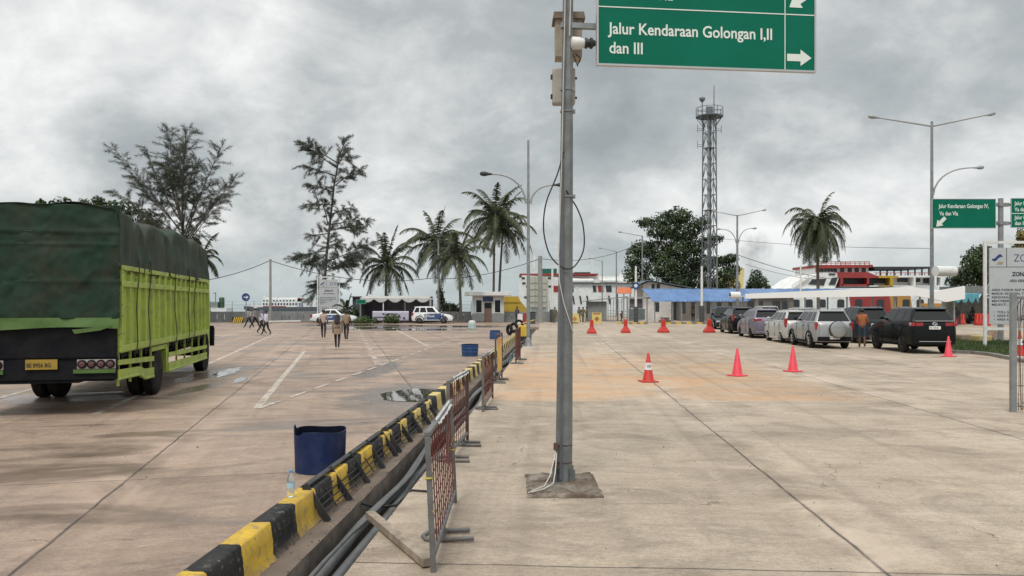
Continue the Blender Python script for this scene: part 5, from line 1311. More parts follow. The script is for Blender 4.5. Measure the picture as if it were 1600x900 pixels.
text('PATRIA', 3.1, M_fred, t_, (fp(427), .85, zz(481)), name='hull_lettering') if False else None
g = MB(); g.box(fp(410), fp(446), .85, .99, zz(479.8), zz(478.3)); g.box(fp(464), fp(471), 1, 6, zz(471), zz(466)); g.build('red_funnel_and_stripe', M_fred, t_)
g = MB(); 
for k in range(3): g.prism([(fp(467+k*2.4), zz(479)), (fp(468.3+k*2.4), zz(479)), (fp(467+k*2.4), zz(473)), (fp(465.7+k*2.4), zz(473))], .85, .99)
g.build('blue_slashes', M_navy, t_)
g = MB(); g.cyl((fp(409), 4, zz(467)), (fp(409), 4, zz(458)), .25, .1, 6); g.bar((fp(406), 4, zz(463)), (fp(412), 4, zz(463.5)), .2); g.build('mast', M_fwhite, t_)

# middle ferry
Yf = 152; X0 = xat(812, Yf); fp = lambda px: fx(px, Yf, X0); zz = lambda py: zat(py, Yf)+2.3
t_ = thing('ferry', 'big white ferry with red trim moored behind the big sign pole', 'ferry', (X0, Yf, -2.3))
g = MB(); g.prism([(fp(809), zz(470)), (fp(812), zz(440)), (fp(816), zz(430)), (fp(1010), zz(441)), (fp(1040), zz(441)), (fp(1040), zz(495)), (fp(818), zz(495))][::1], 0, 16); g.build('hull', M_fwhite, t_)
g = MB(); g.prism([(fp(815), zz(441)), (fp(817), zz(429)), (fp(1000), zz(432)), (fp(1000), zz(441))], 1.5, 14); g.build('upper_deck', M_fwhite, t_)
g = MB(); g.box(fp(812), fp(935), .5, 15, zz(430), zz(427.2)); g.box(fp(865), fp(928), -.06, -.01, zz(430), zz(428)); g.build('red_deck_edge', M_fred, t_)
g = MB(); g.box(fp(846), fp(871), 2, 8, zz(427), zz(419)); g.build('green_deckhouse', M_fgreen, t_)
g = MB(); g.box(fp(899), fp(924), 2, 8, zz(427.2), zz(424.6)); g.build('dark_deckhouse', M_fdk, t_)
g = MB(); g.box(fp(890), fp(1010), -.5, 0, zz(443), zz(441.9)); g.build('deck_rail_line', M_fdk, t_)
for k in range(7): g = MB(); px = 896+k*8.5; g.lathe([(.45, -.5), (.5, -.3), (.5, .5), (.45, .7)], 10, c=(fp(px+(12 if k > 3 else 0)), -.1, zz(439.2)), axis='x'); g.build('life_raft', M_white, t_, smooth=40)
for px0, px1, m_ in ((864, 873, M_fred), (891, 896.5, M_fdk), (926, 932, M_fdk), (934, 943, M_fred), (946.5, 956, M_fdk)):
    g = MB(); g.prism([(fp(px0), zz(446.5)), (fp(px1-1), zz(446.5)), (fp(px1), zz(456)), (fp(px0+1), zz(456))], -.12, -.02); g.build('window', m_, t_)
for px in (894, 905, 916, 950): g = MB(); g.prism([(fp(px), zz(462)), (fp(px+2.2), zz(462)), (fp(px+4.4), zz(475)), (fp(px+2), zz(475))], -.12, -.02); g.build('window', M_fdk, t_)
for px, py in ((815, 433), (816, 441), (822, 446), (819, 463), (856, 433), (857, 446)): g = MB(); g.box(fp(px), fp(px+5), -.1, -.02, zz(py+3), zz(py)); g.build('window', M_fdk, t_)
g = MB(); g.prism([(fp(828), zz(480)), (fp(828), zz(432)), (fp(854), zz(432)), (fp(854), zz(480))], -.8, -.1); rp = g.build('stern_ramp_door', mat('ramp_beige', (.46, .45, .37), .6, var=.1), t_)
g = MB()
for py in (442, 452, 462, 472): g.box(fp(828), fp(854), -.9, -.81, zz(py+.5), zz(py-.5))
g.box(fp(836), fp(837), -.9, -.81, zz(480), zz(433)); g.box(fp(846), fp(847), -.9, -.81, zz(480), zz(433)); g.build('ramp_stiffener', M_gbox, rp)
g = MB(); g.bar((fp(834), 4, zz(428)), (fp(836), 4, zz(398)), .35); g.bar((fp(831), 4, zz(412)), (fp(838), 4, zz(404)), .2); g.bar((fp(828), 4, zz(418)), (fp(836), 4, zz(418)), .2); g.cyl((fp(930), 6, zz(428)), (fp(930), 6, zz(395)), .08, n=6); g.build('mast', M_fwhite, t_)
g = MB(); g.prism([(fp(975), zz(441)), (fp(980), zz(424)), (fp(1010), zz(422)), (fp(1010), zz(441))], 2, 10); g.build('white_funnel', M_fwhite, t_)
Yy = 140
t_ = thing('yellow_ramp', 'yellow sloping ferry ramp seen behind the sea wall right of the booth', 'ramp', (xat(785, Yy), Yy, -.5))
g = MB(); fz = lambda py: zat(py, Yy)+.5
sc_ = Yy/F; g.prism([(0, fz(490)), (0, fz(463)), (23*sc_, fz(463)), (24*sc_, fz(461.5)), (28*sc_, fz(470)), (41*sc_, fz(486)), (41*sc_, fz(490))], 0, 5); g.build('ramp_plate', M_fyel, t_)
g = MB(); g.bar((0, -.1, fz(472)), (27*sc_, -.1, fz(472)), .12); g.bar((7*sc_, -.1, fz(463)), (7*sc_, -.1, fz(486)), .12); g.build('stiffener', M_fyel, t_)

# right ferry
Yf = 150; X0 = xat(1236, Yf); fp = lambda px: fx(px, Yf, X0); zz = lambda py: zat(py, Yf)+2.3
t_ = thing('ferry', 'colourful red, orange and white ferry moored behind the white canopy at right', 'ferry', (X0, Yf, -2.3))
g = MB(); g.prism([(fp(1165), zz(452)), (fp(1500), zz(452)), (fp(1500), zz(495)), (fp(1165), zz(495))], 0, 18); g.build('hull', M_fwhite, t_)
for i, (a_, b2, m_) in enumerate(((1325, 1388, M_fred), (1388, 1421, M_for))):
    g = MB(); g.prism([(fp(a_), zz(452)), (fp(b2), zz(452)), (fp(b2+6), zz(494)), (fp(a_+6), zz(494))], -.06, -.01); g.build('coloured_band', m_, t_)
g = MB(); g.box(fp(1436), fp(1560), -.5, 6, zz(479), zz(474)); g.build('orange_stripe', M_for, t_)
g = MB(); g.box(fp(1430), fp(1580), 2, 8, zz(474), zz(468)); g.build('white_lower_deck', M_fwhite, t_)
for px in (1238, 1258.5, 1279, 1308, 1336, 1370, 1410, 1432): g = MB(); g.prism([(fp(px), zz(480)), (fp(px), zz(469.5)), (fp(px+2), zz(467.8)), (fp(px+9), zz(467.8)), (fp(px+11), zz(469.5)), (fp(px+11), zz(480))], -.14, -.07); g.build('window', M_fdk, t_)
for px in (1196, 1217): g = MB(); g.box(fp(px), fp(px+12), -.14, -.07, zz(479), zz(467.5)); g.build('window', M_fdk, t_)
# upper decks: open galleries
g = MB(); g.box(fp(1318), fp(1475), 1, 16, zz(447.5), zz(446)); g.box(fp(1318), fp(1475), 3, 14, zz(447), zz(432)); 
g.build('passenger_deck', M_fwhite, t_)
g = MB(); g.box(fp(1318), fp(1361), .8, 3, zz(447), zz(444)); g.prism([(fp(1311), zz(425)), (fp(1360), zz(425)), (fp(1376), zz(432)), (fp(1376), zz(434)), (fp(1313), zz(434))], .8, 3); g.box(fp(1316), fp(1320), .8, 3, zz(447), zz(434)); g.box(fp(1358), fp(1361), .8, 3, zz(447), zz(434)); g.build('red_gallery', M_fred, t_)
g = MB(); g.box(fp(1322), fp(1357), 2.8, 3.0, zz(444), zz(434)); g.build('gallery_opening', M_fdk, t_)
g = MB(); g.box(fp(1376), fp(1407), .8, 3, zz(434), zz(430.5)); g.box(fp(1394), fp(1399), .8, 3, zz(447), zz(434)); g.box(fp(1376), fp(1397), .8, 2.9, zz(447), zz(446)); g.build('yellow_gallery', M_fyel, t_)
for pa_, pb_, pc_ in ((1362, 1376, 446), (1377, 1394, 442), (1414, 1430, 440), (1436, 1450, 440), (1455, 1464, 442)): g = MB(); g.box(fp(pa_), fp(pb_), 2.8, 3.0, zz(pc_), zz(434.2)); g.build('deck_opening', M_fdk, t_)
g = MB(); g.box(fp(1407), fp(1476), .8, 3, zz(433), zz(430.5)); 
for px in (1431, 1464, 1473): g.box(fp(px), fp(px+3), .8, 3, zz(447), zz(433))
g.build('white_gallery', M_fwhite, t_)
g = MB(); g.box(fp(1282), fp(1368), 2, 15, zz(417.2), zz(413)); g.prism([(fp(1281), zz(425)), (fp(1283), zz(419)), (fp(1370), zz(417)), (fp(1370), zz(413)), (fp(1281), zz(413.5))], 1.6, 2.2) ; g.build('bridge_roof', M_fred, t_)
g = MB(); g.box(fp(1284), fp(1366), 2.4, 14, zz(426), zz(417)); g.build('bridge', M_fwhite, t_)
for k in range(6): g = MB(); px = 1285+k*5.2; g.box(fp(px), fp(px+4.2), 2.2, 2.38, zz(424), zz(419)); g.build('window', M_fdk, t_)
for px in (1321, 1333, 1344, 1355): g = MB(); g.box(fp(px), fp(px+6), 2.2, 2.38, zz(424.5), zz(418)); g.build('window', M_fdk, t_)
g = MB()
for py in (408, 410.3): g.bar((fp(1283), 2.2, zz(py)), (fp(1367), 2.2, zz(py)), .12)
for k in range(12): px = 1283+k*7.6; g.bar((fp(px), 2.2, zz(413)), (fp(px), 2.2, zz(407.5)), .1)
for k in range(12): px = 1373+k*7.6; g.bar((fp(px), 1.0, zz(430)), (fp(px), 1.0, zz(425.5)), .1)
g.bar((fp(1370), 1.0, zz(426)), (fp(1462), 1.0, zz(426)), .12); g.build('railing', M_fred, t_)
g = MB(); g.prism([(fp(1368), zz(416)), (fp(1463), zz(416)), (fp(1463), zz(419)), (fp(1418), zz(419)), (fp(1374), zz(421))], 1.5, 14); g.build('sun_deck_awning', M_fdk, t_)
g = MB()
for k in range(8): px = 1383+k*11; g.bar((fp(px), 2, zz(430)), (fp(px), 2, zz(418)), .22)
g.build('awning_post', M_fdk, t_)
g = MB(); g.prism([(fp(1240), zz(452)), (fp(1265), zz(434)), (fp(1285), zz(426)), (fp(1318), zz(426)), (fp(1308), zz(450)), (fp(1300), zz(452))], 1, 16); g.build('white_bow', M_fwhite, t_)
g = MB(); g.prism([(fp(1266), zz(444)), (fp(1272), zz(436)), (fp(1294), zz(435)), (fp(1290), zz(446))], .85, .99); g.prism([(fp(1298), zz(445)), (fp(1303), zz(434)), (fp(1312), zz(433)), (fp(1308), zz(445))], .85, .99); g.box(fp(1298), fp(1308), .85, .99, zz(429.5), zz(426.8)); g.build('bow_opening', M_fdk, t_)
g = MB()
for s in (0, 4): g.bar((fp(1238), .5, zz(451-s)), (fp(1265), .5, zz(434-s)), .2)
for k in range(6): px = 1240+k*5; g.bar((fp(px), .5, zz(450-k*3.1)), (fp(px), .5, zz(444-k*3.1)), .12)
g.build('gangway_rail', M_fwhite, t_)
g = MB(); g.cyl((fp(1306), 8, zz(413)), (fp(1306), 8, zz(400)), .2, n=6); g.bar((fp(1299), 8, zz(405)), (fp(1313), 8, zz(404)), .15); g.cyl((fp(1348), 8, zz(413)), (fp(1348), 8, zz(406)), .8, n=10); g.build('mast', M_fwhite, t_)
# small craft by the sea wall behind the truck
Yw = 120; t_ = thing('work_boat', 'grey and white work boat with a dark green tank, half hidden right of the truck', 'boat', (xat(322, Yw), Yw, -1.5))
g = MB(); wq = Yw/F; g.prism([(0, 0), (30*wq, .0), (31.5*wq, zat(481, Yw)+1.5), (0, zat(481, Yw)+1.5)], 0, 3); g.build('hull', M_fwhite, t_)
g = MB(); zb_ = zat(481, Yw)+1.5; g.box(2*wq, 16*wq, .5, 2.5, zb_, zb_+.9); g.bar((11*wq, 1, zb_), (11*wq, 1, zb_+2.4), .12); g.bar((7*wq, 1, zb_+2.3), (12*wq, 1, zb_+2.3), .12); g.build('deck_gear', M_steel, t_)
g = MB(); g.lathe([(.35, zb_), (.42, zb_+.15), (.42, zb_+1.5), (.3, zb_+1.65)], 16, c=(20*wq, 1.2, 0)); g.build('green_tank', mat('tank_green', (.03, .075, .03), .5), t_, smooth=40)

# ---------------------------------------------------------------- buildings under the tarpaulin, canopies
M_plast = mat('plaster', (.66, .64, .62), .8, var=.15, scale=.8, dirt=(.28, .26, .24), dirt_amt=.4)
M_btarp = mat('blue_tarpaulin', (.070, .165, .36), .32, var=.2, scale=.8, dirt=(.16, .27, .46), dirt_amt=.4)
Yh = 92; t_ = thing('gable_house', 'low whitewashed house with a shallow gable roof behind the blue tarpaulin', 'building', (xat(997, Yh), Yh, 0))
hx = lambda px: (px-997)*Yh/F
zz = lambda py, Y=Yh: zat(py, Y)
g = MB(); g.prism([(hx(1005), 0), (hx(1076), 0), (hx(1076), zz(452)), (hx(1014), zz(440)), (hx(1005), zz(444))], 0, 7); g.build('gable_wall', M_plast, t_)
g = MB(); g.prism([(hx(1013), zz(439.0)), (hx(1080), zz(450.5)), (hx(1080), zz(449.4)), (hx(1013), zz(437.6))], -.6, 7.5); g.prism([(hx(988), zz(447.5)), (hx(1013), zz(437.6)), (hx(1013), zz(439)), (hx(988), zz(449))], -.6, 7.5); g.build('roof', mat('sheet_roof', (.09, .12, .15), .5), t_)
g = MB(); g.prism([(hx(986), zz(448)), (hx(1008), zz(438.9)), (hx(1011), zz(437.9)), (hx(990), zz(447.2))], -1.2, -.62); g.build('blue_eave', mat('eave_blue', (.12, .25, .33), .5), t_)
for px in (1018, 1026): g = MB(); g.box(hx(px), hx(px+5), -.04, -.01, zz(451), zz(444)); g.build('window', M_fdk, t_)
g = MB(); g.box(hx(1024), hx(1030), -.05, -.01, zz(487), zz(472)); g.box(hx(1049), hx(1058), -.05, -.01, zz(500), zz(471)); g.build('opening', M_fdk, t_)
t_ = thing('orange_roof_kiosk', 'small kiosk with an orange roof beside the gable house', 'kiosk', (xat(964, 90), 90, 0))
hx = lambda px: (px-964)*90/F
g = MB(); 
def orr(i, j): return (hx(964)+(hx(987)-0)*i+.5*j, 3.5*j, zat(458.5, 90)+.75*j+.03*math.sin(i*60))
g.grid(orr, 60, 3); g.build('roof', mat('orange_roof', (.58, .17, .075), .7, var=.15, scale=1), t_, thick=.05)
for k in (0, .5, 1): g = MB(); g.bar((.1+1.5*k, .3, 0), (.1+1.5*k, .3, zat(459, 90)), .09); g.build('post', M_dark, t_)
t_ = thing('covered_walkway', 'grey open walkway with thin posts and railings left of the white barrier post', 'walkway', (xat(916, 88), 88, 0))
hx = lambda px: (px-916)*88/F
g = MB(); g.prism([(hx(914), zat(471, 88)), (hx(980), zat(464, 88)), (hx(980), zat(463, 88)), (hx(914), zat(470, 88))], -.5, 3); g.build('roof', mat('grey_sheet', (.16, .17, .17), .6), t_)
g = MB(); n = 20
for k in range(n): g.box(hx(916)+k*.115, hx(916)+k*.115+.07, 0, .03, .1, zat(471, 88)); 
g.box(hx(916), hx(948), .035, .08, 0, zat(471, 88)); g.build('corrugated_wall', M_seawall, t_)
for k in range(12): g = MB(); x = hx(950+k*4.2); g.bar((x, 0, 0), (x, 0, zat(467, 88)), .06); g.build('post', M_steel, t_)
g = MB()
for z in (.5, .85, 1.15): g.bar((hx(945), -.6, z+.1), (hx(990), -.6, z-.1), .05)
g.build('handrail', M_steel, t_)
t_ = thing('steel_portal', 'grey steel portal frame with screens between the walkway and the white post', 'portal', (xat(972, 82), 82, 0))
hx = lambda px: (px-972)*82/F
for px in (974, 981, 1011): g = MB(); g.bar((hx(px), 0, 0), (hx(px), 0, zat(464.5, 82)), .14); g.build('post', M_lamp, t_)
g = MB(); g.bar((hx(972), 0, zat(465.5, 82)), (hx(1017), 0, zat(465.5, 82)), .18); g.build('beam', M_lamp, t_)
g = MB(); g.box(hx(983), hx(1008), .1, .14, .3, 1.45); g.build('screen', mat('teal_grey_screen', (.12, .155, .16), .6), t_)
g = MB(); g.box(hx(985), hx(1004), .2, .24, 1.55, 2.6); g.build('dark_opening', M_tdark, t_)
# blue tarpaulin roof
Yp = 80; x0, x1 = xat(1009, Yp), xat(1345, Yp)
t_ = thing('blue_tarpaulin_shelter', 'long shelter roofed with a bright blue tarpaulin behind the parked cars', 'shelter', (x0, Yp, 0))
zl, zh = zat(471.5, Yp), zat(450.5, Yp)
def bt(i, j):
    x = (x1-x0)*i+.55*(1-j)*(i < .02); r_ = .05*math.sin(x*6.3+j*2)+.06*abs(math.sin(x*4.7-j*1.5+1.3*mnoise.noise(Vector((x*.7, j, 5)))))**.5+.03*math.sin(x*17-j)+.05*mnoise.noise(Vector((x*1.5, j, 0)))
    zlo = zl+(zat(462, Yp)-zl)*max(0, min(1, (x-(xat(1166, Yp)-x0))/.5))
    return (x+.25*(1-j), 2.6*j+r_, zlo+(zh-zlo)*j+r_*.35)
g = MB(); g.grid(bt, 360, 8); g.build('tarpaulin', M_btarp, t_, smooth=60, thick=.01)
for px in (1024, 1052, 1066, 1088, 1112, 1130, 1160): g = MB(); g.bar((xat(px, Yp)-x0, .3, 0), (xat(px, Yp)-x0, .3, zl+.15), .11); g.build('post', M_steel, t_)
g = MB(); g.bar((0, 2.6, zh-.05), (x1-x0, 2.6, zh-.05), .08); g.build('ridge_beam', M_steel, t_)
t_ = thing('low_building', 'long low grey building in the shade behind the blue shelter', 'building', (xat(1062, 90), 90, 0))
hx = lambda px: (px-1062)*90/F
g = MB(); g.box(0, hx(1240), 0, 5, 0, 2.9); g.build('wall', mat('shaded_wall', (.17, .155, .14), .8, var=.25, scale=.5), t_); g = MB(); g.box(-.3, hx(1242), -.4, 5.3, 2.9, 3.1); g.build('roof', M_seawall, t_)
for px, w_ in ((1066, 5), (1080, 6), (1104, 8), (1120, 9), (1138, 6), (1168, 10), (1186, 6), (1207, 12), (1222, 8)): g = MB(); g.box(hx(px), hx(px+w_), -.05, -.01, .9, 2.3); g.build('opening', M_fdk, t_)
for px, w_ in ((1075, 20), (1100, 5), (1125, 14)): pass
# white canopy
M_clean = mat('clean_white_sheet', (.80, .80, .79), .55, var=.03, scale=.4)
Yc = 68; xx = lambda px: xat(px, Yc); x0 = xx(1165)
t_ = thing('white_canopy', 'long flat white canopy with an upturned right end over the queue lanes', 'canopy', (x0, Yc, 0))
cp = lambda px, py: (xx(px)-x0, zat(py, Yc))
g = MB(); g.prism([cp(1165, 466.5), cp(1165, 459), cp(1300, 453), cp(1427, 447.5), cp(1461, 455), cp(1508, 447), cp(1508, 467), cp(1478, 472), cp(1461, 467.5), cp(1430, 462)], 0, .25); g.build('fascia', M_clean, t_)
g = MB(); g.prism([cp(1165, 463.5), cp(1165, 462.5), cp(1427, 452), cp(1461, 459), cp(1508, 452), cp(1508, 453.5), cp(1461, 460.5), cp(1427, 453.5)], .25, 5.5); g.build('roof_deck', M_white, t_)
for px in (1186, 1262, 1328, 1403, 1443, 1497):
    for yq in (.6, 4.8): g = MB(); g.bar((xx(px)-x0, yq, 0), (xx(px)-x0, yq, zat(463, Yc)), .11); g.build('post', M_lamp, t_)
# market stall with blue drape at right
t_ = thing('grey_roof_stall', 'grey roofed stall with a turquoise drape behind the parked motorcycle', 'stall', (xat(1508, 74), 74, 0))
hx = lambda px: (px-1508)*74/F
g = MB(); g.prism([(hx(1504), zat(458, 74)), (hx(1640), zat(458, 74)), (hx(1640), zat(448, 74)), (hx(1504), zat(447, 74))], 0, 4); g.build('roof', mat('grey_roof', (.17, .185, .18), .7, var=.2), t_)
g = MB(); g.grid(lambda i, j: (hx(1490)+hx(1534)*1.5*i, -.1-.05*math.sin(i*30), zat(458, 74)-j*(.25+.75*abs(math.sin(i*math.pi*3.5))**.5)), 60, 6); g.build('drape', mat('turquoise_drape', (.10, .34, .42), .6, var=.2, scale=1.5), t_, smooth=60, thick=.01)
for px in (1500, 1535, 1580): g = MB(); g.bar((hx(px), 0, 0), (hx(px), 0, zat(457, 74)), .10); g.build('post', M_dark, t_)
g = MB(); g.box(hx(1504), hx(1600), 3.4, 3.6, 0, 2.6); g.build('back_wall', mat('stall_wall', (.22, .22, .2), .8, var=.3), t_)
# yellow building
t_ = thing('yellow_building', 'pale yellow narrow building rising behind the trees right of the lattice tower', 'building', (xat(1126, 160), 160, 0))
g = MB(); g.box(0, 36*160/F, 0, 6, 0, zat(432, 160)); g.box(29*160/F, 37*160/F, .0, 6, zat(432, 160), zat(419, 160)); g.build('wall', mat('yellow_wall', (.55, .44, .20), .8, var=.1), t_)
for k in range(3): g = MB(); g.box((3+k*6)*160/F, (6+k*6)*160/F, -.05, -.01, 2, zat(436, 160)); g.build('window_strip', M_bwall, t_)
# small items under the shelter
for px, py, w_, h_, d_, m_, lb, nm, ct in ((1039, 504, 1.25, .55, .6, M_conc, 'pile of pale concrete blocks behind the third red barrier post', 'concrete_blocks', 'blocks'),
    (1029, 497, 1.5, .45, .3, M_wood, 'brown wooden bench before the gable house', 'bench', 'bench'),
    (1090, 502.5, 1.6, .35, .8, M_conc, 'low heap of rubble left of the double red barrier', 'rubble_heap', 'rubble')):
    X, Y = G(px, py); t_ = thing(nm, lb, ct, (X, Y, 0))
    g = MB()
    if nm == 'bench':
        g.box(-w_/2, w_/2, -.2, .2, .4, .46); g.build('seat', m_, t_); g = MB(); g.box(-w_/2, w_/2, .16, .2, .5, .9); g.build('backrest', m_, t_)
        for s in (-.6, .6): g = MB(); g.box(s-.04, s+.04, -.18, .18, 0, .4); g.build('leg', m_, t_)
    elif nm == 'rubble_heap':
        random.seed(9)
        for k in range(40): x = random.gauss(0, w_/3.5); z = random.uniform(0, h_*max(.1, 1-abs(x)/w_*1.6)); s = random.uniform(.06, .14); g.box(x-s, x+s, random.uniform(-.4, .1)-s, random.uniform(.1, .4), max(0, z-s), z+s*.6)
        g.build('rubble', m_, t_)
    else:
        for x, z in ((-.42, 0), (.0, 0), (.42, 0), (-.22, .28), (.22, .28)): g.box(x-.2, x+.2, -.25, .25, z, z+.27)
        g.build('block_stack', m_, t_, bevel=.02)
# low striped kerb in the distance and yellow warning signs
for i, (xa_, xb_) in enumerate(((965, 1012), (1040, 1105))):
    g = MB(); n = 8
    for k in range(n):
        g.k = k % 2; x = xat(xa_+(xb_-xa_)*k/n, 76); x2 = xat(xa_+(xb_-xa_)*(k+1)/n, 76); g.box(x, x2, 76, 76.3, 0, .18)
    tag(g.build('low_striped_kerb', [M_yel, M_kerbgrey]), ['low faded striped kerb behind the first two red barrier posts', 'low faded striped kerb between the pale blocks and the black car'][i], 'kerb')
for i, (pa, pb, py0, py1, lb) in enumerate(((891, 904.5, 507, 490, 'yellow warning board standing just right of the big sign pole'), (925, 940, 506.5, 488.5, 'yellow warning board with a diamond mark behind the first red barrier post'))):
    Y = 75.5; t_ = thing('warning_board', lb, 'sign', (xat(pa, Y), Y, 0), 0, 'yellow warning boards'); ww = (pb-pa)*Y/F; hh_ = zat(py1, Y)
    g = MB(); g.prism([(0, .06), (ww, .06), (ww, hh_), (0, hh_)], 0, .03); g.build('board', mat('warning_yellow', (.64, .50, .17), .5, var=.1), t_)
    g = MB(); c = ww/2; g.prism([(c, .25), (c+.24, .52), (c, .80), (c-.24, .52)], -.012, -.002); g.build('diamond_mark', M_for if i == 0 else mat('brown_print', (.32, .17, .05), .6), t_)
    g = MB(); g.box(ww*.12, ww*.88, -.012, -.002, hh_-.17, hh_-.07) if i else g.box(ww*.1, ww*.9, -.012, -.002, .10, .18); g.build('printed_bar', M_fred if i else M_text, t_)
    g = MB(); 
    for x in (.05, ww-.05): g.bar((x, .05, 0), (x, .35, .3), .03); g.bar((x, .04, 0), (x, .04, hh_*.8), .03)
    g.build('stand', M_dark, t_)
# bins and small barriers by the poles
t_ = thing('waste_bin', 'dark grey tall waste bin behind the double curved lamp post', 'bin', (xat(832.5, 77), 77, 0)); g = MB(); g.prism([(-.24, 0), (.24, 0), (.28, 1.15), (-.28, 1.15)], -.25, .25); g.build('bin_body', mat('bin_grey', (.05, .065, .07), .5), t_, bevel=.02); g = MB(); g.box(-.3, .3, -.28, .28, 1.15, 1.22); g.build('lid', M_dark, t_, bevel=.02)
t_ = thing('red_white_barrier', 'small red and white road barrier left of the double curved lamp post', 'barrier', (xat(815, 76), 76, 0)); g = MB(); g.box(-.4, .1, -.1, .1, 0, 1.0); g.build('white_half', M_white, t_, bevel=.03); g = MB(); g.box(.11, .5, -.1, .1, 0, 1.1); g.build('red_half', M_fred, t_, bevel=.03)

# ---------------------------------------------------------------- overhead wires
def wire(p, q, sag, r, label, m=M_cable):
    g = MB(); g.tube(catenary(p, q, sag, 16), r, 5); tag(g.build('overhead_wire', m), label, 'wire', 'overhead wires')
P3 = lambda px, py, Y: (xat(px, Y), Y, zat(py, Y))
wire(P3(200, 440, 70), P3(422, 407, 79), 1.0, .035, 'overhead wire running from behind the truck to the grey utility pole')
wire(P3(422, 407, 79), P3(685, 433, 84), 1.1, .035, 'overhead wire between the grey utility pole and the palms')
wire(P3(685, 436, 84), P3(844, 404, 82), .5, .035, 'overhead wire from the palms to the stout concrete pole')
wire(P3(844, 404, 82), P3(1003, 378, 100), 1.0, .03, 'overhead wire passing behind the big sign pole')
wire(P3(1120, 372, 96), P3(1456, 388, 60), .3, .02, 'faint wire in the sky between the lattice tower and the tall lamp post')
wire(P3(1152, 398, 80), P3(1300, 436, 90), .3, .03, 'wire running down from the four armed lamp post to the right ferry')
wire(P3(1165, 413, 82), P3(1275, 437, 92), .2, .02, 'lower thin wire right of the four armed lamp post')
wire(P3(1003, 425, 100), P3(1096, 418, 79), .9, .03, 'sagging wire in front of the big dark tree')
# ---------------------------------------------------------------- trees
def leafmat(name, ca, cb, sc=.35):
    m = bpy.data.materials.new(name); t = NT(m); g_ = t.node('ShaderNodeNewGeometry')
    n = t.noise(g_.outputs['Position'], sc, 3); n2 = t.noise(g_.outputs['Position'], 6.0, 2)
    c = t.mix(t.ramp(n, [(.38, 0.0), (.62, 1.0)]), ca, cb); c = t.mix(1.0, c, t.ramp(n2, [(.3, .6), (.7, 1.45)]), 'MULTIPLY')
    t.l.new(c, t.b.inputs['Base Color']); t.b.inputs['Roughness'].default_value = .6; t.b.inputs['Specular IOR Level'].default_value = .3
    return m
M_palm = leafmat('palm_leaf', (.040, .054, .026), (.070, .085, .038)); M_cas = leafmat('casuarina_needles', (.060, .070, .052), (.085, .095, .066))
M_broad = leafmat('broad_leaf', (.024, .042, .018), (.048, .075, .026)); M_yleaf = leafmat('yellowing_leaf', (.14, .12, .03), (.20, .15, .05)); M_shrub = leafmat('shrub_leaf', (.04, .07, .025), (.075, .11, .035), 1.5)
M_bark = mat('bark', (.105, .09, .075), .9, var=.35, scale=3); M_pbark = mat('palm_bark', (.135, .115, .095), .9, var=.35, scale=3)
def frond(mb, base, az, elv, L, rnd, dk=1.0):
    d = Vector((math.cos(az)*math.cos(elv), math.sin(az)*math.cos(elv), math.sin(elv))); p = Vector(base); n = 26; pts = []
    droop = (.045+.055*max(0, math.cos(elv)))*dk+rnd.uniform(-.012, .02)
    for k in range(n+1):
        pts.append(p.copy()); p = p+d*(L/n); d = (d+Vector((0, 0, -droop*(.25+k/n*1.35)))).normalized()
    mb.k = 1; mb.tube(pts[::3], [.05*(1-k/(len(pts[::3]))*.85) for k in range(len(pts[::3]))], 4); mb.k = 0
    for k in range(2, n+1):
        for sub in (0, .5):
            if k+sub > n: continue
            q = pts[k].lerp(pts[min(k+1, n)], sub); t_ = (pts[min(k+1, n)]-pts[k-1]).normalized(); s = t_.cross(Vector((0, 0, 1)))
            s = s.normalized() if s.length > .05 else Vector((1, 0, 0))
            u = (k+sub)/n; ll = L*.255*math.sin(math.pi*min(.97, .18+u*.80))**.6*rnd.uniform(.8, 1.15)
            for sg_ in (-1, 1):
                if rnd.random() < .05: continue
                dr = rnd.uniform(.3, 1.0); tip = q+(s*sg_*.75+t_*.55+Vector((0, 0, -dr)))*ll*.72
                w_ = t_*.050+Vector((0, 0, .010)); mid = q.lerp(tip, .5)+Vector((0, 0, .05))
                o = len(mb.v); mb.v += [tuple(q-w_), tuple(q+w_), tuple(mid+w_*.8), tuple(tip), tuple(mid-w_*.8)]; mb.f.append((o, o+1, o+2, o+3, o+4)); mb.m.append(0)
def palm(px, pyc, pxb, Y, L, seed, label, nf=26, trunk_r=.17, droopy=0, base_z=0, group='coconut palms by the shore', elmin=-35, dk=1.0):
    rnd = random.Random(seed); X = xat(pxb, Y); top = Vector((xat(px, Y)-X, 0, zat(pyc, Y)-base_z))
    t_ = thing('palm_tree', label, 'palm tree', (X, Y, base_z), 0, group)
    g = MB(); pts = []
    for k in range(15): u = k/14; pts.append((top.x*(u**1.5), .3*math.sin(u*2), top.z*u))
    g.tube(pts, [trunk_r*(1.35 if k == 0 else 1-.35*k/14) for k in range(15)], 9); g.build('trunk', M_pbark, t_, smooth=50)
    g = MB(); tp = Vector(pts[-1])
    for k in range(nf):
        az = k*2.39996+rnd.uniform(-.25, .25); f = k/(nf-1)
        elv = R(74-(74-elmin)*f**.9+rnd.uniform(-9, 9)-droopy*f)
        frond(g, tp+Vector((.1*math.cos(az), .1*math.sin(az), -.15*f)), az, elv, L*rnd.uniform(.85, 1.08), rnd, dk)
    g.build('crown', [M_palm, M_pbark], t_)
    g = MB()
    for k in range(7): a = k*.9; g.ball((tp.x+.28*math.cos(a), tp.y+.28*math.sin(a), tp.z-.35-.1*(k % 2)), .13, 8)
    g.build('coconuts', M_broad, t_, smooth=60)
palm(603, 413, 602, 90, 4.7, 1, 'short coconut palm behind the left part of the tent', base_z=0)
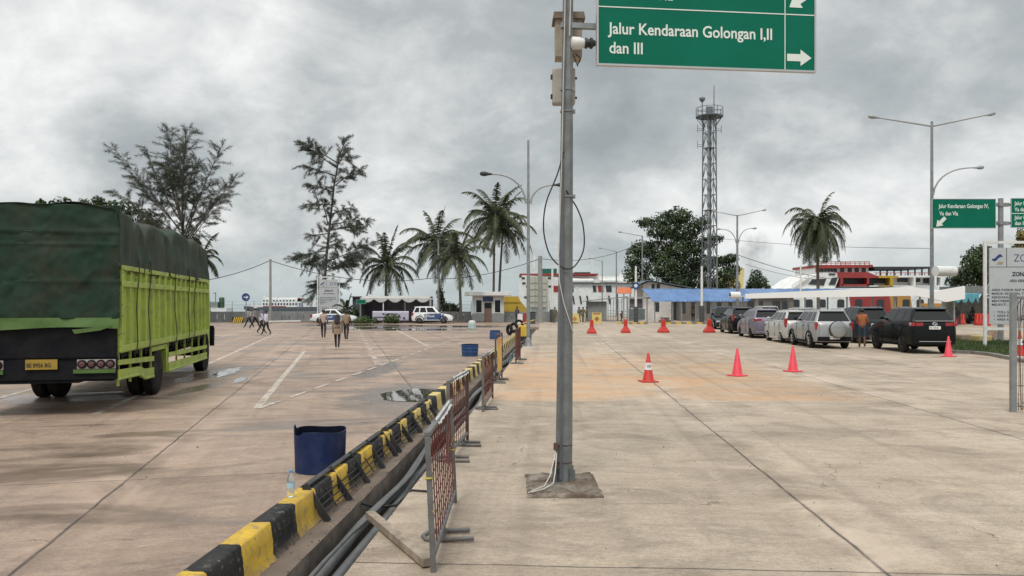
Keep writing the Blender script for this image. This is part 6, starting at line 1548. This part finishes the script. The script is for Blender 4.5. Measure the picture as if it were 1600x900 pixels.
palm(682, 378, 687, 87, 4.9, 2, 'medium coconut palm rising behind the thin grey pole', nf=28)
palm(716, 398, 720, 83, 4.5, 3, 'smaller coconut palm leaning over the patrol car, right of the medium palm')
palm(773, 338, 771, 92, 5.3, 4, 'tall coconut palm just behind the guard booth, left stem of the pair', nf=30)
palm(786, 356, 779, 93.5, 4.9, 5, 'tall coconut palm just behind the guard booth, right stem of the pair', nf=22)
palm(1279, 352, 1279, 96, 5.2, 6, 'lone coconut palm with a drooping crown above the right ferry', nf=58, elmin=-55, droopy=4, trunk_r=.22, dk=1.75)
palm(312, 400, 306, 82, 3.2, 7, 'coconut palm half hidden behind the front of the truck tarpaulin', nf=18)
palm(541, 482, 541, 83, 1.9, 8, 'small bushy palm beside the distant zone board', nf=14, trunk_r=.12)
palm(708, 487, 708, 86, 1.6, 9, 'little low palm behind the patrol car, left of the booth', nf=12, trunk_r=.1)

def limb_path(a, b, rnd, bend=.12, n=9, up=0.0):
    a = Vector(a); b = Vector(b); L = (b-a).length
    off = Vector((rnd.uniform(-1, 1), rnd.uniform(-1, 1), rnd.uniform(-.3, .6)))*L*bend
    c = (a+b)/2+off+Vector((0, 0, -up*L)); return [(a*(1-u)**2+c*2*u*(1-u)+b*u*u) for u in [k/n for k in range(n+1)]]
def tuft(mb, p, d, rnd, n=6, L=.36, w_=.016, droop=.2):
    for _ in range(n):
        v_ = (d*.9+Vector((rnd.gauss(0, .6), rnd.gauss(0, .6), rnd.gauss(0, .5)-droop))).normalized()*L*rnd.uniform(.6, 1.3)
        s = v_.cross(Vector((rnd.uniform(-1, 1), rnd.uniform(-1, 1), rnd.uniform(-1, 1))))
        if s.length < 1e-4: continue
        s = s.normalized()*w_; q = p+Vector((rnd.gauss(0, .06), rnd.gauss(0, .06), rnd.gauss(0, .06)))
        o = len(mb.v); mb.v += [tuple(q-s), tuple(q+s), tuple(q+v_)]; mb.f.append((o, o+1, o+2)); mb.m.append(0)
def casuarina(label, Y, base_px, trunk, limbs, seed, twig=(.8, 2.0), step=.30, dens=5, tw_r=.015, flat=.0, droop=.2, tl=.38, tstep=.085, t0=.22):
    """trunk: list of photo points along the stem; limbs: (start point, end point)"""
    rnd = random.Random(seed); X = xat(base_px, Y)
    t_ = thing('casuarina_tree', label, 'tree', (X, Y, 0))
    lp_ = lambda px, py, dy=0: Vector((xat(px, Y)-X, dy, zat(py, Y)))
    g = MB(); tp = [lp_(*p) for p in trunk]; tp[0].z = 0; nT = len(tp)
    g.tube(tp, [.19*(1-.85*k/(nT-1))+.02 for k in range(nT)], 8); g.build('trunk', M_bark, t_, smooth=50)
    br = MB(); lf = MB()
    paths = []
    for (s, e, *w_) in limbs:
        dy = rnd.uniform(-2.6, 2.6); p = limb_path(lp_(*s), lp_(*e, dy), rnd, .10, 12)
        wgt = w_[0] if w_ else 1; paths.append((p, wgt)); br.tube(p, [.065*(1-k/13)+.012 for k in range(13)], 6)
    paths.append((tp, 0.6))
    for p, wgt in paths:
        L = sum((p[i+1]-p[i]).length for i in range(len(p)-1)); acc = 0
        n = int(L/step*wgt)
        for k in range(n):
            u = t0+(1-t0)*(k+rnd.random())/n; x = u*(len(p)-1); i = min(int(x), len(p)-2); q = p[i].lerp(p[i+1], x-i)
            d = (p[i+1]-p[i]).normalized(); r_ = Vector((rnd.gauss(0, 1), rnd.gauss(0, 1), rnd.gauss(0, .8)*(1-flat))).normalized()
            dd = (d*.75+r_*.95).normalized(); tl_ = rnd.uniform(*twig)*(1.15-.6*u)
            pe = q+dd*tl_; pth = limb_path(q, pe+Vector((0, 0, -droop*tl_*.6)), rnd, .12, 5)
            br.tube(pth, [tw_r*(1-j/7) for j in range(6)], 4)
            m = int(tl_/tstep)
            for j in range(m):
                u2 = .2+.8*(j+rnd.random())/m; x2 = u2*5; i2 = min(int(x2), 4); tuft(lf, pth[i2].lerp(pth[i2+1], x2-i2), dd, rnd, dens, tl, droop=droop)
    br.build('branches', M_bark, t_); lf.build('foliage', M_cas, t_)
casuarina('wide casuarina tree with many upward limbs rising behind the truck', 78, 292, [(292, 505), (291, 420), (288, 380), (284, 345), (270, 300), (262, 250)],
    [((288, 372), (192, 238)), ((287, 375), (186, 300)), ((285, 350), (228, 230)), ((284, 340), (262, 198), 1.4), ((285, 350), (302, 204), 1.4), ((287, 360), (245, 250), 1.2), ((288, 375), (348, 226), 1.2), ((290, 380), (376, 285)), ((290, 385), (330, 335)), ((286, 360), (318, 250), 1.2), ((286, 355), (280, 225), 1.3), ((288, 385), (205, 340)), ((288, 365), (228, 290), 1.2), ((289, 375), (336, 285)), ((288, 365), (310, 300), 1.1), ((287, 380), (240, 340)), ((290, 395), (300, 335))], 21, dens=4, step=.20, t0=.3, twig=(1.0, 2.7))
casuarina('tall slender casuarina tree with layered airy branches left of the palms', 88, 505, [(504, 500), (506, 455), (510, 400), (516, 345), (522, 290), (530, 245), (541, 214)],
    [((528, 255), (486, 230)), ((526, 262), (478, 228), .8), ((524, 275), (480, 262), .8), ((524, 290), (562, 262), 1.1), ((530, 255), (552, 238), .9), ((520, 300), (488, 292), .8), ((518, 320), (484, 322), .7), ((516, 335), (545, 318), .9),
     ((514, 352), (570, 340), 1.0), ((514, 360), (560, 352), .9), ((513, 365), (482, 366), .8), ((511, 385), (536, 382), .8), ((510, 392), (454, 402), 1.3), ((510, 398), (470, 412), 1.1), ((508, 410), (578, 378), 1.2), ((507, 425), (572, 395), 1.0), ((507, 425), (555, 410), 1.0), ((507, 435), (484, 446), 1.0), ((506, 445), (540, 442), .8), ((505, 440), (490, 470), .7), ((512, 350), (500, 300), .5)], 31, twig=(.9, 2.3), dens=6, flat=.1, droop=.45, step=.13, t0=.25)

def clump_tree(name, label, Y, base_px, clumps, seed, leaf=.22, dens=60, m=M_broad, trunk_r=.35, base_z=0, fork=None, group=None, cat='tree'):
    rnd = random.Random(seed); X = xat(base_px, Y); k_ = Y/F
    t_ = thing(name, label, cat, (X, Y, base_z), 0, group)
    lf = MB(); br = MB(); fz_ = fork if fork else max(1.0, zat(max(c[1] for c in clumps), Y)*.45)
    g = MB(); g.tube([(0, 0, 0), (.15, 0, fz_*.5), (0, 0, fz_)], [trunk_r, trunk_r*.8, trunk_r*.7], 9); g.build('trunk', M_bark, t_, smooth=50)
    for (px, py, rx, ry) in clumps:
        rx *= k_*1.05; ry *= k_*1.45; dy = rnd.uniform(-1, 1)*rx*1.0; c = Vector((xat(px, Y)-X, dy, zat(py, Y)-base_z))
        p = limb_path((0, 0, fz_*.9), c, rnd, .1, 6); br.tube(p, [trunk_r*.26*(1-j/8) for j in range(7)], 6)
        nn = int(dens*4.0*rx*rx*ry**.5)+120
        for _ in range(nn):
            v_ = Vector((rnd.gauss(0, 1), rnd.gauss(0, 1), rnd.gauss(0, 1))).normalized()*rnd.uniform(.45, 1.12)**.7
            w2 = mnoise.noise(Vector((v_.x*1.7+px, v_.y*1.7, v_.z*1.7+py)))*.45+1
            q = c+Vector((v_.x*rx*w2, v_.y*rx*w2, v_.z*ry*w2))
            nrm = (v_+Vector((rnd.gauss(0, .5), rnd.gauss(0, .5), rnd.gauss(0, .5)+.5))).normalized(); a = nrm.cross(Vector((rnd.uniform(-1, 1), rnd.uniform(-1, 1), .1))).normalized(); b_ = nrm.cross(a)
            s = leaf*rnd.uniform(.6, 1.3); o = len(lf.v); lf.v += [tuple(q-a*s), tuple(q+b_*s*.5), tuple(q+a*s), tuple(q-b_*s*.5)]; lf.f.append((o, o+1, o+2, o+3)); lf.m.append(0)
    br.build('branches', M_bark, t_); lf.build('crown', m, t_)
clump_tree('broadleaf_tree', 'big dark dense tree with a wide crown behind the gable house and the tower', 108, 1060,
    [(1058, 338, 22, 9), (1035, 344, 16, 8), (1010, 347, 15, 5), (1030, 362, 22, 9), (1068, 360, 26, 13), (1092, 350, 14, 8), (1006, 388, 18, 10), (990, 400, 12, 12), (1030, 392, 24, 14), (1060, 390, 24, 14), (1085, 384, 18, 12), (1108, 378, 14, 7),
     (1120, 372, 12, 4), (1000, 420, 20, 12), (985, 432, 10, 8), (1035, 418, 24, 14), (1070, 420, 24, 14), (1100, 412, 22, 12), (1128, 408, 16, 6), (1140, 404, 12, 5), (1148, 420, 12, 6), (1132, 428, 16, 8), (1010, 445, 18, 10), (1050, 445, 26, 12), (1090, 442, 22, 12), (1120, 446, 14, 8), (1030, 462, 20, 8), (1070, 462, 20, 8)], 41, leaf=.21, dens=52, trunk_r=.6)
clump_tree('broadleaf_tree', 'small round dark tree behind the blue shelter, right of the four armed lamp post', 124, 1182, [(1182, 430, 9, 7), (1174, 440, 9, 6), (1190, 440, 9, 6), (1182, 448, 12, 6), (1170, 450, 6, 4), (1198, 449, 5, 4)], 42, leaf=.2, dens=60)
clump_tree('broadleaf_tree', 'yellowish tree in front of the yellow building right of the tower', 128, 1140, [(1140, 436, 9, 6), (1133, 446, 8, 6), (1148, 446, 7, 6), (1140, 452, 10, 6)], 43, leaf=.2, dens=45, m=leafmat('olive_leaf', (.07, .075, .025), (.12, .11, .035)))
clump_tree('broadleaf_tree', 'big dark tree behind the zone board at right', 92, 1525, [(1520, 400, 14, 9), (1535, 393, 14, 8), (1508, 412, 12, 9), (1528, 415, 20, 12), (1545, 408, 16, 12), (1500, 428, 14, 9), (1515, 435, 18, 10), (1540, 432, 18, 12), (1495, 440, 12, 6), (1560, 420, 16, 14), (1570, 440, 20, 12), (1600, 430, 20, 14), (1620, 440, 20, 12)], 44, leaf=.2, dens=60, trunk_r=.4)
clump_tree('broadleaf_tree', 'tree with browning leaves above the zone board at the right picture edge', 80, 1605, [(1596, 372, 9, 8), (1606, 365, 12, 10), (1615, 380, 16, 12), (1600, 388, 14, 8), (1630, 395, 16, 12)], 45, leaf=.2, dens=55, m=M_yleaf)
clump_tree('broadleaf_tree', 'leafy tree whose top just shows above the truck tarpaulin at far left', 82, 120, [(60, 318, 8, 5), (100, 322, 16, 8), (135, 322, 10, 7), (156, 316, 9, 6), (175, 322, 12, 7), (205, 328, 14, 10), (225, 342, 14, 12), (150, 345, 30, 16), (80, 345, 30, 14), (30, 340, 24, 10), (240, 360, 10, 10)], 46, leaf=.24, dens=22)
clump_tree('shrub', 'leafy shrub beside the lilac banner in front of the tent', 78.5, 575, [(570, 500, 10, 4.5), (583, 502, 8, 3.5), (560, 502, 6, 3.5)], 47, leaf=.13, dens=240, m=M_shrub, trunk_r=.05, fork=.2, cat='shrub')
clump_tree('shrub', 'sparse leafy shrub in the middle of the lilac banner', 78, 612, [(606, 497, 7, 5), (618, 497, 7, 5), (612, 502, 10, 3)], 48, leaf=.12, dens=160, m=M_shrub, trunk_r=.05, fork=.2, cat='shrub')
clump_tree('shrub', 'dark shrub under the small palm beside the white patrol sedan', 83, 548, [(545, 495, 9, 7), (556, 490, 6, 8)], 49, leaf=.16, dens=160, m=M_broad, trunk_r=.05, fork=.3, cat='shrub')
clump_tree('broadleaf_tree', 'low leafy sapling right of the tent, behind the patrol car', 88, 688, [(688, 460, 6, 6), (690, 470, 5, 5), (700, 480, 12, 5), (712, 484, 8, 4)], 50, leaf=.18, dens=120, trunk_r=.06)

# ---------------------------------------------------------------- people
M_face = mat('skin', (.15, .08, .052), .6, var=.08); M_hair = mat('black_hair', (.015, .013, .012), .6); M_shoe = mat('black_shoe', (.02, .02, .02), .4); M_eye = mat('eye_dark', (.02, .015, .012), .2)
def cloth(name, col): return mat(name, col, .85, var=.15, scale=6)
K_khaki = cloth('khaki_cloth', (.27, .20, .135)); K_dk = cloth('dark_brown_cloth', (.035, .026, .026)); K_grey = cloth('grey_shirt', (.30, .28, .26)); K_lil = cloth('lilac_shirt', (.56, .53, .66)); K_wht = cloth('white_shirt', (.66, .64, .70))
K_black = cloth('black_cloth', (.02, .021, .024)); K_or = cloth('orange_brown_shirt', (.36, .12, .045)); K_jean = cloth('dark_denim', (.045, .06, .09)); K_hij = cloth('dark_hijab', (.03, .026, .028)); K_ghij = cloth('grey_hijab', (.16, .16, .20)); K_camo = cloth('olive_camouflage', (.13, .115, .07)); K_hiv = cloth('olive_shirt', (.22, .22, .14))
def person(label, px, py_feet, top_py, heading, shirt, trousers, stride=.35, arm=.3, hair='short', skirt=False, sit=False, scale=None, group=None, Y=None, lean=0, sleeves='long', vmat=None, shorts=False, reach=None, z0=0, headgear=None):
    if Y is None: X, Y = G(px, py_feet)
    else: X = xat(px, Y)
    ht = scale or (H-(top_py-HY)*Y/F); s = max(1.0, min(2.2, ht))/1.70
    t_ = thing('person', label, 'person', (X, Y, z0), heading, group)
    J = {}; st = stride
    hipz = .90 if not sit else .48
    J['pel'] = (0, 0, hipz+.04); J['waist'] = (0, lean*.08, hipz+.20); J['chest'] = (0, lean*.2+.01, hipz+.40); J['neck'] = (0, lean*.3, hipz+.56); J['head0'] = (0, lean*.33+.015, hipz+.62); J['head1'] = (0, lean*.36+.03, hipz+.70); J['head2'] = (0, lean*.38+.01, hipz+.765)
    for n_, sx_, k in (('L', -1, 1), ('R', 1, -1)):
        J['hip'+n_] = (sx_*.095, 0, hipz)
        if sit:
            J['kn'+n_] = (sx_*.16, .42, .50); J['an'+n_] = (sx_*.15, .40, .09); J['to'+n_] = (sx_*.16, .56, .035); J['sh'+n_] = (sx_*.175, lean*.26, hipz+.50); J['el'+n_] = (sx_*.24, lean*.2+.12, hipz+.26); J['wr'+n_] = (sx_*.20, lean*.2+.38, hipz+.30)
        else:
            a = st*k; kb = .12 if a < 0 else .03
            J['kn'+n_] = (sx_*.10, math.sin(a)*.42+kb*.3, hipz-.42*math.cos(a)); J['an'+n_] = (sx_*.095, math.sin(a)*.84-kb*.4, max(.085, hipz-.82*math.cos(a)+kb*.3)); an = J['an'+n_]; J['to'+n_] = (sx_*.105, an[1]+.16, max(.03, an[2]-.05))
            J['sh'+n_] = (sx_*.175, lean*.26, hipz+.50); b = -arm*k
            J['el'+n_] = (sx_*.225, lean*.26+math.sin(b)*.27, hipz+.50-.27*math.cos(b)); J['wr'+n_] = (sx_*.215, lean*.26+math.sin(b)*.27+math.sin(b+.35)*.24, hipz+.50-.27*math.cos(b)-.24*math.cos(b+.35))
            if reach and n_ in reach: J['el'+n_] = (sx_*.23, .12, hipz+.28); J['wr'+n_] = (sx_*.12, .30, hipz+.36)
    edges = [('pel', 'waist'), ('waist', 'chest'), ('chest', 'neck'), ('neck', 'head0'), ('head0', 'head1'), ('head1', 'head2')]
    for n_ in 'LR': edges += [('pel', 'hip'+n_), ('hip'+n_, 'kn'+n_), ('kn'+n_, 'an'+n_), ('an'+n_, 'to'+n_), ('chest', 'sh'+n_), ('sh'+n_, 'el'+n_), ('el'+n_, 'wr'+n_)]
    rad = {'pel': .135, 'waist': .140, 'chest': .150, 'neck': .055, 'head0': .068, 'head1': .092, 'head2': .075, 'hip': .095, 'kn': .068, 'an': .046, 'to': .038, 'sh': .066, 'el': .046, 'wr': .032}
    names = list(J); me = bpy.data.meshes.new('body'); me.from_pydata([J[n_] for n_ in names], [(names.index(a), names.index(b)) for a, b in edges], [])
    o = bpy.data.objects.new('body', me); C.objects.link(o)
    o.modifiers.new('skin', 'SKIN'); sv_ = me.skin_vertices[0].data
    for i, n_ in enumerate(names):
        r_ = rad.get(n_, rad.get(n_[:-1], .05)); flat_ = .78 if n_ in ('pel', 'waist', 'chest') else 1
        sv_[i].radius = (r_, r_*flat_) if flat_ == 1 else (r_*1.05, r_*flat_); sv_[i].use_root = (n_ == 'pel')
    ss = o.modifiers.new('sub', 'SUBSURF'); ss.levels = 1; ss.render_levels = 1
    dg = bpy.context.evaluated_depsgraph_get(); me2 = bpy.data.meshes.new_from_object(o.evaluated_get(dg)); o.modifiers.clear(); o.data = me2
    mats = [shirt, trousers, M_face, M_shoe, M_eye]
    me2.materials.clear()
    for m_ in mats: me2.materials.append(m_)
    seg = []
    for a, b in edges:
        if a.startswith(('kn',)): m_ = 2 if shorts else 1
        elif a.startswith('an'): m_ = 3
        elif a.startswith('hip') or b.startswith('hip'): m_ = 1
        elif a in ('neck', 'head0', 'head1'): m_ = 2
        elif a.startswith('el'): m_ = 2 if sleeves == 'short' else 0
        else: m_ = 0
        seg.append((Vector(J[a]), Vector(J[b]), m_))
    for p in me2.polygons:
        c = p.center; best = 9; bm_ = 0
        for a, b, m_ in seg:
            ab = b-a; u = max(0, min(1, (c-a).dot(ab)/ab.length_squared)); d = (c-(a+ab*u)).length
            if d < best: best = d; bm_ = m_
        p.material_index = bm_; p.use_smooth = True
    # hands (five fingers), nose, eyes joined into the same mesh
    ex = MB()
    for n_ in 'LR':
        w_ = Vector(J['wr'+n_]); d = (w_-Vector(J['el'+n_])).normalized(); sd_ = Vector((0, 1, 0)) if abs(d.y) < .8 else Vector((0, 0, 1)); sd_ = (sd_-d*sd_.dot(d)).normalized(); nn = d.cross(sd_)
        ex.k = 2; ex.tube([w_-d*.02, w_+d*.03, w_+d*.085], [.030, .040, .034], 8)
        for k, ln in ((-1.5, .062), (-.5, .072), (.5, .068), (1.5, .052)):
            b0 = w_+d*.08+sd_*k*.017; ex.tube([b0, b0+d*ln*.5+nn*.004, b0+d*ln*.85+nn*.018], [.0088, .0085, .006], 5)
        b0 = w_+d*.03-sd_*.032; ex.tube([b0, b0+d*.03-sd_*.022, b0+d*.062-sd_*.028], [.011, .010, .007], 5)
    hd = Vector(J['head1']); ex.k = 2; ex.add([hd+Vector((-.014, .085, -.02)), hd+Vector((.014, .085, -.02)), hd+Vector((0, .112, -.022)), hd+Vector((0, .086, .02))], [(0, 1, 2), (0, 2, 3), (1, 3, 2)])
    for sx_ in (-1, 1): ex.ball(hd+Vector((sx_*.088, .0, -.01)), .024, 6, (.4, .7, 1.1))
    ex.k = 4
    for sx_ in (-1, 1): ex.ball(hd+Vector((sx_*.034, .084, .008)), .010, 6)
    ex.box(hd.x-.022, hd.x+.022, hd.y+.080, hd.y+.090, hd.z-.052, hd.z-.046)
    bm = bmesh.new(); bm.from_mesh(me2); m3 = bpy.data.meshes.new('x'); m3.from_pydata([tuple(v_) for v_ in ex.v], [], ex.f)
    for i, k in enumerate(ex.m): m3.polygons[i].material_index = k
    bm.from_mesh(m3); bm.to_mesh(me2); bm.free()
    o.parent = t_; o.scale = (s, s, s)
    hc = Vector(J['head1'])
    def kid(g, name, m_):
        k = g.build(name, m_, t_, smooth=60); k.scale = (s, s, s); return k
    g = MB()
    if hair == 'short': g.ball(hc+Vector((0, -.018, .025)), .108, 12, (.92, .95, .92)); kid(g, 'hair', M_hair)
    elif hair in ('hijab', 'grey_hijab'):
        g.ball(hc+Vector((0, -.012, .02)), .120, 12, (.93, .95, 1)); g.tube([hc+Vector((0, -.03, .0)), hc+Vector((0, -.05, -.14)), hc+Vector((0, -.07, -.30)), hc+Vector((0, -.06, -.36))], [.10, .13, .15, .06], 12); kid(g, 'headscarf', K_hij if hair == 'hijab' else K_ghij)
    elif hair == 'cap':
        g.ball(hc+Vector((0, -.018, .018)), .106, 12, (.92, .95, .9)); kid(g, 'hair', M_hair); g = MB(); g.lathe([(.10, .05), (.14, .075), (.13, .11), (.02, .125)], 14, c=(hc.x, hc.y, hc.z)); g.prism([(-.08, .09), (.08, .09), (.06, .16), (-.06, .16)], hc.z+.045, hc.z+.055, 'z'); kid(g, 'peaked_cap', M_white)
    elif hair == 'helmet': g.ball(hc+Vector((0, 0, .02)), .145, 14, (.9, 1, 1)); kid(g, 'helmet', M_hair)
    if skirt:       # long tunic hem over the hips
        g = MB(); g.lathe([(.165, hipz+.14), (.185, hipz-.02), (.21, hipz-.16)], 16, sx=1.0); kid(g, 'tunic_hem', shirt)
        g = MB(); g.lathe([(.166, hipz+.13), (.168, hipz+.17)], 16); kid(g, 'belt', K_black)
    if vmat:
        g = MB(); g.tube([Vector((-.12, -.13, hipz+.48)), Vector((0, -.135, hipz+.3)), Vector((.1, -.12, hipz+.18))], .02, 6); g.tube([Vector((.12, -.13, hipz+.48)), Vector((0, -.14, hipz+.3)), Vector((-.1, -.12, hipz+.18))], .02, 6); kid(g, 'white_strap', vmat)
    return t_
grp = 'people walking across the parking lot'
person('person in dark headscarf and khaki tunic, nearest of the three walking in the middle', 527, 545, 492, 0.06, K_khaki, K_dk, .22, .15, 'hijab', True, group=grp)
person('person in khaki shirt and dark trousers, right of the three in the middle', 541, 532, 485, 0.0, K_khaki, K_dk, .25, .35, 'short', sleeves='short', group=grp)
person('person in pale pinkish shirt and dark trousers, left of the three in the middle', 505.5, 529, 484, .1, cloth('pale_pink_shirt', (.42, .33, .29)), K_dk, .2, .25, 'short', sleeves='short', group=grp)
person('person in grey uniform shirt striding at the left end of the four', 389, 513.5, 484, R(85), K_grey, K_black, .42, .3, 'short', group=grp, vmat=M_white, lean=.2, scale=1.66)
person('person with white peaked cap striding second in the group of four', 398.5, 515.5, 481, R(-95), cloth('brown_grey_shirt', (.24, .20, .17)), K_black, .45, .3, 'cap', group=grp, vmat=M_white, scale=1.72)
person('person with grey headscarf and lilac shirt walking third in the group of four', 408.5, 522, 483, R(-60), K_lil, K_black, .35, .3, 'grey_hijab', group=grp, scale=1.58)
person('person in white shirt and black trousers, right end of the group of four', 416, 524, 490, R(80), K_wht, K_black, .3, .3, 'short', group=grp, scale=1.60)
person('man in orange brown shirt and denim shorts standing between the parked cars', 1347, 543, 479, R(-20), K_or, K_jean, .1, .1, 'short', sleeves='short', shorts=True, reach='L', Y=35.6, scale=1.80)
person('person in dark clothes standing at the sea wall right of the booth', 808, 505, 479, R(30), cloth('dark_grey_shirt', (.08, .08, .085)), K_black, .05, .05, 'short', Y=79.5, scale=1.72)
person('person in an olive shirt standing under the blue shelter left of the parked cars', 1083, 503, 479, R(170), K_hiv, K_black, .05, .1, 'short', Y=82, scale=1.70)
person('person in dark red brown clothes sitting inside the walkway near the orange roof kiosk', 972, 500, 482, R(180), cloth('maroon_cloth', (.09, .035, .03)), K_black, sit=True, Y=85.5, scale=1.6)
cam_l = ['person in olive camouflage sitting nearest to the big sign pole on its right side', 'person in olive camouflage in the middle of the group behind the yellow warning boards', 'person in olive camouflage at the right end of the group behind the yellow warning boards', 'person in tan camouflage seen just left of the big sign pole']
for lb, px, hd_ in zip(cam_l, (905, 911, 917, 867), (.5, -.6, .9, 0)):
    person(lb, px, 503, 480, hd_, K_camo, K_camo, .1, .2, 'short', Y=79+px % 3, scale=1.66, group='people in camouflage by the gate', sit=False)
# motorcycle with rider behind the red barriers
Ym = 76; Xm = xat(1521, Ym)
t_ = thing('motorcycle', 'dark scooter with its rider waiting behind the red water filled barriers', 'motorcycle', (Xm, Ym, 0), R(12))
g = MB(); g.prism([(-.55, .45), (-.2, .35), (.25, .3), (.45, .45), (.55, .95), (.42, 1.0), (.25, .5), (-.1, .55), (-.15, .78), (-.85, .85), (-.8, .62)], -.14, .14, 'x'); g.build('body', M_blk, t_, bevel=.03)
for y in (-.62, .62): g = MB(); g.lathe([(.18, -.05), (.27, -.05), (.29, 0), (.27, .05), (.18, .05)], 20, c=(0, y, .29), axis='x'); g.build('wheel', M_rubber, t_, smooth=40)
g = MB(); g.bar((0, .58, .3), (0, .42, 1.0), .06); g.bar((-.32, .40, 1.02), (.32, .40, 1.02), .03); g.build('handlebar', M_dark, t_)
g = MB(); g.box(-.13, .13, -.75, -.05, .78, .86); g.build('seat', M_rubber, t_, bevel=.03)
for s in (-1, 1): g = MB(); g.bar((s*.3, .4, 1.02), (s*.38, .38, 1.2), .015); g.ball((s*.4, .38, 1.24), .06, 8, (1, .3, .7)); g.build('mirror', M_dark, t_)
person('rider in black sitting on the dark scooter behind the red barriers', 1521, 503, 472, R(12), K_black, K_black, sit=True, Y=Ym-.35, scale=1.70, hair='helmet', z0=.36, lean=.2)
person('rider in black partly hidden behind the right end of the nearest black car', 1495, 503, 474, R(-10), K_black, K_jean, .1, .1, hair='helmet', Y=70, scale=1.70)
# litter, pebbles on the concrete
random.seed(77); M_peb = mat('pebble', (.15, .12, .095), .9, var=.4, scale=20); g = MB()
for k in range(420):
    if k < 240: x = random.uniform(-.9, 9); y = 4+random.random()**1.5*18
    else: x = random.uniform(-12, -3); y = random.uniform(5, 25)
    if y < abs(x)*1.2: continue
    if -2.6 < inv(A1, x, y)[0] < -1.5: continue
    s = random.uniform(.003, .009)*(1 if random.random() < .93 else 1.8); g.ball((x, y, s*.5), s, 5, (1, .8, .6))
struct(g.build('loose_grit', M_peb), 'stuff')
random.seed(78); g = MB(); 
for k in range(700):
    v = random.uniform(5, 22); u = random.choice((-2.215, -2.05, -1.58))+random.gauss(0, .03)*(1); s = random.uniform(.002, .008)
    p = F1(u, v, .01); g.ball((p[0], p[1], .012), s, 5, (1, 1, .6))
struct(g.build('trench_debris', mat('dirt_clod', (.12, .09, .065), .95, var=.4, scale=20)), 'stuff')

# faint exhaust smoke rising from the ferry behind the trees
m = bpy.data.materials.new('funnel_smoke'); t = NT(m); t.n.remove(t.b)
pv = t.node('ShaderNodeVolumePrincipled'); pv.inputs['Color'].default_value = (.28, .28, .29, 1)
tcn = t.node('ShaderNodeTexCoord'); ln = t.node('ShaderNodeVectorMath', operation='LENGTH'); t.l.new(tcn.outputs['Object'], ln.inputs[0])
fall = t.math('SUBTRACT', 1.0, ln.outputs['Value'], True); nz_ = t.noise(tcn.outputs['Object'], 1.8, 4, .6)
t.l.new(t.math('MULTIPLY', t.math('MULTIPLY', fall, t.ramp(nz_, [(.42, 0.0), (.66, 1.0)])), .28), pv.inputs['Density'])
t.l.new(pv.outputs[0], t.n['Material Output'].inputs['Volume'])
g = MB(); g.ball((0, 0, 0), 1.0, 16); o = g.build('smoke', m); o.location = (xat(1178, 200), 200, zat(392, 200)); o.scale = (5.5, 5, 6.5); struct(o, 'stuff')
